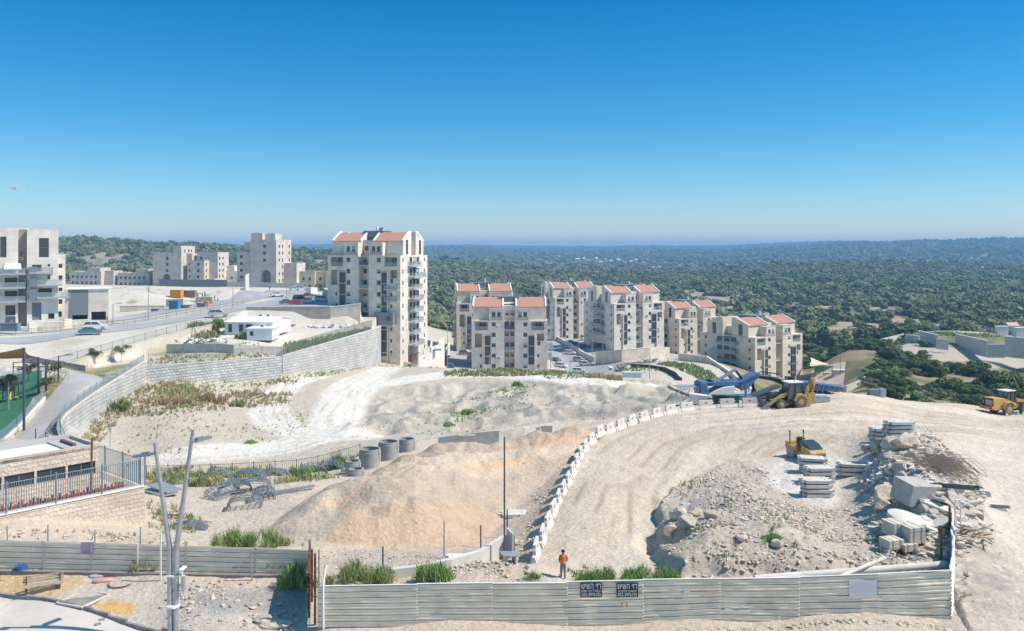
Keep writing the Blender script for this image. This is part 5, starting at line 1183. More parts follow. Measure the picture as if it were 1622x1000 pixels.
# signs on the fence
def text_mesh(s, size, m):
    c = bpy.data.curves.new('t', 'FONT'); c.body = s; c.size = size; c.align_x = 'CENTER'; c.extrude = .003; c.offset = 0
    t = bpy.data.objects.new('t', c); COL.objects.link(t); bpy.context.view_layer.update()
    me = bpy.data.meshes.new_from_object(t.evaluated_get(bpy.context.evaluated_depsgraph_get())); bpy.data.objects.remove(t); bpy.data.curves.remove(c)
    me.materials.clear(); me.materials.append(m); me.name = 'lettering'
    co = np.array([v.co for v in me.vertices]) if len(me.vertices) else np.zeros((1, 3)); return me, co[:, 0].min(), co[:, 0].max()
SW = mat('sign_white', (.80, .80, .78), .6); SB = mat('sign_black', (.03, .035, .045), .5)
def sign(px0, px1, py0, py1, lines, label, bgm, tm, D, name='sign', sh=.16):
    a = P(px0, py1, D); b = P(px1, py0, D); w, h = b.x - a.x, b.z - a.z
    root = thing(name, label, 'sign', ((a.x + b.x) / 2, D - sh, a.z)); mb = MB(); mb.box(-w / 2, w / 2, 0, .02, 0, h); mb.build('board', [bgm], root)
    for (s, v0, v1, fw) in lines:
        me, x0, x1 = text_mesh(s, 1.0, tm); zs = np.array([v.co.y for v in me.vertices]); H0, H1 = zs.min(), zs.max()
        t = link('lettering', me, root); t.rotation_euler = (R(90), 0, 0); sx = w * fw / (x1 - x0); sy = h * (v1 - v0) / (H1 - H0)
        t.scale = (sx, sy, 1); t.location = (-(x0 + x1) / 2 * sx, -.004, h * v0 - H0 * sy)
    return root
rev = lambda s: s[::-1]
sign(919, 953, 921.5, 944.5, [(rev('רזי השיש'), .60, .93, .90), ('שמש בית 7 הבנאי'[::-1] if False else rev('הבנאי 7 בית שמש'), .36, .53, .90), ('052-3976155', .07, .30, .88)], 'black sign with white Hebrew lettering, the left one of the pair', SB, SW, fd(936))
sign(976, 1010, 922.0, 944.5, [(rev('רזי השיש'), .60, .93, .90), (rev('לאמבט ולמטבח'), .36, .53, .84), ('052-3976155', .07, .30, .88)], 'black sign with white Hebrew lettering, the right one of the pair', SB, SW, fd(993))
sign(1343, 1387, 918, 946, [('- - - - - - -', .80, .83, .6), ('- - - - - - - - -', .62, .65, .8), ('- - - - - - -', .45, .48, .7)], 'crumpled white notice sheet on the right part of the metal fence', mat('pale_sheet', (.66, .64, .68), .6), mat('faint_ink', (.48, .47, .52), .7), fd(1365), sh=.15)
mb = MB(); 
for k, x in enumerate((0, .26)): mb.extr([(x, 0, 0), (x + .035, 0, .02), (x + .07, 0, .26), (x + .02, 0, .27)], (0, .004, 0))
pz = P(984, 962, fd(985)); gr = mb.build('graffiti', [mat('red_spray', (.42, .10, .08), .8)], ff); gr.location = Vector((pz.x, pz.y - .075, pz.z)) - o
# white torn edges low on the sheets and small stickers
mb = MB()
def tear(px, py, w, h, s):
    p = P(px, py, fd(px)) - o; r2 = random.Random(s); n = 6; top = [(p.x + w * k / n, p.y - .11, p.z + h * r2.uniform(.3, 1)) for k in range(n + 1)]; bot = [(p.x + w * k / n, p.y - .10, p.z) for k in range(n, -1, -1)]
    mb.extr(top + bot, (0, .01, 0))
tear(1141, 971, 1.6, .32, 1); tear(1172, 960, .7, .08, 2); tear(1165, 978, 1.1, .07, 3); tear(1160, 988, 1.6, .06, 4); tear(1230, 980, .2, .2, 5); tear(1395, 946, 1.9, .14, 6); tear(1400, 962, 1.3, .14, 7); tear(712, 942, .25, .12, 8)
mb.build('torn_edge', [TRIM], ff)
mb = MB(); p = P(1082, 933, fd(1082)) - o; mb.box(p.x - .0, p.x + .34, p.y - .12, p.y - .1, p.z - .25, p.z + .08); mb.build('sticker', [mat('pale_sheet', (.66, .64, .68), .6)], ff)
# return fence on the right, going away from the viewer
rf = thing('corrugated_fence', 'sunlit white metal fence running away from the right front corner', 'fence', (23.5, 47.35, 0)); o2 = Vector((23.5, 47.35, 0)); rp = [(23.55, 47.35), (25.2, 50.5), (27.0, 54.0), (30.1, 60.4)]
for i in range(3): corr_panel(rp[i], rp[i + 1], 0, .1, (2.75, 2.6, 2.9)[i], (2.6, 2.9, 2.45)[i], 7, rf, o2, 70 + i, .05, m=mat('white_sheet', (.70, .70, .69), .6, ns=1.2, amp=.08), side=-1, buckle=.08)
for i, (px, D, h, mm) in enumerate(((1491, 53, 3.1, RUST), (1504, 57, 3.2, RUST))):
    x, y = XY(px, D); m2 = MB(); m2.obox((x - o2.x, y - o2.y, h / 2 + .3), (.10, .10, h), 0); m2.build('post', [mm], rf)
m2 = MB(); p = Vector((*XY(1513, 58), 0)) - o2
for dx in (0, .35): m2.tube((p.x + dx, p.y, .2), (p.x + dx, p.y, 3.6), .05, n=6)
m2.tube((p.x, p.y, 3.55), (p.x + .35, p.y, 3.55), .05, n=6); m2.build('frame', [TRIM], rf)
# left fence on its low wall
lf = thing('corrugated_fence', 'ribbed metal fence on a low dark wall along the left pavement', 'fence', (-46, 53.4, 0)); o3 = Vector((-46, 53.4, 0))
lx = [-46, -43, -40, -37, -34, -31, -28, -25.1, -22.3, -19.4, -15.2, -11.95]
for i in range(len(lx) - 1):
    f = lambda x: (53.4 + (x + 46) * -.033, 2.9 - (x + 46) * .0195, 1.0 - (x + 46) * .005)
    (ya, ta, za), (yb, tb, zb) = f(lx[i]), f(lx[i + 1]); corr_panel((lx[i], ya), (lx[i + 1] + .05, yb - .02), za, zb, ta, tb, 5, lf, o3, 90 + i, .02)
    m2 = MB(); m2.box(lx[i] - o3.x, lx[i] - o3.x + .07, ya - o3.y - .10, ya - o3.y - .04, za - .9, ta + .05); m2.build('post', [STEEL if i != 8 else TRIM], lf)
for px, py, h, lab in ((254.5, 845, 3.9, 0), (398, 870, 2.0, 0)):
    m2 = MB(); p = P(px, py, 51.6); m2.obox((p.x - o3.x, 51.6 - o3.y, p.z - h / 2), (.08, .08, h), 0, ry=-.05 if px == 398 else 0); m2.build('post', [TRIM if px < 300 else STEEL], lf)
lw = [(-46, 53.25), (-11.9, 52.1)]
wall('low_wall', 'low dark mottled wall under the left metal fence', lw, [.98, .80], [-.5, -.5], .5, mat('mottled_wall', (.17, .15, .14), .9, ns=2.0, col2=(.30, .27, .24), bump=.5, bs=5, dist=.05))  # dark base colour with random lighter mottling
# dark painted handwriting strokes on the fence (plain scribbles of the spray paint)
m2 = MB(); rs2 = random.Random(11); base = P(422, 900, 52.05) - o3
def stroke(pts, r=.022): m2.path([(base.x + x, -1.62 if False else base.y - .13 + 0, base.z + z) for x, z in pts], r, 4)
for x0, sc_ in ((0.0, 1), (.75, .8), (1.3, 1), (1.75, .9), (-1.95, .5)):
    stroke([(x0, 0), (x0 + .15 * sc_, .22 * sc_), (x0 + .05, .3 * sc_), (x0 + .28 * sc_, .12 * sc_), (x0 + .4 * sc_, .02), (x0 + .5 * sc_, .25 * sc_)])
for k in range(6): stroke([(0.05 + .22 * k, -.30), (.12 + .22 * k, -.16), (.2 + .22 * k, -.28)], .015)
m2.build('graffiti', [SB], lf)
sign(130, 150.5, 858, 877, [('הכביסה', .72, .9, .8), ('סיום', .45, .62, .6), ('- - - - -', .25, .3, .7), ('- - - - -', .1, .15, .7)][2:], 'small faded purple notice on the left metal fence', mat('purple_sheet', (.40, .31, .42), .7), mat('dark_ink', (.12, .08, .13), .7), 52.75, sh=.12)
for i, (px, pt, h, lab) in enumerate(((11.5, 831, 1.2, 'short steel post behind the left fence, nearest the left edge'), (76, 829, 1.3, 'short steel post behind the left fence below the stone wall start'), (150.5, 837, 1.4, 'short steel post behind the left fence above the purple notice'), (222.5, 832, 1.7, 'short steel post behind the left fence under the wall corner'))):
    p = P(px, pt, 54.2); g = g1(p.x, p.y); pole('steel_post', lab, (p.x, p.y, g - .1), p.z - g, .05, STEEL)
# cross fence seen on edge
cf = thing('cross_fence', 'rusty edge-on metal fence closing the gap between both front fences', 'fence', (-10.8, 47, 0)); o4 = Vector((-10.8, 47, 0))
corr_panel((-10.75, 47.0), (-11.9, 52.0), 0, .8, 2.6, 3.0, 6, cf, o4, 120, .04, m=RUST, side=-1)
for px, D, z0, z1, mm in ((490, 51.8, .6, 3.25, TRIM), (499, 47.2, -.1, 3.75, RUST), (494, 49.5, 0, 3.2, RUST), (513, 46.9, 0, 2.9, TRIM), (505, 50, .2, 3.0, STEEL)):
    x, y = XY(px, D); m2 = MB(); m2.obox((x - o4.x, y - o4.y, (z0 + z1) / 2), (.13 if mm is RUST else .08, .13, z1 - z0), .2); m2.build('post', [mm], cf)
x, y = XY(512, 46.6); m2 = MB(); m2.path([(x - o4.x, y - o4.y, 0), (x - o4.x, y - o4.y, 2.4), (x - o4.x + .06, y - o4.y + .2, 3.0), (x - o4.x + .12, y - o4.y + .3, 3.25)], .06, 6); m2.build('post', [TRIM], cf)
# service fence with bushes in the gully
sfp = [(232, 100), (350, 100), (480, 100), (520, 101), (570, 102)]
sfp = [Vector((*XY(px, D), g1(*XY(px, D)))) for px, D in sfp]
railing('garden_railing', 'thin dark bar railing in the gully behind the steel frames', sfp, 1.35, STEEL_D, 2.4, bar=.22, bw=.02, pw=.07)
# ------------------------------------------------------------------ bent steel frames in bundles
ARCH = mat('frame_steel', (.24, .28, .31), .55, metal=.3, ns=4, amp=.2)
def arch_bundle(px, py, rz, n, W_, Hh, label, L=1.2, bars=6, tilt=0):
    g = G(px, py); mb = MB(); r3 = random.Random(px); W_ *= 1.25; L *= 1.5; Hh *= .85; n = int(n * 1.3); bars = 9
    for k in range(n):
        y = (k / max(1, n - 1) - .5) * L + r3.uniform(-.05, .05); pts = []; dz = r3.uniform(-.12, .12)
        for t in range(11):
            a = math.pi * t / 10; pts.append((-W_ / 2 * math.cos(a) * (1 if abs(math.cos(a)) < .8 else 1.0), y + r3.uniform(-.01, .01), max(0, Hh * (math.sin(a) ** .55)) + dz))
        mb.path(pts, .032, 5)
    for k in range(bars):
        a = math.pi * (k + .5) / bars; x = -W_ / 2 * math.cos(a); z = Hh * math.sin(a) ** .55; mb.tube((x, -L / 2 - .1, z), (x, L / 2 + .1, z), .03, n=5)
    o = mb.build('steel_frame_bundle', [ARCH], None, loc=g, rz=rz); o.rotation_euler = (tilt, 0, rz); return tag(o, label, 'steel frames', 'bundles of bent steel frames')
arch_bundle(388, 806, .15, 7, 2.2, 1.15, 'nearest bundle of bent steel frames, open arch towards the viewer')
arch_bundle(355, 786, .9, 8, 2.4, .9, 'bundle of bent steel frames at the left front, lying flat', tilt=.3)
arch_bundle(372, 780, .4, 12, 2.3, 1.1, 'dense dark bundle of steel frames in the middle of the heap')
arch_bundle(402, 778, .2, 12, 2.3, 1.2, 'dense bundle of steel frames behind the nearest one')
arch_bundle(418, 791, .25, 9, 1.6, 1.2, 'upright bundle of steel frames at the right front', 1.4)
arch_bundle(345, 762, .1, 6, 2.2, 1.4, 'tall thin steel frames standing against the bar railing')
arch_bundle(396, 762, .1, 14, 2.3, 1.2, 'stack of curved steel frames next to the bar railing, left of two')
arch_bundle(434, 760, .0, 14, 2.3, 1.2, 'stack of curved steel frames next to the bar railing, right of two')
arch_bundle(497, 757, .35, 6, 2.0, 1.5, 'open steel arches standing at the foot of the soil mound, left of two', 1.2)
arch_bundle(524, 752, .1, 6, 2.0, 1.6, 'open steel arches standing at the foot of the soil mound, right of two', 1.2)
g = G(300, 838); mb = MB()
for k in range(16): mb.path([(-1.3 + rs.uniform(-.2, .2), -.5 + k * .07, .15 + .05 * (k % 4)), (0, -.5 + k * .07, .35 + .06 * (k % 4)), (1.2 + rs.uniform(-.3, .3), -.4 + k * .07, .1 + .05 * (k % 4))], .035, 5)
mb.obox((0, -.5, .1), (2.6, .3, .12), .05); tag(mb.build('steel_frame_bundle', [ARCH], None, loc=g, rz=.1), 'flat heap of steel strips lying behind the twin street lamp', 'steel frames')
g = G(450, 784); mb = MB()
for k in range(7): mb.tube((-2.5, -.5 + k * .14, .1), (2.6, .9 + k * .10, .3), .035, n=5)
tag(mb.build('steel_bars', [ARCH], None, loc=g, rz=.25), 'long thin steel bars lying at the left foot of the soil mound', 'steel bars')
g = G(262, 815); mb = MB(); mb.tube((-2.3, 0, .1), (1.3, -.6, .12), .06, n=6); tag(mb.build('steel_pipe', [STEEL_D], None, loc=g), 'thin dark pipe lying beside the stone wall corner', 'pipe')
# ------------------------------------------------------------------ pipes behind the front fence
def pipe(pts, r, label, m=CONC_W):
    mb = MB(); o = Vector(pts[0]); mb.path([Vector(p) - o for p in pts], r, 16); 
    for k in range(1, 4):
        a = Vector(pts[0]).lerp(Vector(pts[-1]), k / 4) - o; d = (Vector(pts[-1]) - Vector(pts[0])).normalized()
        if len(pts) == 2: mb.tube(a, a + d * .06, r * 1.04, n=16)
    tag(mb.build('pipe', [m], None, loc=o, smooth=True), label, 'pipe')
pipe([P(1195, 917, 49.6), P(1494, 894.5, 51.4)], .205, 'thick pale pipe lying along the inside of the front fence')
pipe([P(1170, 922, 49.0), P(1260, 914, 49.3), P(1330, 917, 49.0), P(1400, 912, 49.0)], .10, 'thin pale pipe lying against the front fence')
pipe([P(1310, 922, 48.5), P(1402, 884, 51.5)], .11, 'pale pipe propped diagonally across the thick pipe')
# ------------------------------------------------------------------ debris ridge: blocks, pallets, boulders
def rock(name, label, p, size, m, seed, sub=3, rz=0.0, cat='boulder', rough=.32, sink=.25, flat=.0, group=None):
    import bmesh
    bm = bmesh.new(); bmesh.ops.create_icosphere(bm, subdivisions=sub, radius=.5); r4 = random.Random(seed)
    pl = [(Vector((r4.gauss(0, 1), r4.gauss(0, 1), r4.gauss(0, 1))).normalized(), r4.uniform(.27, .44)) for _ in range(11)]
    for v in bm.verts:
        for n, d in pl:
            k = v.co.dot(n) - d
            if k > 0: v.co -= n * k
        v.co += v.co.normalized() * .06 * rough * 3 * mnoise.noise(v.co * 3.3 + Vector((seed, 0, 0))); v.co = Vector((v.co.x * size[0], v.co.y * size[1], v.co.z * size[2] + size[2] * (.5 - sink) ))
    me = bpy.data.meshes.new(name); bm.to_mesh(me); bm.free(); me.materials.append(m); me.polygons.foreach_set('use_smooth', [False] * len(me.polygons))
    o = link(name, me, None, p, rz); return tag(o, label, cat, group)
ROCK = mat('limestone_rock', (.61, .52, .42), .95, ns=1.6, amp=.2, bump=.8, bs=5, dist=.08); ROCK2 = mat('rusty_rock', (.46, .34, .23), .95, ns=1.2, col2=(.56, .48, .39), bump=.8, bs=5, dist=.08); ROCK3 = mat('grey_rock', (.50, .44, .38), .95, ns=1.6, amp=.2, bump=.8, bs=5, dist=.08)
BO = [(1376, 714, 1.5, ROCK2, 'brownish boulder at the left end of the far boulder row'), (1393, 716, 2.1, ROCK2, 'rounded brown boulder next to the low slab stack'), (1411, 711, 2.0, ROCK, 'large pale boulder in the middle of the far row'), (1429, 708, 2.4, ROCK, 'flat pale boulder leaning over the far row'), (1446, 706, 1.6, ROCK, 'pale boulder at the right end of the far row'), (1410, 725, 1.5, ROCK, 'boulder below the far boulder row'),
      (1412, 750, 1.6, ROCK, 'boulder on the bank edge above the shaded gravel'), (1428, 748, 1.9, ROCK2, 'rounded boulder hanging above the shaded gravel'), (1406, 738, 1.4, ROCK, 'pale boulder at the top of the bank edge'), (1403, 798, 2.4, ROCK, 'wide pale boulder left of the grey concrete block'), (1396, 808, 1.5, ROCK2, 'rusty brown boulder in the debris bank'), (1430, 760, 1.3, ROCK3, 'grey boulder behind the bank edge'),
      (1447, 730, 1.5, ROCK, 'pale boulder beside the brushwood'), (1420, 733, 1.2, ROCK3, 'small grey boulder on the bank'), (1075, 823, 1.5, ROCK, 'boulder on the lip of the dug hole'), (1063, 846, 1.3, ROCK2, 'brown boulder in the wall of the dug hole'), (1088, 835, 1.6, ROCK3, 'grey slabby boulder right of the dug hole'), (1129, 822, 1.3, ROCK2, 'brown boulder in the middle of the gravel bank'),
      (1102, 818, 1.2, ROCK2, 'brown boulder left in the gravel bank'), (1229, 864, 1.0, ROCK, 'white boulder near the green plant on the rubble'), (1176, 855, .9, ROCK, 'pale boulder in the middle of the rubble'), (1440, 795, 1.2, ROCK3, 'grey rock under the painted block'), (1463, 812, 1.1, ROCK3, 'grey rock right of the concrete disc'), (1478, 818, 1.2, ROCK3, 'broken grey rock near the fence frame')]
for i, (px, py, s, m_, lab) in enumerate(BO): rock('boulder', lab, G(px, py), (s, s * rs.uniform(.7, 1), s * rs.uniform(.55, .8)), m_, i + 1, rz=rs.uniform(0, 6))
g = G(1442, 800); mb = MB(); mb.obox((0, 0, .95), (2.1, 1.8, 1.5), 0, 0); bk = mb.build('concrete_block', [mat('grey_block_face', (.44, .41, .39), .9, ns=2, amp=.12, bump=.3, bs=8, dist=.03)], None, loc=g, rz=.25, bevel=.05); bk.rotation_euler = (.15, .12, .35); tag(bk, 'big grey concrete block with a red scrawl on its bright side', 'concrete block')
mb = MB(); mb.path([(1.062, -.5, .9), (1.062, -.2, 1.3), (1.062, .0, .9), (1.062, .25, 1.35), (1.062, .4, 1.0), (1.062, .7, 1.15)], .04, 4); mb.path([(1.062, -.4, 1.4), (1.062, .6, 1.6)], .035, 4); mb.build('red_scrawl', [mat('red_paint', (.55, .10, .08), .7)], bk)
g = G(1434, 842); mb = MB(); mb.lathe([(1.15, 0), (1.15, .22), (1.1, .26)], n=36); d_ = mb.build('concrete_disc', [CONC_W], None, loc=g + Vector((0, 0, .75)), smooth=True); d_.rotation_euler = (.12, .18, 0); tag(d_, 'round pale concrete cover lying on the debris heap', 'concrete disc')
PAL = mat('stone_tiles', (.62, .55, .46), .85, ns=3, amp=.08)
def pallet(px, py, w, d, h, rz, label, dz=0):
    g = G(px, py); root = thing('tile_pallet', label, 'stone pallet', g + Vector((0, 0, dz)), rz, 'pallets of cut stone tiles'); mb = MB()
    n = int(h / .11)
    for k in range(n): mb.box(-w / 2 + rs.uniform(0, .03), w / 2 - rs.uniform(0, .03), -d / 2 + rs.uniform(0, .02), d / 2 - rs.uniform(0, .02), .14 + k * .11, .14 + k * .11 + .10)
    mb.build('tiles', [PAL], root); mb = MB()
    for x in (-w / 2 + .1, 0, w / 2 - .1): mb.box(x - .05, x + .05, -d / 2, d / 2, 0, .13)
    mb.build('pallet_base', [WOODB], root); mb = MB()
    for x in (-w / 4, w / 4): mb.box(x - .01, x + .01, -d / 2 - .01, d / 2 + .01, .14 + n * .11, .15 + n * .11); mb.box(x - .01, x + .01, -d / 2 - .02, -d / 2 - .002, .14, .14 + n * .11)
    mb.build('strap', [STEEL_D], root)
pallet(1417, 853, 1.0, 1.3, .9, .25, 'left of the two tall pallets of cut stone', .1); pallet(1442, 862, 1.1, 1.4, 1.0, .25, 'right of the two tall pallets of cut stone', .1)
pallet(1412, 870, 1.1, 1.0, .55, .3, 'low pallet of cut stone at the front left'); pallet(1436, 874, 1.0, .9, .5, .3, 'low pallet of cut stone at the front right')
g = G(1500, 780); mb = MB(); mb.obox((0, 0, .4), (.35, 4.2, .08), .6, 0, rx=-.15); mb.obox((.18, 0, .45), (.04, 4.2, .3), .6, 0, rx=-.15); mb.obox((-.18, 0, .45), (.04, 4.2, .3), .6, 0, rx=-.15); tag(mb.build('steel_beam', [STEEL_D], None, loc=g), 'dark steel channel beam lying down the right side of the heap', 'steel beam')
g = G(1370, 735); mb = MB()
for k in range(4): mb.obox((k * .2, 0, .25 + .1 * k), (.9, 3.8, .05), -.75, k % 2, rx=.12)
tag(mb.build('metal_sheets', [mat('blue_white_sheet', (.42, .50, .58), .5), WHITE], None, loc=g), 'long blue white metal sheets leaning on the bank', 'sheets')
g = G(1572, 806); mb = MB()
for k in range(6): mb.tube((-1.3, -.4 + k * .15, .1 + .05 * (k % 2)), (1.2, .2 + k * .12, .12), .04, n=5)
tag(mb.build('steel_bars', [STEEL_D], None, loc=g, rz=-.4), 'small dark heap of steel bars on the right road edge', 'steel bars')
# brushwood
mb = MB()
g = G(1478, 745)
for k in range(330):
    a = rs.uniform(-.5, .5); l = rs.uniform(.8, 2.6); x = rs.gauss(-.5, 1.0); y = rs.gauss(0, .8); z = rs.uniform(.2, 1.3)
    mb.path([(x, y, z), (x + l * .5, y - l * .3 + a, z + rs.uniform(-.1, .3)), (x + l, y - l * .6 + a * 1.5, max(-.2, z - .9))], .011, 3)
tag(mb.build('brushwood', [mat('dry_twigs', (.46, .37, .28), .9)], None, loc=g), 'tangled heap of dry brushwood on the debris ridge', 'brushwood')
mb = MB(); g = G(1535, 850)
for k in range(70): mb.obox((rs.gauss(0, .9), rs.gauss(0, .9), max(.05, .55 - .0) * rs.random()), (rs.uniform(.5, 1.5), rs.uniform(.08, .2), .04), rs.uniform(-.6, 1.4), k % 3, rs.uniform(-.4, .4), rs.uniform(-.4, .4))
tag(mb.build('wood_scrap', [mat('pale_wood', (.48, .40, .33), .85, ns=4, amp=.2), mat('orange_wood', (.46, .30, .17), .85, ns=4, amp=.2), ROCK3], None, loc=g), 'heap of splintered orange and grey boards beside the fence end', 'wood scrap')
for i, (px, py, rz, l, lab) in enumerate(((1465, 830, .4, 1.6, 'pale broken slab leaning above the concrete disc'), (1478, 806, -.3, 2.0, 'flat grey slab on the top right of the rubble'), (1455, 800, 1.0, 1.6, 'tilted grey slab right of the painted block'), (1470, 838, 1.3, 1.3, 'light grey slab piece above the tall pallets'), (1488, 835, .2, 1.4, 'pale slab piece next to the fence frame'), (1490, 800, .9, 1.8, 'grey slab half buried near the steel beam'))):
    mb = MB(); mb.obox((0, 0, .3), (l, .8, .16), 0); o = mb.build('slab_fragment', [CONC_W if i % 2 else CONC], None, loc=G(px, py), bevel=.02); o.rotation_euler = (rs.uniform(-.5, .5), rs.uniform(-.4, .4), rz); tag(o, lab, 'slab fragment')
# ------------------------------------------------------------------ machines
YEL = mat('machine_yellow', (.58, .32, .05), .55, ns=2.5, amp=.12, col2=(.46, .33, .17)); YELD = mat('worn_yellow', (.50, .32, .10), .6, ns=3, amp=.2)
TYRE = mat('dusty_tyre', (.16, .15, .14), .95, ns=6, amp=.2); BLACK = mat('black_paint', (.03, .035, .04), .5); CABG = mat('cab_glass', (.05, .09, .10), .08, spec=.8)
BUCK = mat('worn_bucket', (.30, .26, .23), .6, ns=3, amp=.3, metal=.2); MBLUE = mat('machine_blue', (.045, .14, .32), .6, ns=2, col2=(.14, .20, .29)); MWH = mat('machine_white', (.68, .69, .70), .5, ns=1.5, amp=.08)
def wheel(root, x, y, r, w, rim=YEL, rr=.5, name='wheel'):
    mb = MB(); mb.lathe([(r * .55, -w / 2), (r * .93, -w / 2), (r, -w / 2 + .07), (r, w / 2 - .07), (r * .93, w / 2), (r * .55, w / 2)], n=28, axis='Y')
    for k in range(18):
        a = 2 * math.pi * k / 18
        for s in (-1, 1): mb.obox((math.cos(a) * r, s * w * .22, math.sin(a) * r), (.09, w * .42, .09), 0, 0, ry=-a)
    t = mb.build('wheel', [TYRE], root, smooth=True, loc=(x, y, r)); t.name = name
    mb = MB(); mb.lathe([(r * rr, -w / 2 - .01), (r * rr, w / 2 + .01)], n=24, axis='Y'); mb.lathe([(r * .22, -w / 2 - .06), (r * .22, w / 2 + .06)], n=12, axis='Y', mi=0); mb.build('rim', [rim], t, smooth=True); return t
def poly_y(mb, pts, y0, y1, mi=0): mb.extr([(x, y0, z) for x, z in pts], (0, y1 - y0, 0), mi)
def cab(root, x0, x1, w, z0, z1, roofm, sl=.2):
    mb = MB(); 
    poly_y(mb, [(x0 + .03, z0), (x1 - .03, z0), (x1 - sl - .02, z1), (x0 + .08, z1)], -w / 2 + .03, w / 2 - .03); mb.build('cab_glass', [CABG], root)
    mb = MB(); t = .05
    for y in (-w / 2, w / 2):
        for a, b in (((x0, z0), (x0 + .06, z1)), ((x1, z0), (x1 - sl, z1)), (((x0 + x1) / 2, z0), ((x0 + x1) / 2 - .05, z1))): mb.tube((a[0], y, a[1]), (b[0], y, b[1]), t, n=6)
        mb.tube((x0, y, z0), (x1, y, z0), t, n=6)
    for x, z in ((x0, z0), (x1, z0)): mb.tube((x, -w / 2, z), (x, w / 2, z), t, n=6)
    mb.build('cab_frame', [BLACK], root)
    mb = MB(); mb.box(x0 - .08, x1 - sl + .15, -w / 2 - .08, w / 2 + .08, z1, z1 + .12); mb.build('roof', [roofm], root, bevel=.04)
# backhoe loader: local +x is forward
g = G(1247, 645); bh = thing('backhoe_loader', 'yellow backhoe loader with a white roof and lowered front bucket', 'backhoe loader', (g.x, g.y, g.z), R(191)); bh.scale = (1.14,) * 3
wheel(bh, -1.1, .85, .70, .45, YEL, .48); wheel(bh, -1.1, -.85, .70, .45, YEL, .48); wheel(bh, 1.2, .85, .50, .38, YEL, .5); wheel(bh, 1.2, -.85, .50, .38, YEL, .5)
mb = MB(); mb.box(-1.8, 2.2, -.38, .38, .5, .85); mb.box(-.7, .8, -.9, -.5, .45, .85); mb.box(-.7, .8, .5, .9, .45, .85); mb.build('chassis', [BLACK], bh)
mb = MB(); poly_y(mb, [(.35, .85), (2.35, .85), (2.4, 1.3), (2.1, 1.5), (.35, 1.75)], -.42, .42); mb.build('hood', [BLACK], bh, bevel=.05)
mb = MB()
for y in (-1.08, .62): poly_y(mb, [(-1.95, 1.0), (-1.75, 1.45), (-1.2, 1.62), (-.6, 1.5), (-.3, 1.0), (-.25, .85), (-.45, .85), (-.6, 1.15), (-1.1, 1.42), (-1.6, 1.25), (-1.8, .95)], y, y + .46)
mb.build('fender', [YEL], bh, bevel=.02)
cab(bh, -1.45, .35, 1.45, 1.0, 2.75, mat('roof_pinkish', (.72, .66, .66), .6))
for y in (-.62, .5):
    mb = MB(); poly_y(mb, [(.0, 1.5), (.15, 1.85), (1.3, 1.45), (2.5, .62), (2.85, .25), (2.65, .1), (2.2, .45), (1.1, 1.1)], y, y + .12); mb.build('loader_arm', [YEL], bh)
mb = MB(); mb.tube((.6, -.55, 1.2), (2.4, -.55, .95), .05, n=8); mb.tube((.6, .55, 1.2), (2.4, .55, .95), .05, n=8); mb.build('hydraulic_ram', [STEEL], bh)
mb = MB(); pr = [(2.55, .78), (2.7, .35), (2.75, .08), (3.6, .02), (3.62, .08), (2.95, .16), (2.85, .42), (2.72, .80)]
poly_y(mb, pr, -1.15, 1.15); 
for y in (-1.16, 1.10): poly_y(mb, [(2.55, .8), (2.75, .06), (3.6, .02), (3.5, .3), (2.9, .75)], y, y + .06)
mb.build('bucket', [BUCK], bh)
mb = MB(); mb.box(-2.3, -1.8, -.95, .95, .45, 1.0)
for y in (-.95, .85): mb.box(-2.25, -2.0, y, y + .12, .08, 1.6)
mb.build('stabiliser', [YEL], bh)
mb = MB(); poly_y(mb, [(-2.3, 1.0), (-2.0, 1.1), (-2.25, 2.2), (-2.9, 3.1), (-3.2, 3.05), (-2.75, 2.2)], -.13, .13); poly_y(mb, [(-2.8, 3.15), (-3.3, 3.15), (-3.35, 2.6), (-3.05, 1.5), (-2.8, 1.5), (-2.9, 2.5)], -.15, .15); mb.build('boom', [YELD], bh, bevel=.02)
mb = MB(); poly_y(mb, [(-3.2, 1.55), (-2.65, 1.55), (-2.45, 1.1), (-2.75, .6), (-3.2, .55), (-3.0, .9), (-3.25, 1.2)], -.3, .3); mb.build('rear_bucket', [YELD], bh)
mb = MB(); mb.tube((-2.25, 0, 1.4), (-2.75, 0, 2.6), .05, n=8); mb.tube((-2.9, .2, 3.1), (-3.15, .2, 2.0), .05, n=8); mb.build('hydraulic_ram', [STEEL], bh)
mb = MB(); mb.tube((-.7, .3, 2.87), (-.7, .3, 3.0), .06, n=8); mb.build('beacon', [mat('beacon_red', (.5, .1, .04), .4)], bh)
# wheel loader at the right edge, facing right
g = G(1585, 656); wl = thing('wheel_loader', 'dusty yellow wheel loader with black cab at the right edge', 'wheel loader', (g.x, g.y, g.z), R(22)); wl.scale = (1.0,) * 3
for y in (-1.05, 1.05): wheel(wl, -.3 + .4, y, .80, .6, YELD, .55); wheel(wl, 3.3, y, .80, .6, YELD, .55)
mb = MB(); poly_y(mb, [(-2.4, 1.0), (-2.2, .75), (.0, .7), (2.0, .75), (2.0, 1.5), (.9, 1.9), (-.3, 2.35), (-2.3, 2.45), (-2.4, 2.3)], -.85, .85); mb.build('engine_hood', [YEL], wl, bevel=.06)
mb = MB(); mb.box(-2.5, -2.41, -.8, .8, 1.35, 2.35, 0); mb.box(-2.53, -2.5, -.6, .35, 1.4, 2.2, 1); mb.build('grille', [BLACK, mat('grille_grey', (.36, .34, .31), .7)], wl)
mb = MB(); mb.box(-2.54, -2.5, -.78, -.64, 1.6, 2.1); mb.box(-2.54, -2.5, .64, .78, 1.6, 2.1); mb.build('tail_light', [mat('orange_lens', (.8, .25, .03), .3)], wl)
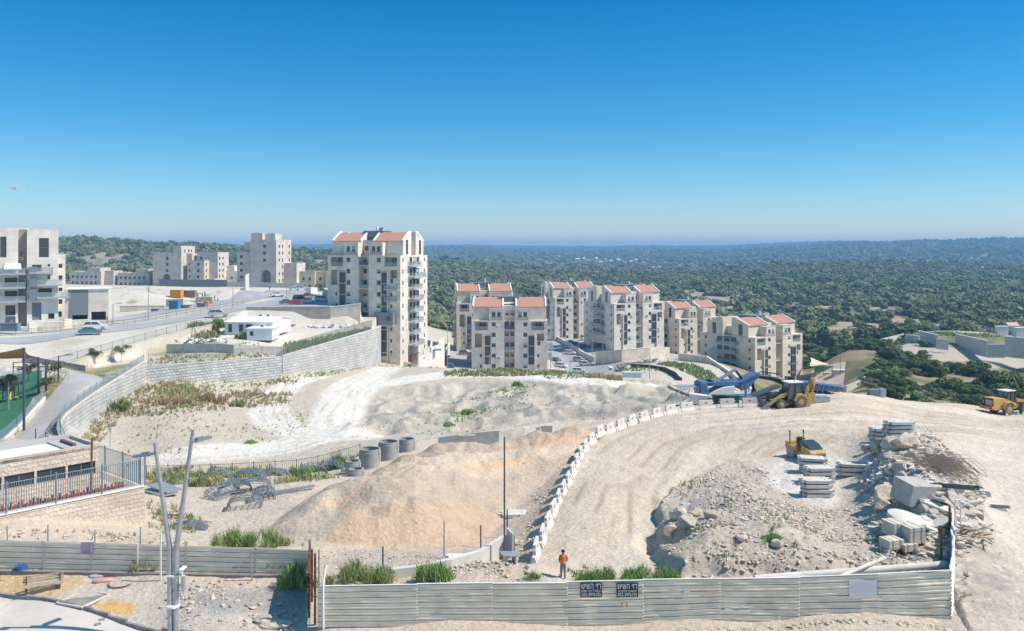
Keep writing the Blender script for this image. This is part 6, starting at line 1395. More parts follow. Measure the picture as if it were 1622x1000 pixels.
mb = MB(); mb.box(-2.95, -2.3, -1.0, 1.0, .95, 1.3); mb.box(-2.97, -2.8, -1.0, -.7, 1.0, 1.6, 1); mb.build('bumper', [YELD, mat('red_lens', (.5, .04, .04), .4)], wl, bevel=.05)
for y in (-1.38, .75):
    mb = MB(); poly_y(mb, [(-.95, 1.0), (-.8, 1.5), (-.4, 1.85), (.6, 1.88), (1.1, 1.5), (1.5, 1.1), (1.4, 1.05), (.95, 1.4), (.5, 1.72), (-.35, 1.7), (-.7, 1.4), (-.85, .95)], y, y + .63); mb.build('fender', [YELD], wl)
cab(wl, .3, 1.9, 1.5, 1.9, 3.2, MWH, .0)
mb = MB(); mb.box(.3, 1.9, -.75, .75, 1.5, 1.9); mb.tube((-.2, .3, 2.3), (-.25, .3, 3.0), .07, n=8); mb.tube((0, -.75, 2.0), (.35, -.75, 2.9), .04, n=6); mb.build('cab_base', [BLACK], wl)
mb = MB(); poly_y(mb, [(2.0, .7), (4.0, .6), (4.2, 1.4), (3.0, 1.7), (2.4, 2.2), (2.0, 1.9)], -.5, .5); mb.build('front_frame', [YELD], wl)
for y in (-.6, .45):
    mb = MB(); poly_y(mb, [(2.4, 2.1), (3.4, 2.0), (5.2, .9), (5.2, .5), (4.8, .5), (3.3, 1.5), (2.4, 1.7)], y, y + .15); mb.build('loader_arm', [YEL], wl)
mb = MB(); poly_y(mb, [(5.1, 1.4), (5.0, .3), (5.3, .05), (6.3, .05), (5.4, .25), (5.3, 1.4)], -1.4, 1.4); mb.build('bucket', [BUCK], wl)
for i, (x, y) in enumerate(((-.9, -1.5), (1.2, -1.6), (2.2, -1.6))):
    mb = MB(); mb.add([(0, 0, 0), (.42, 0, 0), (.42, .35, 0), (0, .35, 0), (.2, .1, .42), (.25, .25, .42)], [(0, 1, 4), (1, 2, 5, 4), (2, 3, 5), (3, 0, 4, 5), (0, 3, 2, 1)]); p = wl.matrix_basis @ Vector((x, y, 0)) if False else Vector((g.x, g.y, g.z)) + Matrix.Rotation(R(22), 3, 'Z') @ Vector((x, y, 0)); tag(mb.build('wheel_chock', [MWH], None, loc=(p.x, p.y, g1(p.x, p.y) + .02)), ('white wheel chock behind the loader rear wheel', 'white wheel chock ahead of the loader rear wheel', 'white wheel chock under the loader middle joint')[i], 'wheel chock')
# tandem roller, facing the viewer
g = G(1281, 733); ro = thing('road_roller', 'yellow tandem roller with black hood parked behind the slab stacks', 'road roller', (g.x, g.y + 1.0, g.z), R(-72)); ro.scale = (1.02,) * 3
for i, x in enumerate((-1.25, 1.1)):
    mb = MB(); mb.lathe([(.05, -.78), (.58, -.78), (.6, -.74), (.6, .74), (.58, .78), (.05, .78)], n=32, axis='Y'); mb.build('drum', [mat('drum_steel', (.40, .38, .36), .5, ns=4, amp=.15, metal=.3)], ro, smooth=True, loc=(x, 0, .6))
mb = MB(); poly_y(mb, [(.55, .75), (1.85, .8), (1.95, 1.0), (1.8, 1.25), (.9, 1.55), (.5, 1.55)], -.86, .86); mb.build('front_hood_base', [YEL], ro, bevel=.05)
mb = MB(); poly_y(mb, [(.45, 1.3), (1.72, 1.3), (1.1, 1.72), (.2, 1.95), (.1, 1.5)], -.72, .72); mb.build('hood', [mat('black_gloss', (.03, .04, .05), .18, spec=.7)], ro, bevel=.05)
mb = MB(); mb.box(-1.9, -.2, -.86, .86, .85, 1.2); mb.box(-1.9, -1.4, -.86, .86, 1.2, 1.5); mb.box(.3, 1.9, -.9, -.8, .45, .9); mb.box(.3, 1.9, .8, .9, .45, .9); mb.build('rear_frame', [YEL], ro, bevel=.03)
mb = MB(); mb.box(-.8, -.35, -.3, .3, 1.2, 1.45); mb.box(-.95, -.8, -.3, .3, 1.3, 2.0); mb.build('seat', [BLACK], ro, bevel=.04)
mb = MB(); mb.tube((-.1, 0, 1.5), (-.25, 0, 1.95), .04, n=8); mb.lathe([(.2, -.015), (.2, .015)], (-.26, 0, 1.97), n=16); mb.box(-.15, .2, -.5, .5, 1.2, 1.75); mb.build('steering_console', [BLACK], ro)
mb = MB()
for y in (-.75, .75): mb.path([(-1.3, y, 1.3), (-1.3, y, 2.35)], .05, 6); mb.tube((-1.3, y, 2.35), (-1.3, y, 2.55), .07, n=8)
mb.build('roll_bar', [BLACK], ro)
mb = MB(); 
for y in (-.5, .5): mb.box(1.86, 1.95, y - .16, y + .16, 1.0, 1.14)
mb.build('headlight', [mat('lamp_lens', (.7, .72, .75), .2)], ro)
# tracked excavator in black behind the backhoe (arm and blue bodied neighbour)
g = G(1262, 640); ex = thing('excavator', 'black armed excavator standing behind the yellow backhoe', 'excavator', (*XY(1258, 124), g1(*XY(1258, 124))), R(182))
mb = MB(); mb.box(-1.8, 1.8, -1.3, -.8, 0, .8); mb.box(-1.8, 1.8, .8, 1.3, 0, .8); mb.box(-1, 1, -.8, .8, .4, .9); mb.build('tracks', [BLACK], ex, bevel=.2)
mb = MB(); mb.box(-2.0, 1.2, -1.2, 1.2, 1.0, 1.8); mb.build('upper_body', [BUCK], ex, bevel=.1); cab(ex, .1, 1.3, .9, 1.0, 2.6, BLACK, .2)
mb = MB(); poly_y(mb, [(1.0, 1.6), (1.2, 2.2), (3.2, 2.7), (5.6, 2.95), (5.8, 2.65), (3.2, 2.2), (1.6, 1.5)], -.2, .2); mb.tube((2.0, 0, 3.1), (4.8, 0, 3.45), .08, n=8); mb.build('boom', [BLACK], ex, bevel=.03)
mb = MB(); mb.box(2.4, 4.2, -.215, -.203, 2.32, 2.55); bz = mb.build('boom_stripe', [MWH], ex); bz.rotation_euler = (0, R(-7), 0); bz.location = (0, 0, -.22)
mb = MB(); poly_y(mb, [(5.3, 3.1), (5.9, 3.7), (6.2, 3.5), (6.15, 2.4), (5.95, 1.0), (5.7, 1.0), (5.7, 2.4)], -.18, .18); mb.tube((5.9, .2, 2.3), (5.6, .2, .4), .07, n=8); mb.tube((6.2, -.1, 2.6), (6.45, -.1, .5), .06, n=8); mb.build('stick', [BLACK], ex, bevel=.03)
mb = MB(); poly_y(mb, [(5.4, 1.0), (6.0, 1.0), (6.1, .5), (5.8, .05), (5.6, .1), (5.55, .6)], -.25, .25); mb.build('breaker', [BLACK], ex)
# mobile crusher (blue and white) and the conveyor beside it
g = Vector((*XY(1140, 121), g1(*XY(1140, 121)))); cr = thing('mobile_crusher', 'blue and white mobile stone crusher behind the barriers', 'crusher', (g.x, g.y, g.z), R(8))
mb = MB()
for y in (-1.4, .9): mb.box(-2.5, 2.5, y, y + .5, 0, .8)
mb.build('tracks', [BLACK], cr, bevel=.25)
mb = MB(); mb.box(-4.0, 4.6, -1.2, 1.2, .9, 1.25); mb.build('chassis', [MBLUE], cr)
mb = MB(); poly_y(mb, [(-2.2, 1.25), (1.6, 1.25), (1.6, 2.75), (.0, 2.6), (-1.2, 2.1), (-2.2, 1.5)], -1.45, 1.2); mb.build('side_cover', [MWH], cr, bevel=.05)
mb = MB(); mb.box(-3.2, -2.21, -1.4, 1.3, 1.2, 3.2); mb.box(-1.9, 2.9, -1.0, 1.3, 2.76, 3.35); mb.box(-3.0, -1.0, -1.2, 1.2, 3.2, 3.35); mb.build('engine_box', [MBLUE], cr, bevel=.05)
mb = MB(); poly_y(mb, [(2.6, 3.3), (5.2, 4.4), (5.4, 4.3), (3.6, 2.4), (2.6, 2.2)], -1.3, 1.3); mb.extr([(2.4, -1.5, 3.5), (5.6, -1.5, 4.7), (5.6, -1.4, 4.75), (2.4, -1.4, 3.55)], (0, 0, .1)); mb.box(3.1, 3.35, -1.35, -1.1, 0.9, 3.4); mb.build('hopper', [MBLUE], cr)
mb = MB(); mb.extr([(-.8, -.4, 3.2), (2.2, -.4, 4.9), (2.3, -.4, 4.75), (-.7, -.4, 3.0)], (0, .8, 0)); mb.extr([(2.2, -.35, 4.9), (3.3, -.35, 3.5), (3.1, -.35, 3.4), (2.05, -.35, 4.75)], (0, .6, 0), 1); mb.build('side_conveyor', [STEEL, BLACK], cr)
mb = MB(); mb.extr([(-3.4, -.6, 1.2), (-7.0, -.6, 2.6), (-7.1, -.6, 2.35), (-3.4, -.6, .8)], (0, 1.2, 0)); mb.tube((-7.0, -.7, 2.5), (-7.0, .7, 2.5), .22, n=12); mb.extr([(-3.2, -.5, 1.0), (-5.5, -.5, .1), (-5.6, -.5, .0), (-3.2, -.5, .6)], (0, 1.0, 0)); mb.build('main_conveyor', [BUCK], cr)
mb = MB()
for k in range(9): x = -6.6 + k * .42; mb.path([(x, -.8, 1.6 + .15 * math.sin(k)), (x + .5, -.8, 2.6 + .1 * math.sin(k * 2)), (x + 1.1, -.8, 2.3)], .05, 5, mi=k % 2)
for k in range(6): x = -4 + k * .35; mb.tube((x, -1.3, 1.3), (x + .2, -1.3, 2.8), .05, n=5)
mb.box(-6.3, -3.3, -.9, .9, 2.65, 2.75); mb.build('walkway_frame', [STEEL, WHITE], cr)
for i in range(2):
    mb = MB(); mb.extr([(3.2, -.9, .9), (8.4, -.9, 2.6 - i), (8.4, -.9, 2.35 - i), (3.2, -.9, .6)], (0, 1.6, 0)); mb.tube((4.6, -.8, .9), (4.4, -.8, 0), .07, n=6); mb.build('tail_conveyor', [STEEL_D], cr)
g = Vector((*XY(1292, 121), g1(*XY(1292, 121)))); sc2 = thing('screener', 'low blue screening machine to the right behind the backhoe', 'screener', (g.x, g.y, g.z), R(-4))
mb = MB(); mb.box(-1.8, 1.8, -1.0, -.6, 0, .6); mb.box(-1.8, 1.8, .6, 1.0, 0, .6); mb.build('tracks', [BLACK], sc2, bevel=.15)
mb = MB(); poly_y(mb, [(-3.4, 1.9), (-1.5, 1.9), (3.3, 1.3), (3.4, 1.0), (1.5, .7), (-2.2, .7), (-3.2, 1.2)], -1.0, 1.0); mb.build('body', [MBLUE], sc2, bevel=.05)
mb = MB()
for k in range(8): mb.tube((-1.5 + k * .7, -1.05, .5), (-1.2 + k * .7, -1.05, 1.7), .05, n=5)
mb.tube((-3, -1.05, 2.1), (3.6, -1.05, 1.5), .05, n=5); mb.build('frame', [STEEL], sc2)
g = Vector((*XY(1298, 114), g1(*XY(1298, 114)))); mb = MB(); mb.box(-.4, 2.6, -.5, .6, 0, .85, 0); mb.box(-.3, 2.2, -.45, .5, .853, 1.0, 1); tag(mb.build('concrete_block', [CONC, mat('pale_blue_sheet', (.5, .6, .68), .5)], None, loc=(g.x - 1.4, g.y, g.z), rz=R(-4), bevel=.03), 'long concrete block with a pale blue cover right of the backhoe', 'concrete block')
g = G(1107, 641); mb = MB()
mb.add([(-1.1, -.5, .2), (.9, -.5, 0), (1.1, .6, 0), (-1.0, .6, .2), (-1.3, -.6, 1.5), (1.0, -.8, 1.2), (1.2, .7, 1.2), (-1.2, .7, 1.5)], [(0, 1, 5, 4), (1, 2, 6, 5), (2, 3, 7, 6), (3, 0, 4, 7), (4, 5, 6, 7)]); tag(mb.build('bulk_bag', [MWH], None, loc=g), 'dirty white bulk bag in front of the crusher', 'bag')
for px, c, lab in ((1140, BLACK, 'dark rubber tank between the barriers and the crusher'), (1160, mat('bin_green', (.04, .14, .10), .5), 'dark green bin behind the barriers')):
    g = Vector((*XY(px, 114.5), 0)); mb = MB(); mb.prism([(-.8, -.4), (.8, -.4), (.9, .5), (-.9, .5)], 0, 1.1); mb.box(-.95, .95, -.45, .55, 1.103, 1.2); tag(mb.build('bin', [c], None, loc=(g.x, g.y, g1(g.x, g.y)), bevel=.04), lab, 'bin')
g = G(1389, 628); mb = MB(); mb.box(-1.2, .2, -.5, .5, 0, 1.0, 0); mb.prism([(.3, -.5), (1.1, -.5), (1.0, .5), (.35, .5)], 0, 1.1, 1); tag(mb.build('grey_crate', [GREY, STEEL], None, loc=(g.x, g.y, g.z)), 'small grey crate pair at the far site edge', 'crate')
# ------------------------------------------------------------------ cars
_car = {}
def car_proto(kind):
    if kind in _car: return _car[kind]
    L, Wd, H = {'sedan': (4.4, 1.75, 1.45), 'suv': (4.6, 1.85, 1.75), 'van': (5.2, 1.95, 2.2), 'truck': (5.8, 2.0, 2.7)}[kind]; b = L / 2; w = Wd / 2
    mb = MB()
    if kind == 'sedan': lo = [(-b, .35), (-b + .05, .9), (-b + .9, 1.0), (b - 1.2, .95), (b - .1, .75), (b, .35)]; up = [(-b + .5, .98), (-b + 1.2, H), (b - 2.1, H), (b - 1.2, .94)]
    elif kind == 'suv': lo = [(-b, .4), (-b + .03, 1.05), (-b + .5, 1.12), (b - 1.1, 1.08), (b - .08, .9), (b, .4)]; up = [(-b + .08, 1.08), (-b + .45, H), (b - 2.0, H), (b - 1.15, 1.07)]
    elif kind == 'van': lo = [(-b, .35), (-b, 1.2), (b - .9, 1.2), (b - .05, 1.0), (b, .35)]; up = [(-b + .02, 1.15), (-b + .1, H), (b - 1.6, H), (b - .85, 1.18)]
    else: lo = [(-b, .5), (-b, 1.0), (b - 1.7, 1.0), (b - 1.7, 1.2), (b - .1, 1.1), (b, .4)]; up = [(b - 1.65, 1.15), (b - 1.6, 2.1), (b - .8, 2.1), (b - .15, 1.1)]
    poly_y(mb, lo, -w, w)
    body = mb; gl = MB(); rf = MB()
    def taper(pts, w0, w1, z0, z1):
        vs = []; 
        for s in (-1, 1):
            for x, z in pts: ww = w0 + (w1 - w0) * (z - z0) / (z1 - z0); vs.append((x, s * ww, z))
        n = len(pts); fs = [tuple(range(n)), tuple(range(2 * n - 1, n - 1, -1))] + [((i + 1) % n, i, n + i, n + (i + 1) % n) for i in range(n)]; return vs, fs
    vs, fs = taper(up, w - .03, w - .2, up[0][1], H if kind != 'truck' else 2.1); gl.add(vs, fs)
    t = up[1], up[2]; rf.add(*taper([(t[0][0] - .06, t[0][1] - .05), (t[0][0] - .02, t[0][1] + .03), (t[1][0] + .02, t[1][1] + .03), (t[1][0] + .08, t[1][1] - .05)], w - .17, w - .19, t[0][1] - .05, t[0][1] + .03))
    for i in (0, 1, 2):
        x0 = [up[0][0], (up[1][0] + up[2][0]) / 2, up[3][0]][i]; x1 = [up[1][0], (up[1][0] + up[2][0]) / 2, up[2][0]][i]
        for s in (-1, 1): rf.tube((x0, s * (w - .04), up[0][1]), (x1, s * (w - .19), t[0][1]), .045, n=4)
    if kind == 'truck': rf.box(-b, b - 1.8, -w, w, 1.0, 2.7)
    r = .33 if kind != 'truck' else .42; ws = []
    for x in (-b + .85, b - .85):
        for s in (-1, 1):
            m2 = MB(); m2.lathe([(r, -.11), (r, .11)], n=16, axis='Y'); m3 = MB(); m3.lathe([(r * .6, -.125), (r * .6, .125)], n=12, axis='Y'); ws.append(((x, s * (w - .1), r), m2.mesh('wheel', [TYRE]), m3.mesh('rim', [STEEL])))
    lt = MB(); [lt.box(b - .06, b + .01, s * w * .75 - .18, s * w * .75 + .18, .66, .80) for s in (-1, 1)]; tl = MB(); [tl.box(-b - .01, -b + .06, s * w * .8 - .14, s * w * .8 + .14, .75, .95) for s in (-1, 1)]
    _car[kind] = (body, gl.mesh('glass', [CABG]), rf, ws, lt.mesh('headlight', [MWH]), tl.mesh('tail_light', [mat('red_lens', (.5, .04, .04), .4)])); return _car[kind]
CARC = {'white': (.72, .72, .72), 'silver': (.42, .43, .45), 'grey': (.16, .17, .19), 'black': (.03, .032, .036), 'red': (.42, .04, .04), 'blue': (.04, .14, .34), 'teal': (.08, .19, .26)}
_cb = {}
def car(px, D, rz, kind, colr, label, group=None, z=None):
    x, y = XY(px, D); z = g1(x, y) + .10 if z is None else z
    body, gl, rf, ws, lt, tl = car_proto(kind); m = mat('car_' + colr, CARC[colr], .25, spec=.6)
    if (kind, colr) not in _cb: _cb[(kind, colr)] = (body.mesh('body', [m]), rf.mesh('roof', [m]))
    root = thing('parked_car' if kind != 'truck' else 'parked_truck', label, 'car' if kind not in ('van', 'truck') else kind, (x, y, z), R(rz), group)
    link('body', _cb[(kind, colr)][0], root); link('glass', gl, root); link('roof', _cb[(kind, colr)][1], root); link('headlight', lt, root); link('tail_light', tl, root)
    for p, a, b in ws: w_ = link('wheel', a, root, p); link('rim', b, w_)
    return root
car(143, 177, 22, 'sedan', 'teal', 'dark teal car driving on the street, in front of the white one'); car(151, 186, 22, 'suv', 'white', 'white car just behind the dark teal car near the garage')
car(346, 208, 25, 'suv', 'silver', 'silver off-road car on the near carriageway above the cream wall')
GP = 'cars in the shaded car park'
car(488, 252, 15, 'sedan', 'white', 'white car in front of the shaded car park, left of the pair', GP); car(511, 258, 18, 'suv', 'white', 'white car closest to the tower in the car park', GP)
car(489, 283, 10, 'sedan', 'red', 'red car behind the white cars in the car park', GP); car(496, 300, 70, 'truck', 'white', 'white box truck at the back of the car park', GP)
car(455, 246, 10, 'sedan', 'grey', 'dark car half hidden behind the grey stone wall', GP); car(470, 246, 10, 'sedan', 'red', 'red car half hidden behind the grey stone wall', GP)
car(400, 300, 5, 'sedan', 'blue', 'blue car at the bend of the far carriageway'); car(466, 348, 8, 'sedan', 'white', 'white car at the far kerb, left of two'); car(478, 348, 8, 'suv', 'white', 'white car at the far kerb, right of two'); car(510, 330, 8, 'suv', 'grey', 'grey car in the far shade beside the box truck'); car(522, 290, 15, 'suv', 'grey', 'grey car in the shade next to the tower')
for px, D, rz, k, c, lab in ((500, 270, 14, 'sedan', 'silver', 'silver car in the second row of the car park, left of two'), (518, 272, 14, 'sedan', 'grey', 'dark grey car in the second row of the car park, right of two'), (476, 262, 12, 'suv', 'black', 'black car in the car park just above the grey wall'), (440, 285, 30, 'sedan', 'white', 'white car entering the car park from the carriageway')): car(px, D, rz, k, c, lab, GP)
GC = 'cars in the sunken street'
for px, D, rz, k, c, lab in ((880, 352, -8, 'suv', 'white', 'white car highest on the left side of the sunken street'), (881, 327, -50, 'sedan', 'grey', 'dark car on the left side of the sunken street between two white ones'), (889, 316, -30, 'suv', 'white', 'white car on the left side below the dark one'), (894, 298, -70, 'sedan', 'white', 'white car lowest in the sunken street'), (903, 342, -20, 'suv', 'white', 'white car in the middle of the sunken street'), (917, 328, -12, 'suv', 'silver', 'silver grey car right of the middle'), (927, 318, -18, 'suv', 'white', 'pale car beside the right kerb of the sunken street'), (917, 304, -4, 'suv', 'white', 'white car standing across the sunken street'),
    (905, 368, -15, 'sedan', 'grey', 'dark car in the house shade, first behind the cream wall'), (914, 362, -15, 'sedan', 'blue', 'blue car in the house shade behind the cream wall'), (926, 355, -15, 'sedan', 'grey', 'dark car nearest to the pilotis of the middle house'), (929, 378, 30, 'van', 'white', 'white van at the end of the shaded forecourt'), (868, 385, 70, 'sedan', 'white', 'white car at the top of the sunken street beside the far house'), (875, 390, 70, 'sedan', 'grey', 'dark car at the top of the sunken street')):
    car(px, D, rz, k, c, lab, GC)
car(714, 262, 90, 'suv', 'blue', 'blue car parked between the tower yard and the squarely facing house'); car(737, 300, 10, 'suv', 'grey', 'grey car under the half hidden house')
# ------------------------------------------------------------------ people
def person(loc, rz, label, h=1.75, vest=None, legs=None, pose=0, hair=True, simple=False):
    import bmesh
    root = thing('person', label, 'person', loc, rz); s = h / 1.75
    me = bpy.data.meshes.new('body'); V = {}
    st = .16 if pose == 0 else .1
    V = [('pel', (0, 0, .95), .135), ('bel', (0, .01, 1.08), .130), ('che', (0, 0, 1.28), .155), ('upc', (0, -.01, 1.40), .13), ('nec', (0, 0, 1.50), .058), ('hd0', (0, .01, 1.58), .075), ('hd1', (0, .01, 1.67), .095), ('hd2', (0, 0, 1.73), .06),
         ('hl', (-.09, 0, .90), .115), ('kl', (-.10, .10 if pose == 0 else 0, .50), .085), ('al', (-.10, st - .04, .09), .06), ('tl', (-.11, st + .14, .04), .036),
         ('hr', (.09, 0, .90), .115), ('kr', (.10, .02, .50), .085), ('ar', (.10, -st + .02, .10), .06), ('tr', (.11, -st + .18, .04), .036),
         ('sl', (-.19, 0, 1.40), .062), ('el', (-.25, -.03, 1.14), .045), ('wl', (-.20, .12, .98), .032), ('ml', (-.17, .19, .96), .034),
         ('sr', (.19, 0, 1.40), .062), ('er', (.25, -.03, 1.14), .045), ('wr', (.20, .12, .98), .032), ('mr', (.17, .19, .96), .034)]
    E = 'pel-bel bel-che che-upc upc-nec nec-hd0 hd0-hd1 hd1-hd2 pel-hl hl-kl kl-al al-tl pel-hr hr-kr kr-ar ar-tr upc-sl sl-el el-wl wl-ml upc-sr sr-er er-wr wr-mr'.split()
    idx = {v[0]: i for i, v in enumerate(V)}; me.from_pydata([Vector(v[1]) * s for v in V], [tuple(idx[k] for k in e.split('-')) for e in E], [])
    o = link('body', me, root); sk = o.modifiers.new('skin', 'SKIN'); o.modifiers.new('sub', 'SUBSURF').levels = 1
    bpy.context.view_layer.update(); lay = me.skin_vertices[0].data if me.skin_vertices else None
    if lay is None:
        bm = bmesh.new(); bm.from_mesh(me); bm.verts.layers.skin.verify(); bm.to_mesh(me); bm.free(); lay = me.skin_vertices[0].data
    for v, k in zip(V, lay): k.radius = (v[2] * s, v[2] * s); k.use_root = v[0] == 'pel'
    o.modifiers['sub'].render_levels = 2; bpy.context.view_layer.update()
    em = bpy.data.meshes.new_from_object(o.evaluated_get(bpy.context.evaluated_depsgraph_get())); o.modifiers.clear(); o.data = em; em.name = 'body'
    skin = mat('skin', (.32, .18, .11), .7); sh = mat('grey_shirt', (.09, .09, .10), .8); tr = legs or mat('grey_trousers', (.17, .19, .21), .85); bt = mat('shoes', (.05, .045, .04), .7)
    em.materials.clear(); [em.materials.append(m) for m in (skin, sh, tr, bt)]
    for p in em.polygons:
        c = p.center / s; p.use_smooth = True
        p.material_index = 0 if c.z > 1.46 else (3 if c.z < .10 else (2 if c.z < 1.0 and abs(c.x) < .19 and not (abs(c.x) > .15 and c.y > .1) else (0 if c.z < 1.03 else 1)))
    if not simple:
        # hands: five fingers each
        for sgn in (-1, 1):
            mb = MB(); b = Vector((sgn * .17, .19, .955)) * s
            for k in range(4):
                q = b + Vector((sgn * (-.026 + .017 * k), .03, -.012)) * s; L = (.055, .065, .06, .048)[k] * s; mb.path([q, q + Vector((0, L * .6, -L * .35)), q + Vector((0, L * .7, -L))], .0085 * s, 6)
            q = b + Vector((-sgn * .035, 0, 0)) * s; mb.path([q, q + Vector((-sgn * .02, .035, -.01)) * s, q + Vector((-sgn * .012, .06, -.02)) * s], .01 * s, 6); mb.build('fingers', [skin], root, smooth=True)
        mb = MB(); hc = Vector((0, .01, 1.66)) * s
        mb.add([hc + Vector((x, .095, z)) * s for x, z in ((-.012, -.02), (.012, -.02), (0, .03))] + [hc + Vector((0, .125, -.018)) * s], [(0, 1, 3), (1, 2, 3), (2, 0, 3)])
        for sx in (-1, 1): mb.lathe([(.028 * s, -.01 * s), (.028 * s, .01 * s)], hc + Vector((sx * .097, 0, -.005)) * s, n=10, axis='X')
        mb.build('face', [skin], root); mb = MB()
        for sx in (-1, 1): mb.lathe([(.012 * s, 0), (.012 * s, .006)], hc + Vector((sx * .035, .09, .015)) * s, n=8, axis='Y')
        mb.box(-.03 * s, .03 * s, .092 * s + .0, .10 * s, 1.595 * s, 1.602 * s); mb.build('eyes', [BLACK], root)
    if hair:
        bm = bmesh.new(); bmesh.ops.create_icosphere(bm, subdivisions=3, radius=.112 * s)
        for v in list(bm.verts): v.co.z *= 1.12
        bmesh.ops.delete(bm, geom=[v for v in bm.verts if v.co.z < (-.05 if v.co.y < .02 else .035) * s], context='VERTS')
        hm_ = bpy.data.meshes.new('hair'); bm.to_mesh(hm_); bm.free(); hm_.materials.append(mat('dark_hair', (.015, .012, .01), .8)); [setattr(p, 'use_smooth', True) for p in hm_.polygons]; link('hair', hm_, root, (0, .0, 1.672 * s))
    if vest:
        mb = MB(); rows = [(.92, .185, .150), (1.05, .185, .150), (1.2, .195, .165), (1.33, .205, .160), (1.42, .20, .13), (1.475, .11, .09)]; n = 20; vs = []
        for z, a, b in rows:
            for k in range(n): t = 2 * math.pi * k / n; vs.append((a * s * math.cos(t), b * s * math.sin(t), z * s))
        mi = []
        for i in range(len(rows) - 1):
            for k in range(n): mb.add([vs[i * n + k], vs[i * n + (k + 1) % n], vs[(i + 1) * n + (k + 1) % n], vs[(i + 1) * n + k]], [(0, 1, 2, 3)], 0)
        v_ = mb.build('vest', [vest], root, smooth=True); mb = MB()
        for z in (1.02, 1.14): mb.lathe([(.19 * s, 0), (.192 * s, .05)], (0, 0, z * s), n=20); 
        rb_ = mb.build('reflective_band', [mat('reflective_grey', (.55, .56, .58), .4)], v_); rb_.scale = (1, .84, 1)
    return root
OR = mat('orange_vest', (.85, .17, .02), .7)
g = G(892, 917); person((g.x, g.y, g.z + .02), R(3), 'man walking away in an orange safety vest and grey trousers on the haul road', 1.72, OR)
for px, D, c, lab in ((1291, 318, mat('pink_cloth', (.6, .3, .35), .8), 'distant person in pink on the dusty yard, left of three'), (1298, 318, OR, 'distant person in orange on the dusty yard, middle of three'), (1305, 318, mat('red_cloth', (.5, .06, .05), .8), 'distant person in red on the dusty yard, right of three'), (340, 262, BLACK, 'distant worker in dark clothes beside the berm, left of two'), (345, 262, SW, 'distant worker in a white top beside the berm, right of two'), (170, 201, MBLUE, 'distant person in blue by the street in front of the garage'), (427, 340, BLACK, 'distant person in black at the far bend of the street')):
    x, y = XY(px, D); person((x, y, g1(x, y) + .1), rs.uniform(0, 6), lab, 1.75, c, simple=True, pose=1)
# ------------------------------------------------------------------ far right: terraces, round wall, yard, small houses
def flat_building(label, loc, rz, w, d, h, m=None, roof=None, name='small_house', wins=2):
    root = thing(name, label, 'small house', loc, rz); mb = MB(); mb.box(0, w, 0, d, -2, h); mb.build('wall', [m or WHITE], root)
    m2 = MB(); m2.box(-.15, w + .15, -.15, d + .15, h + .003, h + .2) if roof is None else m2.extr([(-.3, -.3, h), (-.3, d + .3, h), (-.3, d / 2, h + d * .3)], (w + .6, 0, 0)); m2.build('roof', [roof or TRIM], root)
    for k in range(wins): link('window', window_mesh(1.0, 1.1), root, (w * (k + .7) / (wins + .4), -.035, 1.0), 0)
tw = [((1456, 540, 385), (1462, 527, 386), (1487, 530.5, 372), 6, 'grey terrace wall at the left end of the far terraces'),
      ]
def twall(label, a, b, h, m=CONC, cap=TRIM, th=.5):
    pa, pb = P(*a), P(*b); wall('terrace_wall', label, [(pa.x, pa.y), (pb.x, pb.y)], [pa.z, pb.z], [pa.z - h, pb.z - h], th, m, cap=cap, group='concrete walls of the far terraces')
twall('leftmost pale concrete wall of the far terraces', (1455, 524, 372), (1486, 531, 358), 6, CONC)
twall('low striped concrete wall below the leftmost terrace wall', (1434, 530, 372), (1456, 533, 366), 4)
twall('short pale concrete wall standing between the two long terrace walls', (1483, 537, 352), (1502, 539, 351), 4)
twall('middle long pale concrete wall of the far terraces', (1514, 529, 366), (1564, 540, 344), 6.5)
twall('short low pale concrete wall right of the middle terrace wall', (1564, 546, 338), (1592, 546, 336), 5)
twall('rightmost long pale concrete wall of the far terraces', (1592, 533, 346), (1680, 541, 330), 8)
flat_building('pink roofed small house at the far right terrace', P(1598, 521, 420) - Vector((0, 0, 1)), 0, 5, 5, 2.4, STONE, mat('pink_tile', (.62, .38, .36), .8), wins=1)
flat_building('low white container on the far terrace, leftmost', P(1484, 520, 430) - Vector((0, 0, .4)), 0, 3.5, 2.4, 1.6, wins=0); flat_building('low dark shed with a flat roof on the far terrace', P(1532, 523, 425), 0, 5, 3, 1.8, GREY, wins=0)
flat_building('low pale container near the pink roofed house', P(1580, 524, 400), 0, 5, 2.4, 1.8, wins=0); flat_building('white walled hut at the far right edge of the terrace', P(1610, 527, 390), 0, 8, 3, 2, wins=0)
for px, c, lab in ((1556, 'silver', 'pale car on the far terrace, left of two'), (1567, 'grey', 'grey car on the far terrace, right of two')): car(px, 410, 0, 'sedan', c, lab, z=P(px, 526, 410).z)
# blue hoarding along the edge of the terrace road
hb_ = [(1380, 542, 352), (1400, 535, 380), (1432, 534, 385)]; hb2 = [(1381, 543, 350), (1400, 548, 335), (1440, 560, 318), (1480, 567, 308), (1530, 570, 303), (1585, 572, 300), (1612, 583, 288), (1640, 588, 284)]
HOB = mat('blue_hoarding', (.16, .30, .42), .6)
for pts, lab, m_ in ((hb_, 'white hoarding round the far end of the terrace road', WHITE), (hb2, 'blue hoarding along the lower edge of the terrace road', HOB)):
    q = [P(*a) for a in pts]; wall('hoarding', lab, [(p.x, p.y) for p in q], [g1(p.x, p.y) + 1.9 for p in q], [g1(p.x, p.y) - 1 for p in q], .1, m_, cat='hoarding')
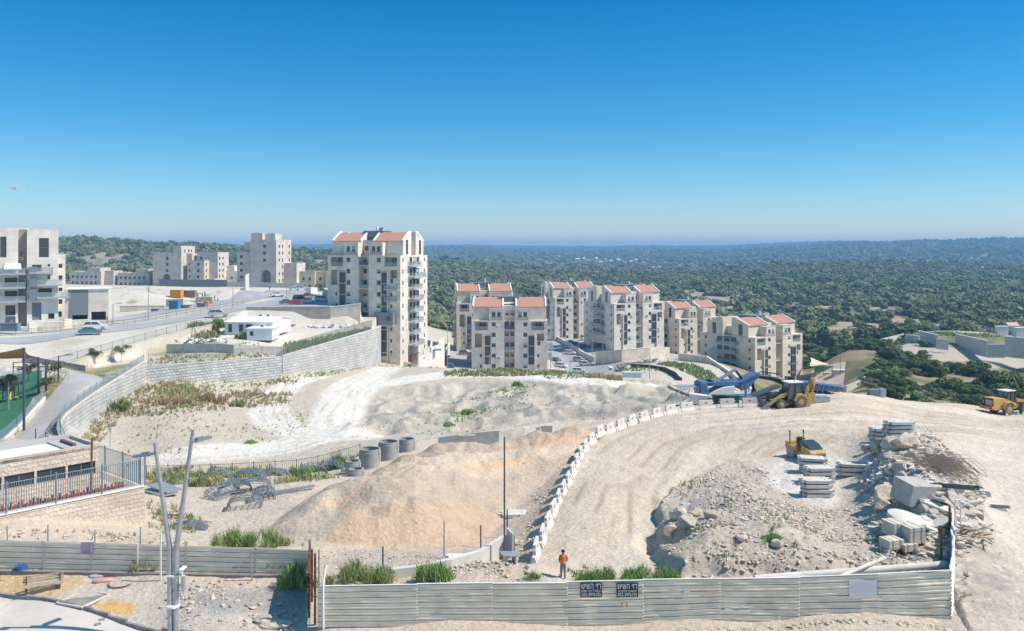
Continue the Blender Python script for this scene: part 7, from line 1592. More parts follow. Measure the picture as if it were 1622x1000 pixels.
# round concrete wall at the end of the dusty yard
q = [P(1283, 634, 262), P(1310, 623, 262), P(1340, 612, 262), P(1360, 604, 268), P(1370, 598, 276), P(1369, 592, 292), P(1352, 589, 310), P(1335, 588, 322)]
wall('round_wall', 'tall curved concrete wall at the end of the dusty yard', [(p.x, p.y) for p in q], [p.z for p in q], [p.z - 7 for p in q], .5, CONC_W, cap=CREAM)
railing('yard_railing', 'dark railing along the curved concrete wall', [p + Vector((0, .2, .1)) for p in q], 1.2, STEEL_D, 4, panelmat=mat('rail_bars', (.2, .23, .26), .6, alpha=.22))
# yard with shade sail, green fence
def sail(name, label, pts, m, posts=(), pm=STEEL_D, pr=.12):
    V = [Vector(p) for p in pts]; c = sum(V, Vector()) / len(V) - Vector((0, 0, .5)); o = V[0].copy(); mb = MB(); n = len(V); k = 4
    for i in range(n):
        a, b = V[i], V[(i + 1) % n]; prev = None
        for j in range(k + 1):
            e = a.lerp(b, j / k); e = e.lerp(c, .12 * math.sin(math.pi * j / k)); e.z -= .15 * math.sin(math.pi * j / k)
            if prev is not None: mb.add([prev - o, e - o, c - o, prev - o + Vector((0, 0, -.03)), e - o + Vector((0, 0, -.03)), c - o + Vector((0, 0, -.03))], [(0, 1, 2), (5, 4, 3), (0, 3, 4, 1)])
            prev = e
    root = thing(name, label, 'shade sail', o); mb.build('canvas', [m], root, smooth=True)
    for p in posts:
        p = Vector(p); z = g1(p.x, p.y); m2 = MB(); m2.tube((p.x - o.x, p.y - o.y, z - o.z - .3), (p.x - o.x, p.y - o.y, p.z - o.z), pr, n=10); m2.build('post', [pm], root)
    return root
OCH = mat('ochre_canvas', (.36, .22, .09), .85); CRM = mat('cream_canvas', (.62, .52, .40), .85)
sail('shade_sail', 'cream shade sail over the play yard behind the rightmost red roofed house', [P(1284, 566, 330), P(1314, 577, 322), P(1306, 578, 312), P(1283, 577, 312)], CRM, [P(1314, 577, 322)])
sail('shade_sail', 'small cream shade sail at the left of the play yard', [P(1283, 574, 316), P(1300, 578, 312), P(1283, 580, 306)], CRM)
q = [P(1290, 588, 318), P(1322, 588, 318)]; mb = MB(); mb.box(0, 7.5, 0, .05, 0, 2.0); g = q[0]; tag(mb.build('green_screen', [mat('green_screen', (.08, .28, .16), .7)], None, loc=(g.x, g.y, g1(g.x, g.y) + 1.5)), 'green screen fence of the play yard', 'screen')
for i, (px, h) in enumerate(((1318, 5), (1331, 6.5), (1340, 4))): g = P(px, 600, 305); pole('lamp_pole', ('thin dark pole of the play yard, left one', 'tall thin dark pole of the play yard, middle', 'thin dark pole of the play yard, right one')[i], (g.x, g.y, g1(g.x, g.y)), h, .09, STEEL_D)
for i, (px, py, D, w, h, lab) in enumerate(((1305, 601, 312, 10, 1.2, 'low concrete kerb wall in front of the play yard'), (1322, 596, 306, 4, 2.2, 'pale cube shaped hut in the play yard corner'))):
    g = P(px, py, D); mb = MB(); mb.box(0, w, 0, 1 if i == 0 else 3, -1, h); mb.box(-.1, w + .1, -.1, (1 if i == 0 else 3) + .1, h + .003, h + .15); tag(mb.build('yard_wall' if i == 0 else 'hut', [CREAM], None, loc=(g.x, g.y, g1(g.x, g.y))), lab, 'wall' if i == 0 else 'hut')
# ------------------------------------------------------------------ walls around the lower houses
def lwall(label, pts, h, m=STONE_W, th=.4, cap=TRIM, low=3):
    q = [Vector(XY(px, D)) for px, D in pts]; zs = [g1(p.x, p.y) for p in q]; wall('yard_wall', label, [(p.x, p.y) for p in q], [z + h for z in zs], [z - low for z in zs], th, m, cap=cap)
lwall('cream yard wall between the sunken street and the shaded forecourt', [(880, 385), (900, 360), (925, 335), (942, 322)], 1.8)
lwall('long cream yard wall below the houses with dark balconies', [(944, 318), (985, 308), (1030, 312), (1060, 322)], 4.2)
lwall('pale stone wall stepping down towards the crusher', [(1075, 318), (1120, 295), (1165, 262), (1194, 248), (1215, 246)], 2.4)
lwall('stone yard wall between the tower and the shaded drive', [(700, 262), (706, 285), (712, 305)], 3.0)
lwall('cream garden wall right of the squarely facing house', [(868, 268), (889, 266), (893, 275)], 2.8)
q = [(687, 232), (697, 236), (707, 246)]
# terraced ramps right of the tower
root = thing('stepped_yard', 'stepped cream garden walls and ramp at the foot of the tower', 'garden walls', P(640, 588, 228)); o = P(640, 588, 228); mb = MB()
for a, b, h, t0 in (((640, 232), (662, 226), 0, 2.0), ((662, 226), (682, 233), 0, 4.2), ((682, 233), (694, 240), 0, 5.5), ((694, 240), (703, 250), 0, 6.5), ((662, 226), (670, 244), 0, 4.2), ((682, 233), (684, 250), 0, 5.6)):
    p, q = Vector(XY(*a)), Vector(XY(*b)); d = (q - p).normalized(); n = Vector((-d.y, d.x)) * .2; mb.prism([((p - n).x - o.x, (p - n).y - o.y), ((q - n).x - o.x, (q - n).y - o.y), ((q + n).x - o.x, (q + n).y - o.y), ((p + n).x - o.x, (p + n).y - o.y)], -3.5, t0)
mb.build('garden_wall', [STONE], root); mb = MB(); mb.extr([(0, .5, 1.2), (5.5, .5, 3.6), (5.5, .5, 3.4), (0, .5, 1.0)], (0, 2, 0)); mb.build('ramp', [CONC], root)
mb = MB(); mb.box(6.5, 9, 6, 8.5, 4.6, 4.8); mb.build('paddling_pool', [mat('pool_blue', (.03, .22, .55), .5)], root)
# rubble and black curved lining on the open ground
q = [P(1000, 578, 262), P(1030, 580, 250), P(1055, 584, 238), P(1072, 592, 226), P(1079, 600, 216)]
wall('black_wall', 'dark curved retaining wall lined with black sheet', [(p.x, p.y) for p in q], [p.z + .3 for p in q], [p.z - 2.6 for p in q], .4, mat('black_sheet', (.06, .06, .07), .8), cap=CREAM)
for i, (px, D, s, lab) in enumerate(((978, 262, 2.6, 'heap of broken concrete beside the sunken street end'), (1031, 292, 3.2, 'heap of grey broken concrete against the long yard wall'), (987, 256, 2.0, 'tipped grey concrete slab heap near the dark curved wall'))):
    x, y = XY(px, D); mb = MB()
    for k in range(26): mb.obox((rs.gauss(0, s * .6), rs.gauss(0, s * .4), abs(rs.gauss(0, s * .25))), (rs.uniform(.6, 2.2), rs.uniform(.4, 1.2), .25), rs.uniform(0, 3), k % 2, rs.uniform(-.7, .7), rs.uniform(-.5, .5))
    tag(mb.build('rubble_heap', [CONC, CONC_D], None, loc=(x, y, g1(x, y))), lab, 'rubble')
x, y = XY(1001, 218); mb = MB(); mb.box(-2.2, 2.2, -1, 1, 0, 1.4, 0)
for k in range(9): mb.box(-2.1 + k * .5, -2.05 + k * .5, -1.05, -1.003, 0, 1.5, 1)
tag(mb.build('pale_tank', [mat('pale_blue_sheet', (.5, .6, .68), .5), WHITE], None, loc=(x, y, g1(x, y))), 'pale blue white crate on the open ground behind the track', 'crate')
# ------------------------------------------------------------------ street lamps
def lamp(px, py_base, py_top, label, arms=1, D=None, m=STEEL, lean=.8):
    g = G(px, py_base) if D is None else Vector((*XY(px, D), 0)); 
    if D is not None: g.z = g1(g.x, g.y)
    h = (CZ - (py_top - HY) / F * g.y) - g.z; root = thing('street_lamp', label, 'street lamp', g, 0, 'slim street lamps'); mb = MB(); mb.tube((0, 0, -.3), (0, 0, h), .12, .07, 10); mb.build('post', [m], root)
    for k in range(arms):
        s = 1 if k == 0 else -1; mb = MB(); mb.path([(0, 0, h * .82 if arms > 1 else h), (s * .6, 0, h + (.1 if arms == 1 else .05)), (s * 1.7, 0, h + .25)], .05, 6); mb.box(*sorted((s * 1.2, s * 2.1)), -.16, .16, h + .2, h + .32, 1); mb.build('arm', [m, LAMPM], root)
for a in ((235, 0, 452, 'double armed street lamp on the median by the garage', 2, 206), (179, 0, 482, 'short street lamp in front of the garage', 1, 200), (369, 0, 442, 'tall double lamp on the median behind the silver car', 2, 232), (409, 0, 430, 'street lamp before the arched block', 2, 395), (459, 0, 428, 'street lamp beside the corner of the arched block', 2, 300), (454, 0, 452, 'slim lamp at the car park edge', 1, 262), (284, 0, 470, 'thin pole on the far pavement near the orange container', 1, 250),
          (709, 0, 518, 'short lamp beside the shaded drive', 1, 262), (775, 0, 562, 'short lamp in front of the squarely facing house', 1, 255), (903, 0, 550, 'slim lamp at the foot of the sunken street', 1, 262), (872, 0, 492, 'curved lamp right of the squarely facing house', 1, 300), (916, 0, 514, 'slim lamp at the cream wall of the sunken street', 1, 330), (938, 0, 520, 'slim lamp at the corner of the cream wall', 1, 322), (1029, 0, 570, 'lamp on the open ground behind the track', 1, 214), (955, 0, 538, 'short lamp above the long yard wall', 1, 305)):
    lamp(a[0], None, a[2], a[3], a[4], a[5], STEEL)
for px, pb, pt, lab in ((92.5, 605, 565, 'path lamp at the grass bend, arm to the right'), (13.5, 650, 606, 'grey lamp inside the playground')): lamp(px, pb, pt, lab, 1, None, STEEL_D if px > 50 else STEEL)
# ------------------------------------------------------------------ playground at the left edge
pg = [XY(-60, 108), XY(0, 109), XY(30, 118), XY(66, 133), XY(66, 139), XY(-60, 137)]
patch('playground_floor', pg, mat('green_rubber', (.045, .17, .10), .85, ns=1.2, amp=.15), .06, 1.0, kind='structure')
q = [P(-60, 700, 100), P(0, 672, 106), P(30, 649, 113), P(70, 628, 124)]; q = [Vector((p.x, p.y, g1(p.x, p.y))) for p in q]
wall('playground_wall', 'low cream wall between the playground and the path', [(p.x, p.y) for p in q], [p.z + .55 for p in q], [p.z - 1 for p in q], .35, CREAM, cap=TRIM)
railing('playground_railing', 'dark green grey railing on the low wall of the playground', [p + Vector((0, .1, .65)) for p in q], 1.2, BLUEFENCE, 2.2, panelmat=MESHP)
sail('shade_sail', 'big ochre shade sail over the playground', [P(-50, 562, 118), P(38, 551, 112), P(61, 566, 128), P(-40, 567, 130)], OCH, [P(38, 551, 112), P(61, 566, 128)], pm=mat('dark_blue_post', (.07, .09, .14), .5), pr=.17)
g = G(73, 620); pole('shade_post', 'dark blue post standing free of the sail at the playground', g, 4.6, .17, mat('dark_blue_post', (.07, .09, .14), .5))
g = G(17, 632); pt_ = thing('play_tower', 'small play tower with a red panel on the green rubber floor', 'play tower', g)
mb = MB(); [mb.box(x, x + .12, y, y + .12, 0, 3.0) for x in (-.9, .78) for y in (-.6, .5)]; mb.build('frame', [STEEL_D], pt_)
mb = MB(); mb.box(-.75, .75, -.62, -.55, 1.2, 2.6); mb.build('panel', [mat('play_red', (.55, .12, .08), .6)], pt_); mb = MB(); mb.lathe([(.42, -.66), (.42, -.63)], (0, 0, 1.9), n=20, axis='Y'); mb.build('disc', [mat('play_orange', (.60, .33, .12), .6)], pt_)
mb = MB(); mb.path([(.5, -.9, 1.1), (.6, -1.3, .3), (.9, -1.5, .1)], .12, 6); mb.box(1.1, 1.6, -1.2, -.9, .3, .45); mb.build('slide', [mat('play_yellow', (.65, .55, .05), .5)], pt_)
mb = MB(); mb.box(0, 5.5, 0, .08, 2.0, 2.12); mb.box(0, 5.5, .3, .38, 1.3, 1.42); [mb.box(x, x + .12, 0, .12, 0, 2.1) for x in (0, 2.7, 5.4)]; g = P(20, 607, 138); tag(mb.build('climbing_bars', [WOODB], None, loc=(g.x, g.y, g1(g.x, g.y))), 'brown timber rail frame at the back of the playground', 'frame')
# bottom-left curb steps by the school end of the path
q = [P(0, 700, 104), P(12, 708, 102), P(40, 716, 101)]; q = [Vector((p.x, p.y, g1(p.x, p.y))) for p in q]
railing('path_railing', 'grey railing at the near end of the path by the school roof', [q[0] + Vector((-6, 3, 0)), q[0], q[1], q[2]], 1.5, BLUEFENCE, 2.0, panelmat=MESHP)
hp = [P(94, 668, 111), P(80, 678, 109), P(72, 692, 107), P(72, 703, 106), P(76, 712, 105)]
mb = MB(); o = Vector((hp[0].x, hp[0].y, g1(hp[0].x, hp[0].y))); pts = [Vector((p.x, p.y, g1(p.x, p.y))) - o for p in hp]
for zz in (.6, 1.0): mb.path([p + Vector((0, 0, zz)) for p in pts], .05, 6)
for p in pts: mb.tube(p, p + Vector((0, 0, 1.0)), .05, n=6)
tag(mb.build('handrail', [STEEL_D], None, loc=o), 'curved double handrail at the end of the block wall', 'handrail')
# ------------------------------------------------------------------ clutter on the berms behind the street
for px, D, w, d, h, c, lab, cat in ((280, 262, 3.2, 2.4, 2.2, mat('container_orange', (.62, .28, .05), .6), 'orange site container on the berm', 'container'), (277, 236, 2.4, 2, 2.2, mat('container_blue', (.08, .22, .36), .6), 'blue portable cabin on the far pavement', 'cabin'), (300, 266, 4, 2, 2, BUCK, 'brown timber stack beside the orange container', 'timber'), (293, 238, 3, 1.5, .8, CONC_D, 'heap of dark junk beside the blue cabin', 'junk'), (246, 232, 2.0, 1, .6, CONC_D, 'small dark crate on the far pavement', 'crate'), (320, 240, 2.2, 1.2, 1.0, GREY, 'green grey bin on the far pavement', 'bin'), (327, 241, 1.0, 1.0, 1.3, OR, 'small orange barrier post by the low walls', 'barrier'), (388, 330, 3, 1.6, 1.3, CONC_W, 'pale block at the curve beside the white wall', 'block')):
    x, y = XY(px, D); mb = MB(); mb.box(-w / 2, w / 2, -d / 2, d / 2, .1, h); mb.box(-w / 2 - .05, w / 2 + .05, -d / 2 - .05, d / 2 + .05, h + .003, h + .08)
    for k in range(int(w / .4)): mb.box(-w / 2 + .1 + k * .4, -w / 2 + .3 + k * .4, -d / 2 - .04, -d / 2 - .003, .2, h - .1)
    tag(mb.build('site_' + cat, [c], None, loc=(x, y, g1(x, y))), lab, cat)
g = Vector((*XY(318, 258), 0)); g.z = g1(g.x, g.y); fk = thing('forklift', 'small red forklift truck on the berm beside the timber stack', 'forklift', g, R(10)); [wheel(fk, x, y, .45, .3, YEL) for x in (-.9, .9) for y in (-.6, .6)]
mb = MB(); mb.box(-1.3, .6, -.6, .6, .5, 1.5); mb.build('body', [mat('fork_red', (.45, .05, .04), .5)], fk, bevel=.08); mb = MB(); [mb.box(x, x + .1, y, y + .1, 1.5, 2.5) for x in (-.9, .4) for y in (-.5, .4)]; mb.box(-1, .6, -.6, .6, 2.5, 2.6); mb.box(1.1, 1.25, -.4, -.3, .1, 3.2); mb.box(1.1, 1.25, .3, .4, .1, 3.2); mb.box(1.2, 2.4, -.4, -.25, .15, .22); mb.box(1.2, 2.4, .25, .4, .15, .22); mb.build('mast', [BLACK], fk)
for i, (a, b, hh) in enumerate(((263, 290, 2.0), (310, 336, 2.0), (312, 330, 1.0), (190, 260, 1.6))):
    D = (246, 252, 243, 236)[i]; pa, pb = XY(a, D), XY(b, D + 2); z = g1(*pa); wall('site_wall', ('cream framed dark panel wall left on the far pavement', 'cream framed dark panel wall right on the far pavement', 'low panel wall beside the orange post', 'long low cream wall along the far carriageway')[i], [pa, pb], [z + hh] * 2, [z - 1] * 2, .3, (CONC_D, CONC_D, CONC_D, CREAM)[i], cap=CREAM)
wx = XY(392, 330); wall('gate_wall', 'white curved gate wall at the bend of the far carriageway', [XY(388, 318), XY(394, 322)], [g1(*wx) + 6.5, g1(*wx) + 7], [g1(*wx) - 1] * 2, .4, CONC_W)
wp = [XY(360, 385), XY(480, 380)]; wall('garden_wall', 'low grey green fence wall before the arched blocks', wp, [g1(*p) + 2.2 for p in wp], [g1(*p) - 1 for p in wp], .2, CONC)
wp = [XY(252, 398), XY(360, 392)]; wall('garden_wall', 'dark slatted fence before the left arched block', wp, [g1(*p) + 3.2 for p in wp], [g1(*p) - 1 for p in wp], .2, mat('dark_slats', (.22, .23, .25), .7))
mb = MB(); g = P(322, 536, 183); g.z = g1(g.x, g.y)
for k in range(60): mb.obox((rs.gauss(0, 3.0), rs.gauss(0, 1.2), abs(rs.gauss(.1, .45))), (rs.uniform(.6, 2.2), rs.uniform(.4, 1.2), .08), rs.uniform(0, 3), 0, rs.uniform(-.5, .5), rs.uniform(-.5, .5))
tag(mb.build('rubbish_heap', [WHITE], None, loc=g), 'heap of white boards and rubbish left of the site huts', 'rubbish')
mb = MB(); g = P(505, 526, 214); g.z = g1(g.x, g.y)
for k in range(22): mb.obox((rs.gauss(0, 3.4), rs.gauss(0, .8), abs(rs.gauss(.1, .25))), (rs.uniform(.4, 1.2), rs.uniform(.4, 1.0), .3), rs.uniform(0, 3), k % 2, rs.uniform(-.5, .5), rs.uniform(-.5, .5))
tag(mb.build('rubbish_heap', [WHITE, GREY], None, loc=g), 'scattered bags and scraps at the foot of the grey stone wall', 'rubbish')
# ------------------------------------------------------------------ front pavement clutter
g = G(68, 938); bn = thing('park_bench', 'old wooden slatted bench standing loose on the torn up pavement', 'bench', g, R(24))
for k in range(5): mb = MB(); mb.box(-1.05, 1.05, -.25 + k * .11, -.17 + k * .11, .42, .46); mb.build('slat', [mat('weathered_slat', (.42, .36, .31), .8, ns=5, amp=.2)], bn)
for k in range(3): mb = MB(); mb.box(-1.05, 1.05, .30 + k * .03, .33 + k * .03, .55 + k * .13, .64 + k * .13); mb.build('slat', [mat('weathered_slat', (.42, .36, .31), .8, ns=5, amp=.2)], bn)
for x in (-.9, .82): mb = MB(); mb.box(x, x + .08, -.25, .3, .3, .42); mb.box(x, x + .08, -.2, -.1, 0, .3); mb.box(x, x + .08, .2, .32, 0, .9); mb.build('leg', [RUST], bn)
g = G(34, 908); mb = MB(); mb.lathe([(.24, 0), (.30, .42), (.33, .44), (.33, .48), (.29, .48), (.22, .05), (.01, .05)], n=20); mb.path([(.31, 0, .45), (.1, -.3, .3), (-.31, 0, .45)], .012, 5)
tag(mb.build('bucket', [mat('bucket_blue', (.03, .16, .50), .5)], None, loc=g, smooth=True), 'blue bucket tilted on the pavement near the left wall', 'bucket')
for i, (px, py, m_, sx, sy, rz, lab) in enumerate(((53, 908, 'sack_grey', .7, .4, .2, 'flat grey blue sack beside the blue bucket'), (72, 909, 'sack_blue', .35, .3, 1, 'small crumpled blue sack'), (157, 914, 'sack_grey', .9, .5, .4, 'grey cement sack in the wall shade'), (163, 922, 'sack_red', .9, .4, .3, 'red and white cement sack in front of the grey one'))):
    c = {'sack_grey': (.38, .40, .46), 'sack_blue': (.15, .26, .45), 'sack_red': (.62, .30, .30)}[m_]; mb = MB(); mb.lathe([(.02, -.5), (.14, -.42), (.2, -.2), (.17, 0), (.21, .2), (.13, .42), (.02, .5)], n=10, axis='X'); o = mb.build('sack', [mat(m_, c, .7, ns=3, amp=.2)], None, loc=G(px, py) + Vector((0, 0, .08)), rz=rz, smooth=True); o.scale = (sx * 1.3, sy * 2.6, .7); tag(o, lab, 'sack')
g = G(132, 950); mb = MB()
mb.box(-.95, .95, -1.0, -.92, 0, .1, 0); mb.box(-.95, .95, .92, 1.0, 0, .1, 0); mb.box(-.95, -.87, -.92, .92, 0, .1, 0); mb.box(.87, .95, -.92, .92, 0, .1, 0); mb.box(-.87, .87, -.92, .92, 0, .03, 1)
tag(mb.build('tree_pit_frame', [CONC_W, CONC_D], None, loc=g, rz=-.35), 'square concrete tree pit frame filled with grey gravel', 'tree pit')
mb = MB(); g = G(188, 927)
for k, (r_, z) in enumerate(((.62, .02), (.58, .05), (.66, .07))): mb.path([(r_ * math.cos(t * .35) + .03 * k, r_ * .8 * math.sin(t * .35), z) for t in range(19)], .015, 5)
tag(mb.build('cable_coil', [BLACK], None, loc=g), 'coil of thin black cable on the pavement', 'cable')
mb = MB(); g = G(20, 920); mb.path([(-1.8, .1, .03), (-.9, -.12, .03), (0, .05, .03), (.8, -.1, .03), (1.7, .15, .03)], .015, 5); tag(mb.build('cable', [BLACK], None, loc=g), 'single black cable snaking over the sand left of the bench', 'cable')
for i, (px, py) in enumerate(((161, 984), (155, 991), (168, 978))):
    mb = MB(); mb.obox((0, 0, .06), (.3, .16, .12), .4, 0, 0); tag(mb.build('paving_brick', [CONC_D], None, loc=G(px, py), rz=i * .4, bevel=.01), ('grey paving brick on the road beside the kerb, middle of three', 'grey paving brick on the road, furthest from the kerb', 'grey paving brick on the road, closest to the kerb')[i], 'brick')
rock('boulder', 'pale broken stone slab in the shade beside the cross fence', G(418, 985), (1.6, 1.0, .5), ROCK3, 61); rock('boulder', 'white broken stone at the bottom edge beside the cross fence', G(440, 993), (2.2, 1.0, .5), ROCK, 62)
# ------------------------------------------------------------------ loose stones (uncountable rubble)
def ico():
    import bmesh
    bm = bmesh.new(); bmesh.ops.create_icosphere(bm, subdivisions=1, radius=1); v = np.array([p.co[:] for p in bm.verts]); f = np.array([[q.index for q in p.verts] for p in bm.faces]); bm.free(); return v, f
IV, IF = ico()
def tri_mesh(name, V, Fq, mats, mi=None, n=3):
    me = bpy.data.meshes.new(name); me.vertices.add(len(V)); me.vertices.foreach_set('co', V.astype(np.float32).ravel()); me.loops.add(Fq.size); me.loops.foreach_set('vertex_index', Fq.ravel().astype(np.int32))
    me.polygons.add(len(Fq)); me.polygons.foreach_set('loop_start', np.arange(0, Fq.size, n, dtype=np.int32)); me.polygons.foreach_set('loop_total', np.full(len(Fq), n, np.int32))
    for m in mats: me.materials.append(m)
    me.polygons.foreach_set('use_smooth', np.zeros(len(Fq), bool))
    if mi is not None: me.polygons.foreach_set('material_index', mi.astype(np.int32))
    me.update(calc_edges=True); return me
CV = np.array([(x, y, z) for z in (-.8, .8) for y in (-.6, .6) for x in (-1, 1)]); CF = np.array([(0, 2, 3), (0, 3, 1), (4, 5, 7), (4, 7, 6), (0, 1, 5), (0, 5, 4), (1, 3, 7), (1, 7, 5), (3, 2, 6), (3, 6, 7), (2, 0, 4), (2, 4, 6)])
def stones(name, label, groups, seed, IV=IV, IF=IF, mats=None):
    r = np.random.RandomState(seed); VV = []; MM = []
    for (poly, n, s0, s1, w) in groups:      # poly in world xy
        xs = [p[0] for p in poly]; ys = [p[1] for p in poly]; X = r.uniform(min(xs), max(xs), n * 4); Y = r.uniform(min(ys), max(ys), n * 4); k = sdpoly(X, Y, poly) > 0
        cl = fbm(X / 2.5, Y / 2.5, 3, seed) > r.uniform(-.6, .5, len(X)); k &= cl; X, Y = X[k][:n], Y[k][:n]; n2 = len(X); Z = hz(X, Y, False)
        s = (s0 + (s1 - s0) * r.rand(n2) ** 4.5) * .9; V = IV[None] * (1 + r.uniform(-.5, .4, (n2, len(IV), 1))); V = V * (s[:, None, None] * np.stack([r.uniform(.7, 1.2, n2), r.uniform(.7, 1.2, n2), r.uniform(.4, .8, n2)], 1)[:, None, :])
        a = r.uniform(0, 6.28, n2); c, sn = np.cos(a)[:, None], np.sin(a)[:, None]; V = np.stack([V[..., 0] * c - V[..., 1] * sn, V[..., 0] * sn + V[..., 1] * c, V[..., 2]], -1); V += np.stack([X, Y, Z + s * .15], 1)[:, None, :]; VV.append(V); MM.append(r.choice(3, n2, p=w))
    V = np.concatenate(VV); N = len(V); Fq = (IF[None] + (np.arange(N) * len(IV))[:, None, None]).reshape(-1, 3); mi = np.repeat(np.concatenate(MM), len(IF))
    return tag(link(name, tri_mesh(name, V.reshape(-1, 3), Fq, mats or [ROCK, ROCK3, ROCK2], mi)), label, 'stones', kind='stuff')
RGP = [XY(1400, 92), XY(1370, 72), XY(1370, 62), XY(1400, 54), XY(1500, 50.5), XY(1520, 54), XY(1560, 60), XY(1560, 72), XY(1500, 84), XY(1470, 92)]
stones('rubble', 'loose limestone rubble on the gravel bank and the debris ridge', [
    (RUBBLE, 5200, .03, .20, (.6, .3, .1)), (RGP, 3000, .04, .36, (.5, .4, .1)), ([XY(1180, 74), XY(1290, 66), XY(1380, 64), XY(1420, 60), XY(1430, 52), XY(1250, 51), XY(1100, 51), XY(1090, 60)], 3500, .03, .22, (.6, .3, .1)),
    ([XY(500, 51), XY(840, 51.5), XY(830, 58), XY(600, 60), XY(500, 58)], 1500, .02, .12, (.7, .2, .1)), ([XY(740, 58), XY(840, 56), XY(880, 80), XY(850, 80), XY(800, 64)], 700, .03, .22, (.7, .2, .1)),
    ([XY(700, 53), XY(840, 53), XY(830, 57), XY(720, 57)], 900, .03, .2, (.8, .2, .0)), ([XY(0, 57), XY(230, 61), XY(420, 56), XY(480, 53), XY(0, 54.3)], 700, .03, .2, (.6, .3, .1)),
    ([(-19, 46.5), (-11.5, 46.5), (-12, 51.5), (-20, 51.7)], 700, .03, .22, (.4, .6, .0)), ([(-40, 51), (-18, 47.5), (-14, 51), (-40, 52.5)], 350, .015, .06, (.6, .4, 0)), ([XY(1400, 46.5), XY(1640, 46.5), XY(1640, 60), XY(1520, 60), XY(1515, 48)], 350, .02, .10, (.7, .3, 0)),
    ([XY(1080, 46), XY(1500, 46), XY(1500, 46.6), XY(1080, 46.4)], 260, .03, .18, (.4, .6, 0)), ([XY(230, 100), XY(600, 104), XY(900, 116), XY(1050, 126), XY(1000, 150), XY(600, 150), XY(250, 140)], 900, .04, .16, (.7, .3, 0)), ([XY(120, 112), XY(250, 104), XY(420, 120), XY(400, 150), XY(240, 148)], 700, .04, .18, (.7, .3, 0)),
    ([XY(850, 58), XY(1040, 57), XY(1300, 100), XY(1600, 100), XY(1600, 112), XY(1000, 105), XY(930, 84)], 1400, .015, .07, (.6, .4, 0)), ([(-14, 62), (-3, 61), (4, 78), (8, 90), (-8, 92), (-15, 80)], 1200, .015, .08, (.4, .2, .4)),
], 5)
stones('broken_concrete', 'broken concrete chunks and scraps strewn over the debris ridge', [(RGP, 1300, .06, .5, (.3, .45, .25)), (RUBBLE, 400, .05, .2, (.4, .4, .2)), ([XY(1360, 72), XY(1400, 60), XY(1420, 52), XY(1500, 51), XY(1490, 60), XY(1440, 72)], 700, .06, .45, (.3, .45, .25))], 8, CV, CF, [CONC_W, CONC, ROCK2])
# ------------------------------------------------------------------ grass and weeds
GRN = mat('fresh_weed', (.25, .40, .12), .8, spec=.1); GR2 = mat('dull_weed', (.23, .27, .12), .85, spec=.1); DRY = mat('dry_weed', (.50, .40, .23), .9, spec=.1); BRN = mat('brown_weed', (.36, .25, .15), .9, spec=.1)
def blades(name, label, groups, seed, cat='weeds', kind='stuff'):
    r = np.random.RandomState(seed); VV = []; MM = []
    for (poly, n, h0, h1, w, cl, wd) in groups:    # poly in photograph-derived world xy
        xs = [p[0] for p in poly]; ys = [p[1] for p in poly]; X = r.uniform(min(xs), max(xs), n * 3); Y = r.uniform(min(ys), max(ys), n * 3); k = sdpoly(X, Y, poly) > 0
        if cl: k &= fbm(X / cl, Y / cl, 3, seed + 3) > r.uniform(-.25, .45, len(X))
        n = int(n * .5); X, Y = X[k][:n], Y[k][:n]; m = len(X); wd = wd * .8
        if not m: continue
        nb = 9; hh = (h0 + (h1 - h0) * r.rand(m) ** 2) * .75; mt = r.choice(4, m, p=w); X = np.repeat(X, nb) + r.normal(0, .12, m * nb) * np.repeat(hh, nb) * 1.4; Y = np.repeat(Y, nb) + r.normal(0, .12, m * nb) * np.repeat(hh, nb) * 1.4; H = np.repeat(hh, nb) * r.uniform(.5, 1.1, m * nb); Z = hz(X, Y, False) - .04
        a = r.uniform(0, 6.28, m * nb); lean = r.uniform(.05, .55, m * nb) * H; la = r.uniform(0, 6.28, m * nb); wv = wd * r.uniform(.6, 1.4, m * nb) * (.5 + H)
        A = np.stack([X - np.cos(a) * wv, Y - np.sin(a) * wv, Z], 1); B = np.stack([X + np.cos(a) * wv, Y + np.sin(a) * wv, Z], 1); M_ = np.stack([X + np.cos(la) * lean * .35 + np.cos(a) * wv * .9, Y + np.sin(la) * lean * .35 + np.sin(a) * wv * .9, Z + H * .6], 1); T_ = np.stack([X + np.cos(la) * lean, Y + np.sin(la) * lean, Z + H], 1)
        VV.append(np.stack([A, B, M_, T_], 1)); MM.append(np.repeat(mt, nb))
    V = np.concatenate(VV); N = len(V); Fq = np.arange(N * 4).reshape(N, 4)
    return tag(link(name, tri_mesh(name, V.reshape(-1, 3), Fq, [GRN, GR2, DRY, BRN], np.concatenate(MM), 4)), label, cat, kind=kind)
def PX(*a):     # polygon given by photo pixels on the ground
    return [(lambda g: (g.x, g.y))(G(px, py)) for px, py in a]
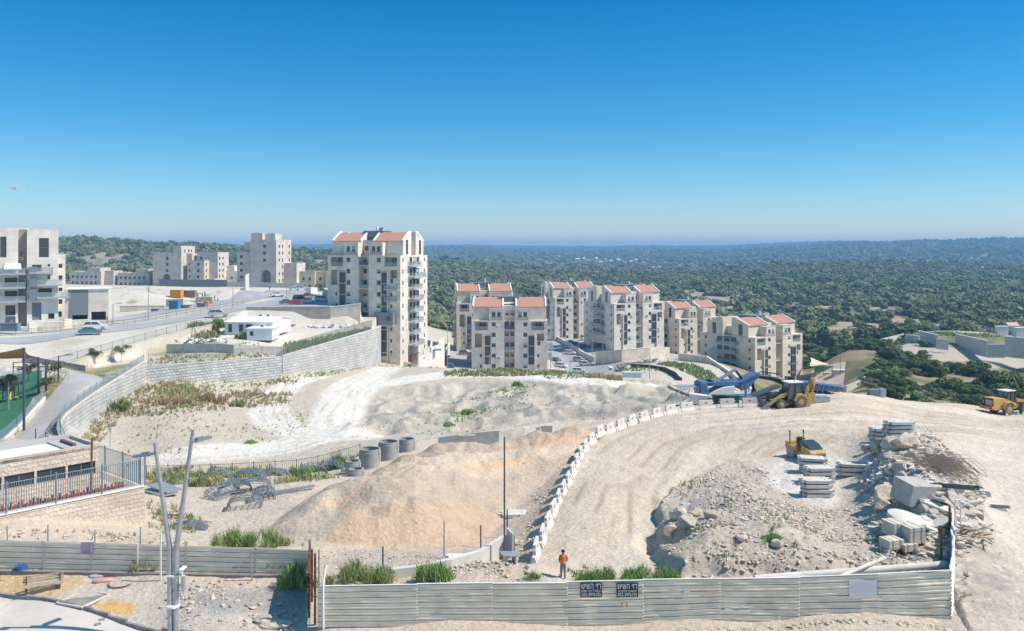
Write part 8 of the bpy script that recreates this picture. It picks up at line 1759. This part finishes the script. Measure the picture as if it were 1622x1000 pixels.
blades('weeds', 'patches of green, dry and brown weeds over the site', [
    (PX((125, 700), (150, 655), (205, 612), (235, 603), (300, 606), (330, 640), (250, 660), (190, 660), (160, 700)), 2600, .3, 1.1, (.12, .33, .30, .25), 0, .05),
    (PX((240, 612), (300, 605), (440, 600), (470, 605), (460, 640), (380, 660), (270, 655)), 2600, .3, 1.0, (.10, .20, .30, .40), 7, .06),
    (PX((300, 603), (440, 600), (560, 578), (590, 578), (520, 596), (440, 610), (330, 612)), 900, .2, .7, (.5, .4, .1, 0), 0, .05),
    (PX((180, 700), (260, 640), (520, 620), (480, 690), (300, 715), (200, 740)), 900, .15, .6, (.2, .5, .3, 0), 8, .05),
    (PX((700, 650), (760, 615), (850, 608), (830, 640), (770, 655), (720, 670)), 1500, .15, .6, (.8, .2, 0, 0), 9, .06),
    (PX((600, 680), (660, 640), (900, 610), (1000, 640), (900, 670), (700, 690)), 400, .15, .5, (.7, .3, 0, 0), 9, .06),
    (PX((590, 577), (680, 580), (700, 584), (640, 584), (590, 581)), 500, .2, .6, (.4, .4, .2, 0), 0, .06),
    ([XY(705, 178), XY(900, 176), XY(905, 190), XY(700, 192)], 2000, .3, 1.1, (.12, .5, .38, 0), 9, .09), ([XY(860, 172), XY(935, 170), XY(935, 190), XY(860, 192)], 500, .3, 1.0, (.4, .4, .2, 0), 0, .09),
    ([XY(935, 172), XY(985, 170), XY(985, 182), XY(935, 185)], 900, .4, 1.2, (0, .1, .8, .1), 0, .08),
    (PX((232, 742), (570, 722), (600, 735), (500, 765), (350, 772), (232, 768)), 1700, .3, 1.1, (.2, .5, .3, 0), 5, .04),
    ([XY(232, 99), XY(420, 98), XY(560, 97), XY(560, 99.6), XY(232, 99.8)], 1200, .4, 1.2, (.3, .5, .2, 0), 0, .05),
    (PX((232, 835), (235, 795), (270, 800), (330, 830), (300, 850)), 300, .3, .9, (.05, .4, .55, 0), 0, .03), (PX((0, 850), (60, 845), (260, 845), (480, 862), (480, 868), (0, 860)), 240, .2, .6, (.2, .4, .4, 0), 5, .03),
    (PX((850, 905), (870, 890), (1000, 905), (1090, 905)), 120, .2, .5, (.6, .4, 0, 0), 2, .03), (PX((1080, 900), (1100, 790), (1200, 790), (1300, 850), (1350, 900)), 320, .2, .6, (.6, .3, .1, 0), 3, .03), (PX((1050, 790), (1100, 760), (1120, 765), (1080, 800)), 70, .3, .8, (.1, .6, .3, 0), 0, .03), (PX((1370, 880), (1400, 830), (1430, 880)), 60, .2, .7, (.4, .4, .2, 0), 0, .03), (PX((1515, 960), (1530, 900), (1545, 960)), 60, .1, .4, (.1, .3, .6, 0), 0, .03),
    ([XY(1060, 275), XY(1130, 255), XY(1180, 232), XY(1150, 215), XY(1090, 240), XY(1040, 262)], 2200, .5, 1.5, (.35, .5, .15, 0), 0, .12), ([XY(960, 262), XY(1010, 256), XY(1080, 236), XY(1000, 240)], 200, .4, 1.2, (.5, .4, .1, 0), 0, .12), ([XY(975, 300), XY(1035, 296), XY(1030, 285), XY(975, 290)], 500, .4, 1.2, (0, .2, .7, .1), 0, .12),
    ([XY(232, 152), XY(445, 174), XY(452, 188), XY(300, 178), XY(235, 165)], 1000, .2, 1.0, (.1, .5, .35, .05), 8, .07), ([XY(452, 176), XY(585, 207), XY(585, 212), XY(450, 184)], 1500, .4, 1.5, (.1, .6, .3, 0), 0, .08), ([XY(300, 183), XY(345, 184), XY(345, 192), XY(300, 190)], 600, .8, 2.2, (.2, .5, .2, .1), 0, .12),
    ([XY(45, 147), XY(150, 144), XY(226, 150), XY(200, 140), XY(166, 132), XY(155, 143), XY(110, 148.2), XY(45, 148.2)], 2600, .1, .35, (.1, .4, .45, .05), 0, .06), ([XY(40, 141), XY(90, 143), XY(110, 138), XY(108, 130), XY(70, 124), XY(76, 133), XY(60, 138)], 1500, .1, .35, (.1, .25, .5, .15), 0, .06), (PX((0, 705), (20, 685), (70, 640), (78, 636), (60, 665), (20, 710)), 160, .2, .7, (.5, .4, .1, 0), 3, .03),
    ([XY(340, 300), XY(380, 310), XY(380, 322), XY(340, 312)], 500, .5, 1.4, (.4, .5, .1, 0), 0, .15), ([XY(-45, 53.1), XY(240, 52.5), XY(240, 52.9), XY(-45, 53.5)], 60, .2, .5, (.3, .4, .3, 0), 2, .03),
    ([XY(1440, 386), XY(1560, 392), XY(1600, 386), XY(1500, 376)], 900, .4, 1.2, (.7, .2, .1, 0), 10, .15),
], 9)
def bush(label, px, py, w, d, h, n, mt, seed, dense=.02):
    g = G(px, py, lo=44); r = random.Random(seed); mb = MB()
    cl = [(r.uniform(-.5, .5) * w, r.uniform(-.5, .5) * d, r.uniform(.45, 1.0), r.uniform(.12, .3)) for _ in range(int(5 + w * 3))]
    for k in range(int(n * .8)):
        cx, cy, ch, cr = cl[r.randrange(len(cl))]; a = r.uniform(0, 6.28); x, y = cx + r.gauss(0, cr * .8), cy + r.gauss(0, cr * .6); q = min(1, abs(x) / w * 2); hh = h * ch * (1.1 - .45 * q * q) * r.uniform(.35, 1.1); l = r.uniform(0, .5) * hh; la = a + r.uniform(-1, 1); ww = dense * r.uniform(.7, 1.6); ba = r.uniform(0, 3.14)
        c, s = math.cos(ba) * ww, math.sin(ba) * ww; m = mt[r.randrange(len(mt))]
        z0 = r.uniform(0, .3) * hh; p = (x + math.cos(la) * l, y + math.sin(la) * l); mb.add([(x - c, y - s, z0), (x + c, y + s, z0), (x + (p[0] - x) * .5 + c * 1.3, y + (p[1] - y) * .5 + s * 1.3, hh * .55), (p[0], p[1], hh)], [(0, 1, 2, 3)], m)
        for j in range(1 if r.random() < .3 else 0): t = r.uniform(.3, .95); e = r.uniform(-.12, .12); f_ = r.uniform(-.12, .12); u = (x + (p[0] - x) * t, y + (p[1] - y) * t, z0 + (hh - z0) * t); mb.add([u, (u[0] + e, u[1] + f_, u[2] + .05), (u[0] + e * 1.3, u[1] + f_ * 1.3, u[2] - .02)], [(0, 1, 2)], m)
    o = mb.build('weed_bush', [GRN, GR2, DRY, BRN], None, loc=g); return tag(o, label, 'bush')
bush('large feathery green bush behind the left fence', 398, 868, 4.6, 1.6, 1.45, 3400, (0, 0, 0, 1, 2), 1, .013); bush('tall green reeds right of the cross fence', 560, 922, 4.6, 1.8, 1.3, 3200, (0, 0, 1, 2), 2, .013); bush('yellow green shrub in front of the broken wall', 684, 918, 2.3, 1.0, 1.15, 1400, (0, 0, 1), 3, .025)
bush('bright green reeds behind the signs, left clump', 965, 921, 3.6, 1.0, 1.0, 2300, (0, 0, 0, 1), 4, .012); bush('bright green reeds behind the signs, right clump', 1040, 920, 3.6, 1.1, 1.0, 2300, (0, 0, 0, 1), 5, .012)
bush('dark spiky weed drooping over the low wall by the lamp', 232, 905, 1.5, .9, 1.3, 420, (1, 2), 6); bush('dark green shrub growing in the corner by the cross fence', 466, 930, 1.3, 1.0, 1.9, 900, (1, 0), 7); bush('small green tuft at the end of the barrier row', 850, 917, .9, .6, .6, 300, (0, 1), 8)
bush('olive green hedge clump before the bar railing, left one', 268, 768, 3.0, 1.3, 1.3, 1100, (1, 0, 2), 9, .04); bush('olive green hedge clump before the bar railing, next to the steel frames', 322, 770, 2.6, 1.2, 1.2, 1000, (1, 2), 10, .04); bush('olive weed clump right of the standing steel frames', 466, 756, 2.6, 1.4, 1.2, 900, (1, 0), 11, .04); bush('green shrub between the railing and the small rings', 538, 742, 2.0, 1.2, 1.9, 900, (1, 0), 12, .04)
bush('small round green bush in the chalk field', 396, 703, 1.2, .9, .6, 400, (0,), 13, .03); bush('yellow flowering shrub at the foot of the squarely facing house', 787, 585, 3, 1.5, 2.0, 500, (2, 0), 14, .1); bush('dark green bush under the block wall', 186, 650, 3.2, 2.4, 2.0, 900, (1,), 15, .05)
bush('large brown dry bush on the chalk field, left one', 270, 640, 7, 3.0, 1.4, 1500, (3, 2), 16, .05); bush('large brown dry bush on the chalk field, right one', 330, 636, 6, 3.0, 1.6, 1500, (3, 3, 2), 17, .05); bush('green bush with a brown edge in the chalk field', 378, 645, 3.0, 2, 1.2, 700, (0, 1, 3), 18, .05)
bush('small dark green bush on the knoll, largest of three', 741, 656, 1.8, 1.4, 1.0, 500, (0,), 19, .05); bush('small green bush at the left foot of the knoll', 711, 675, 1.2, 1, .7, 350, (0,), 20, .05); bush('green bush near the top of the knoll', 820, 612, 2.0, 1.4, 1.2, 400, (0, 1), 21, .05); bush('green plant on the rubble of the gravel bank', 1222, 853, .9, .6, .4, 300, (0,), 22, .03)
bush('olive shrub behind the white rubbish heap', 338, 520, 5.5, 2.5, 2.6, 900, (1, 0), 23, .12); bush('green shrub beside the small white hut', 383, 537, 3, 2, 1.5, 500, (0, 1), 24, .1); bush('green shrub in front of the pilotis of the far house', 902, 522, 6, 3, 3.2, 500, (0, 1), 25, .2)
# ------------------------------------------------------------------ trees of the valley below the terraces
LEAF = [foliage_mat('oak_leaf', (.13, .18, .075), (.07, .105, .045), .5), foliage_mat('carob_leaf', (.16, .21, .07), (.09, .13, .05), .5), foliage_mat('scrub_leaf', (.19, .21, .11), (.11, .13, .065), .5)]
BARK = mat('grey_bark', (.14, .11, .09), .95)
def tree_proto(seed, n=2600, leaf=.30, mi=0):
    r = np.random.RandomState(seed); lob = [(r.normal(0, 1.2), r.normal(0, 1.2), 1.7 + r.uniform(-.9, 1.4), r.uniform(.8, 1.4)) for _ in range(13)]
    VV = []
    for k in range(n):
        lx, ly, lz, lr = lob[r.randint(len(lob))]; d = r.normal(0, 1, 3); d /= np.linalg.norm(d); d[2] = abs(d[2]) * .9 if r.rand() < .75 else d[2]
        q = lr * (.72 + .33 * r.rand()); c = np.array([lx, ly, lz]) + d * q * np.array([1, 1, .8])
        if c[2] < .35: continue
        nrm = d + r.normal(0, .35, 3); nrm /= np.linalg.norm(nrm); t = np.cross(nrm, r.normal(0, 1, 3)); t /= np.linalg.norm(t) + 1e-9; b = np.cross(nrm, t); s = leaf * r.uniform(.6, 1.3)
        VV.append([c - t * s * .5 - b * s * .35, c + t * s * .5 - b * s * .35, c + t * s * .35 + b * s * .45, c - t * s * .35 + b * s * .4])
    V = np.array(VV).reshape(-1, 3); crown = tri_mesh('crown', V, np.arange(len(V)).reshape(-1, 4), [LEAF[mi]], None, 4)
    mb = MB(); mb.tube((0, 0, -.5), (.1, 0, 1.5), .22, .15, 8)
    for lx, ly, lz, lr in lob[:6]: mb.path([(.1, 0, 1.1), (lx * .5, ly * .5, lz * .6), (lx, ly, lz)], .07, 5)
    return crown, mb.mesh('trunk', [BARK])
TP = [tree_proto(21, mi=0), tree_proto(22, mi=1), tree_proto(23, mi=0), tree_proto(24, 1900, .26, 2)]
TR = []
def valley_tree(px, D, s, k, label, group, zs=.85, z=None, name='oak_tree'):
    x, y = XY(px, D); root = thing(name, label, 'tree', (x, y, (g1(x, y) if z is None else z) - .35 * s), rs.uniform(0, 6.28), group); s *= .7; root.scale = (s, s, s * zs); link('crown', TP[k][0], root); link('trunk', TP[k][1], root); return root
GT = 'round evergreen trees in the dry valley'
big = [(1420, 328, 2.6, 0, 'large dark oak leaning on the left end of the terrace hoarding'), (1408, 322, 2.0, 2, 'dark oak just left of the large one under the hoarding'), (1470, 300, 2.1, 0, 'dark oak below the middle of the hoarding, left of two'), (1498, 292, 2.0, 1, 'dark oak below the middle of the hoarding, right of two'), (1447, 275, 2.2, 0, 'round oak in the middle of the dry slope, left of its pair'), (1466, 268, 2.3, 2, 'round oak in the middle of the dry slope, front of its pair'), (1486, 270, 1.7, 1, 'smaller oak touching the right side of the middle pair'), (1534, 290, 2.8, 1, 'broad oak under the right part of the hoarding'), (1550, 284, 2.3, 2, 'oak right beside the broad one under the hoarding'), (1512, 232, 2.4, 1, 'bushy green oak just above the site edge, nearest the middle'), (1560, 238, 2.7, 0, 'oak above the wheel loader, left of two'), (1592, 236, 2.6, 1, 'oak above the wheel loader, right of two'), (1616, 244, 2.8, 2, 'dark oak cut by the right picture edge'), (1640, 262, 2.8, 0, 'oak mostly outside the right picture edge'), (1400, 282, 1.6, 1, 'small oak beside the dry patch at the left'), (1388, 256, 2.0, 1, 'green oak above the curved wall end'), (1412, 246, 1.9, 2, 'grey green oak right of the curved wall')]
for a in big: valley_tree(*a, GT)
def shrub_label(s, k, px, D, w):
    return ('small ', 'mid-sized ', 'large ')[(s > 1.0) + (s > 1.3)] + ('dark green ', 'bright green ', 'deep green ', 'grey green ')[k] + w + (' low beside' if D < 245 else ' up the slope by' if D < 330 else ' far behind') + (' the curved concrete wall' if px < 1400 else ' the dry patch left of the loader' if px < 1500 else ' the rear of the wheel loader' if px < 1590 else ' the right picture edge')
n = 0
for k in range(400):
    px = rs.uniform(1300, 1660); D = rs.uniform(205, 300)
    if px < 1372 and D < 330: continue
    if px < 1395 and D > 300 and False: continue
    x, y = XY(px, D); d = float(fbm(np.array([x / 22]), np.array([y / 22]), 3, 131)[0])
    thick = (px - 1380) * .55 + 205
    dens = .75 if D < 235 or px > 1600 or px < 1440 else .2 + d
    if rs.random() > dens: continue
    if D > 300 and px > 1400: 
        if rs.random() < .6: continue
    s = rs.uniform(.7, 1.6); k3 = rs.choice((0, 1, 2, 3, 3)); valley_tree(px, D, s, k3, shrub_label(s, k3, px, D, 'shrub'), 'low shrubs in the dry valley', name='evergreen_shrub'); n += 1
    if n > 100: break
cl = MB(); rc = random.Random(4)
for k in range(16): a = rc.gauss(0, 1); cl.lathe([(.1, -22), (rc.uniform(20, 38), -8), (rc.uniform(18, 34), 8), (.1, 20)], (a * 75, rc.gauss(0, 30), a * -14 + rc.gauss(0, 12)), n=12)
tag(cl.build('cloud', [mat('cloud_white', (.95, .95, .95), 1, ns=.01, alpha=.12)], None, loc=P(24, 297, 11000), smooth=True), 'tiny faint cloud low in the sky at the left edge', 'cloud')
GB = 'trees along the valley edge behind the houses'
for k in range(80):
    px = rs.uniform(1270, 1470); D = rs.uniform(330 if px > 1338 else 352, 430); s = rs.uniform(.9, 1.9); k3 = rs.choice((0, 1, 2)); valley_tree(px, D, s, k3, ('low ' if s < 1.3 else 'tall ') + ('dark green', 'bright green', 'deep green')[k3] + (' tree behind the cream shade sail' if px < 1330 else ' tree on the bald slope behind the play yard' if px < 1380 else ' tree behind the white hoarding end' if px < 1430 else ' tree behind the leftmost terrace wall'), GB, name='evergreen_tree')
# young trees by the path and blocks
def sapling(px, py, h, label):
    g = G(px, py); root = thing('young_tree', label, 'tree', g, rs.uniform(0, 6)); mb = MB(); mb.tube((0, 0, -.1), (.05, 0, h * .7), .05, .03, 6); mb.build('trunk', [BARK], root); o = link('crown', TP[3][0], root, (0, 0, h * .35)); o.scale = (h * .16, h * .16, h * .20)
for px, py, h, lab in ((86, 607, 3.0, 'young grey leaved tree by the path lamp'), (45, 606, 2.6, 'young tree between the playground posts'), (8, 645, 4.2, 'young grey tree inside the playground'), (73, 622, 2.0, 'small shrub like tree beside the free dark blue post'), (150, 578, 2.6, 'thin young tree on the lawn, left of two'), (192, 574, 2.8, 'thin young tree on the lawn, right of two')): sapling(px, py, h, lab)
for px, D, lab in ((402, 388, 'small conifer before the arched block, left one'), (428, 388, 'small conifer before the arched block, right one'), (478, 388, 'round bush at the corner of the yellow stone row')): valley_tree(px, D, 1.0, 0, lab, None)
valley_tree(703, 282, .8, 1, 'bright green small tree beside the shaded drive', None)
# distant village houses
i = 0
for px, py, D in ((886, 410, 3200), (915, 414, 2900), (925, 413, 2800), (932, 416, 2750), (945, 413, 2850), (952, 419, 2650), (960, 414, 2750), (968, 417, 2700), (980, 415, 2880), (990, 419, 2650), (1000, 418, 2700), (1008, 416, 2800), (1020, 420, 2600), (1036, 427.5, 2150), (1044, 427.5, 2150), (1077, 425, 2200), (1096, 427, 2150), (1380, 395, 4000)):
    p = P(px, py, D); s = D / 2700; m = [MATS['white_paint'], STONE][i % 2]; mb = MB(); w = rs.uniform(7, 15) * s; mb.box(-w / 2, w / 2, 0, 10, -12, 7 * s); mb.extr([(-w / 2 - .5, -.5, 7 * s), (-w / 2 - .5, 10.5, 7 * s), (-w / 2 - .5, 5, 10 * s)], (w + 1, 0, 0), 1)
    tag(mb.build('village_house', [m, TILE if i % 3 == 0 else m], None, loc=p), 'tiny pale house, ' + ORD[i] + ' from the left of the distant village', 'house', 'village houses on the far hillside'); i += 1
# ------------------------------------------------------------------ far wood: instanced shrubs on the hills (stuff)
FOL = foliage_mat('wood_foliage', (.20, .225, .115), (.105, .125, .065), .25)
def wood(name, label, n, D0, D1, px0, px1, smin, smax, seed, dens):
    rs = np.random.RandomState(seed)
    y = np.sqrt(rs.uniform(D0 ** 2, D1 ** 2, n)); px = rs.uniform(px0, px1, n); x = (px - CX) / F * y
    z = np.where(y < 700, ground_z(x, y), hills_z(x, y)); keep = dens(x, y, px, rs)
    x, y, z = x[keep], y[keep], z[keep]
    me = bpy.data.meshes.new(name); me.vertices.add(len(x)); me.vertices.foreach_set('co', np.stack([x, y, z], 1).astype(np.float32).ravel())
    s = (rs.uniform(smin, smax, len(x)) * (.75 + .5 * (rs.rand(len(x)) ** 2))).astype(np.float32)
    a = me.attributes.new('size', 'FLOAT', 'POINT'); a.data.foreach_set('value', s)
    o = link(name, me); tag(o, label, 'trees', kind='stuff')
    ng = bpy.data.node_groups.new(name, 'GeometryNodeTree')
    ng.interface.new_socket('Geometry', in_out='INPUT', socket_type='NodeSocketGeometry'); ng.interface.new_socket('Geometry', in_out='OUTPUT', socket_type='NodeSocketGeometry')
    N = ng.nodes.new; L = ng.links.new
    gi = N('NodeGroupInput'); go = N('NodeGroupOutput'); iop = N('GeometryNodeInstanceOnPoints')
    gj = N('GeometryNodeGeometryToInstance')
    protos = []
    for k in range(4):
        ico = N('GeometryNodeMeshIcoSphere'); ico.inputs['Radius'].default_value = .5; ico.inputs['Subdivisions'].default_value = 4
        sp = N('GeometryNodeSetPosition'); nz = N('ShaderNodeTexNoise'); nz.noise_dimensions = '4D'; nz.inputs['W'].default_value = k * 7.3; nz.inputs['Scale'].default_value = 3.2; nz.inputs['Detail'].default_value = 4; nz.inputs['Roughness'].default_value = .7
        nm = N('GeometryNodeInputNormal'); mr = N('ShaderNodeMapRange'); mr.inputs[1].default_value = .3; mr.inputs[2].default_value = .7; mr.inputs[3].default_value = -.28; mr.inputs[4].default_value = .28
        sc = N('ShaderNodeVectorMath'); sc.operation = 'SCALE'; L(nz.outputs[0], mr.inputs[0]); L(nm.outputs[0], sc.inputs[0]); L(mr.outputs[0], sc.inputs['Scale'])
        L(ico.outputs[0], sp.inputs[0]); L(sc.outputs[0], sp.inputs['Offset'])
        tr = N('GeometryNodeTransform'); tr.inputs['Translation'].default_value = (0, 0, .28); tr.inputs['Scale'].default_value = (1.1, 1, .72 + .1 * k); L(sp.outputs[0], tr.inputs[0])
        sm = N('GeometryNodeSetMaterial'); sm.inputs['Material'].default_value = WMATS[k % len(WMATS)]; L(tr.outputs[0], sm.inputs[0])
        protos.append(sm)
    for p in reversed(protos): L(p.outputs[0], gj.inputs[0])
    na = N('GeometryNodeInputNamedAttribute'); na.data_type = 'FLOAT'; na.inputs['Name'].default_value = 'size'
    rv = N('FunctionNodeRandomValue'); rv.data_type = 'FLOAT_VECTOR'; rv.inputs[0].default_value = (-.15, -.15, 0); rv.inputs[1].default_value = (.15, .15, 6.28)
    L(gi.outputs[0], iop.inputs['Points']); L(gj.outputs[0], iop.inputs['Instance']); iop.inputs['Pick Instance'].default_value = True
    L(na.outputs[0], iop.inputs['Scale']); L(rv.outputs[0], iop.inputs['Rotation']); L(iop.outputs[0], go.inputs[0])
    md = o.modifiers.new('scatter', 'NODES'); md.node_group = ng; return o
WMATS = [FOL, foliage_mat('wood_foliage_olive', (.27, .265, .15), (.15, .15, .085), .25), foliage_mat('wood_foliage_dark', (.15, .18, .095), (.085, .105, .055), .25), FOL]
def dn(x, y, px, rs):
    a = fbm(x / 22, y / 34, 4, 211) + .25 * fbm(x / 120, y / 200, 3, 213)
    left = px < 560
    k = rs.rand(len(x)) < np.clip(1.0 - 3.0 * np.maximum(a + .03, 0) - .3 * left, .05, 1)
    st = sdpoly(x, y, POLY_STREET) > -8; return k & ~st & ~((px < 640) & (y < 520))
wood('wood', 'evergreen scrub wood covering the hills across the valley', 56000, 415, 1750, -250, 1900, 3.8, 8.6, 3, dn)
def dn2(x, y, px, rs): return (y > 1700) & (rs.rand(len(x)) < .9)
wood('distant_wood', 'hazy blue wood on the farthest ridges', 70000, 1700, 9000, -250, 1900, 9, 19, 4, dn2)
# ------------------------------------------------------------------ haze
hb = MB(); hb.box(-9000, 9000, -30, 9900, -120, 100)
hm = bpy.data.materials.new('haze_air'); hm.use_nodes = True; hn = hm.node_tree; hn.nodes.clear()
ho = hn.nodes.new('ShaderNodeOutputMaterial'); hv = hn.nodes.new('ShaderNodeVolumePrincipled'); hv.inputs['Color'].default_value = (.33, .64, 1, 1)
hv.inputs['Density'].default_value = .00020; hv.inputs['Anisotropy'].default_value = .0; hn.links.new(hv.outputs[0], ho.inputs['Volume'])
tag(hb.build('haze', [hm]), 'thin blue summer haze over the valley', 'haze', kind='stuff')
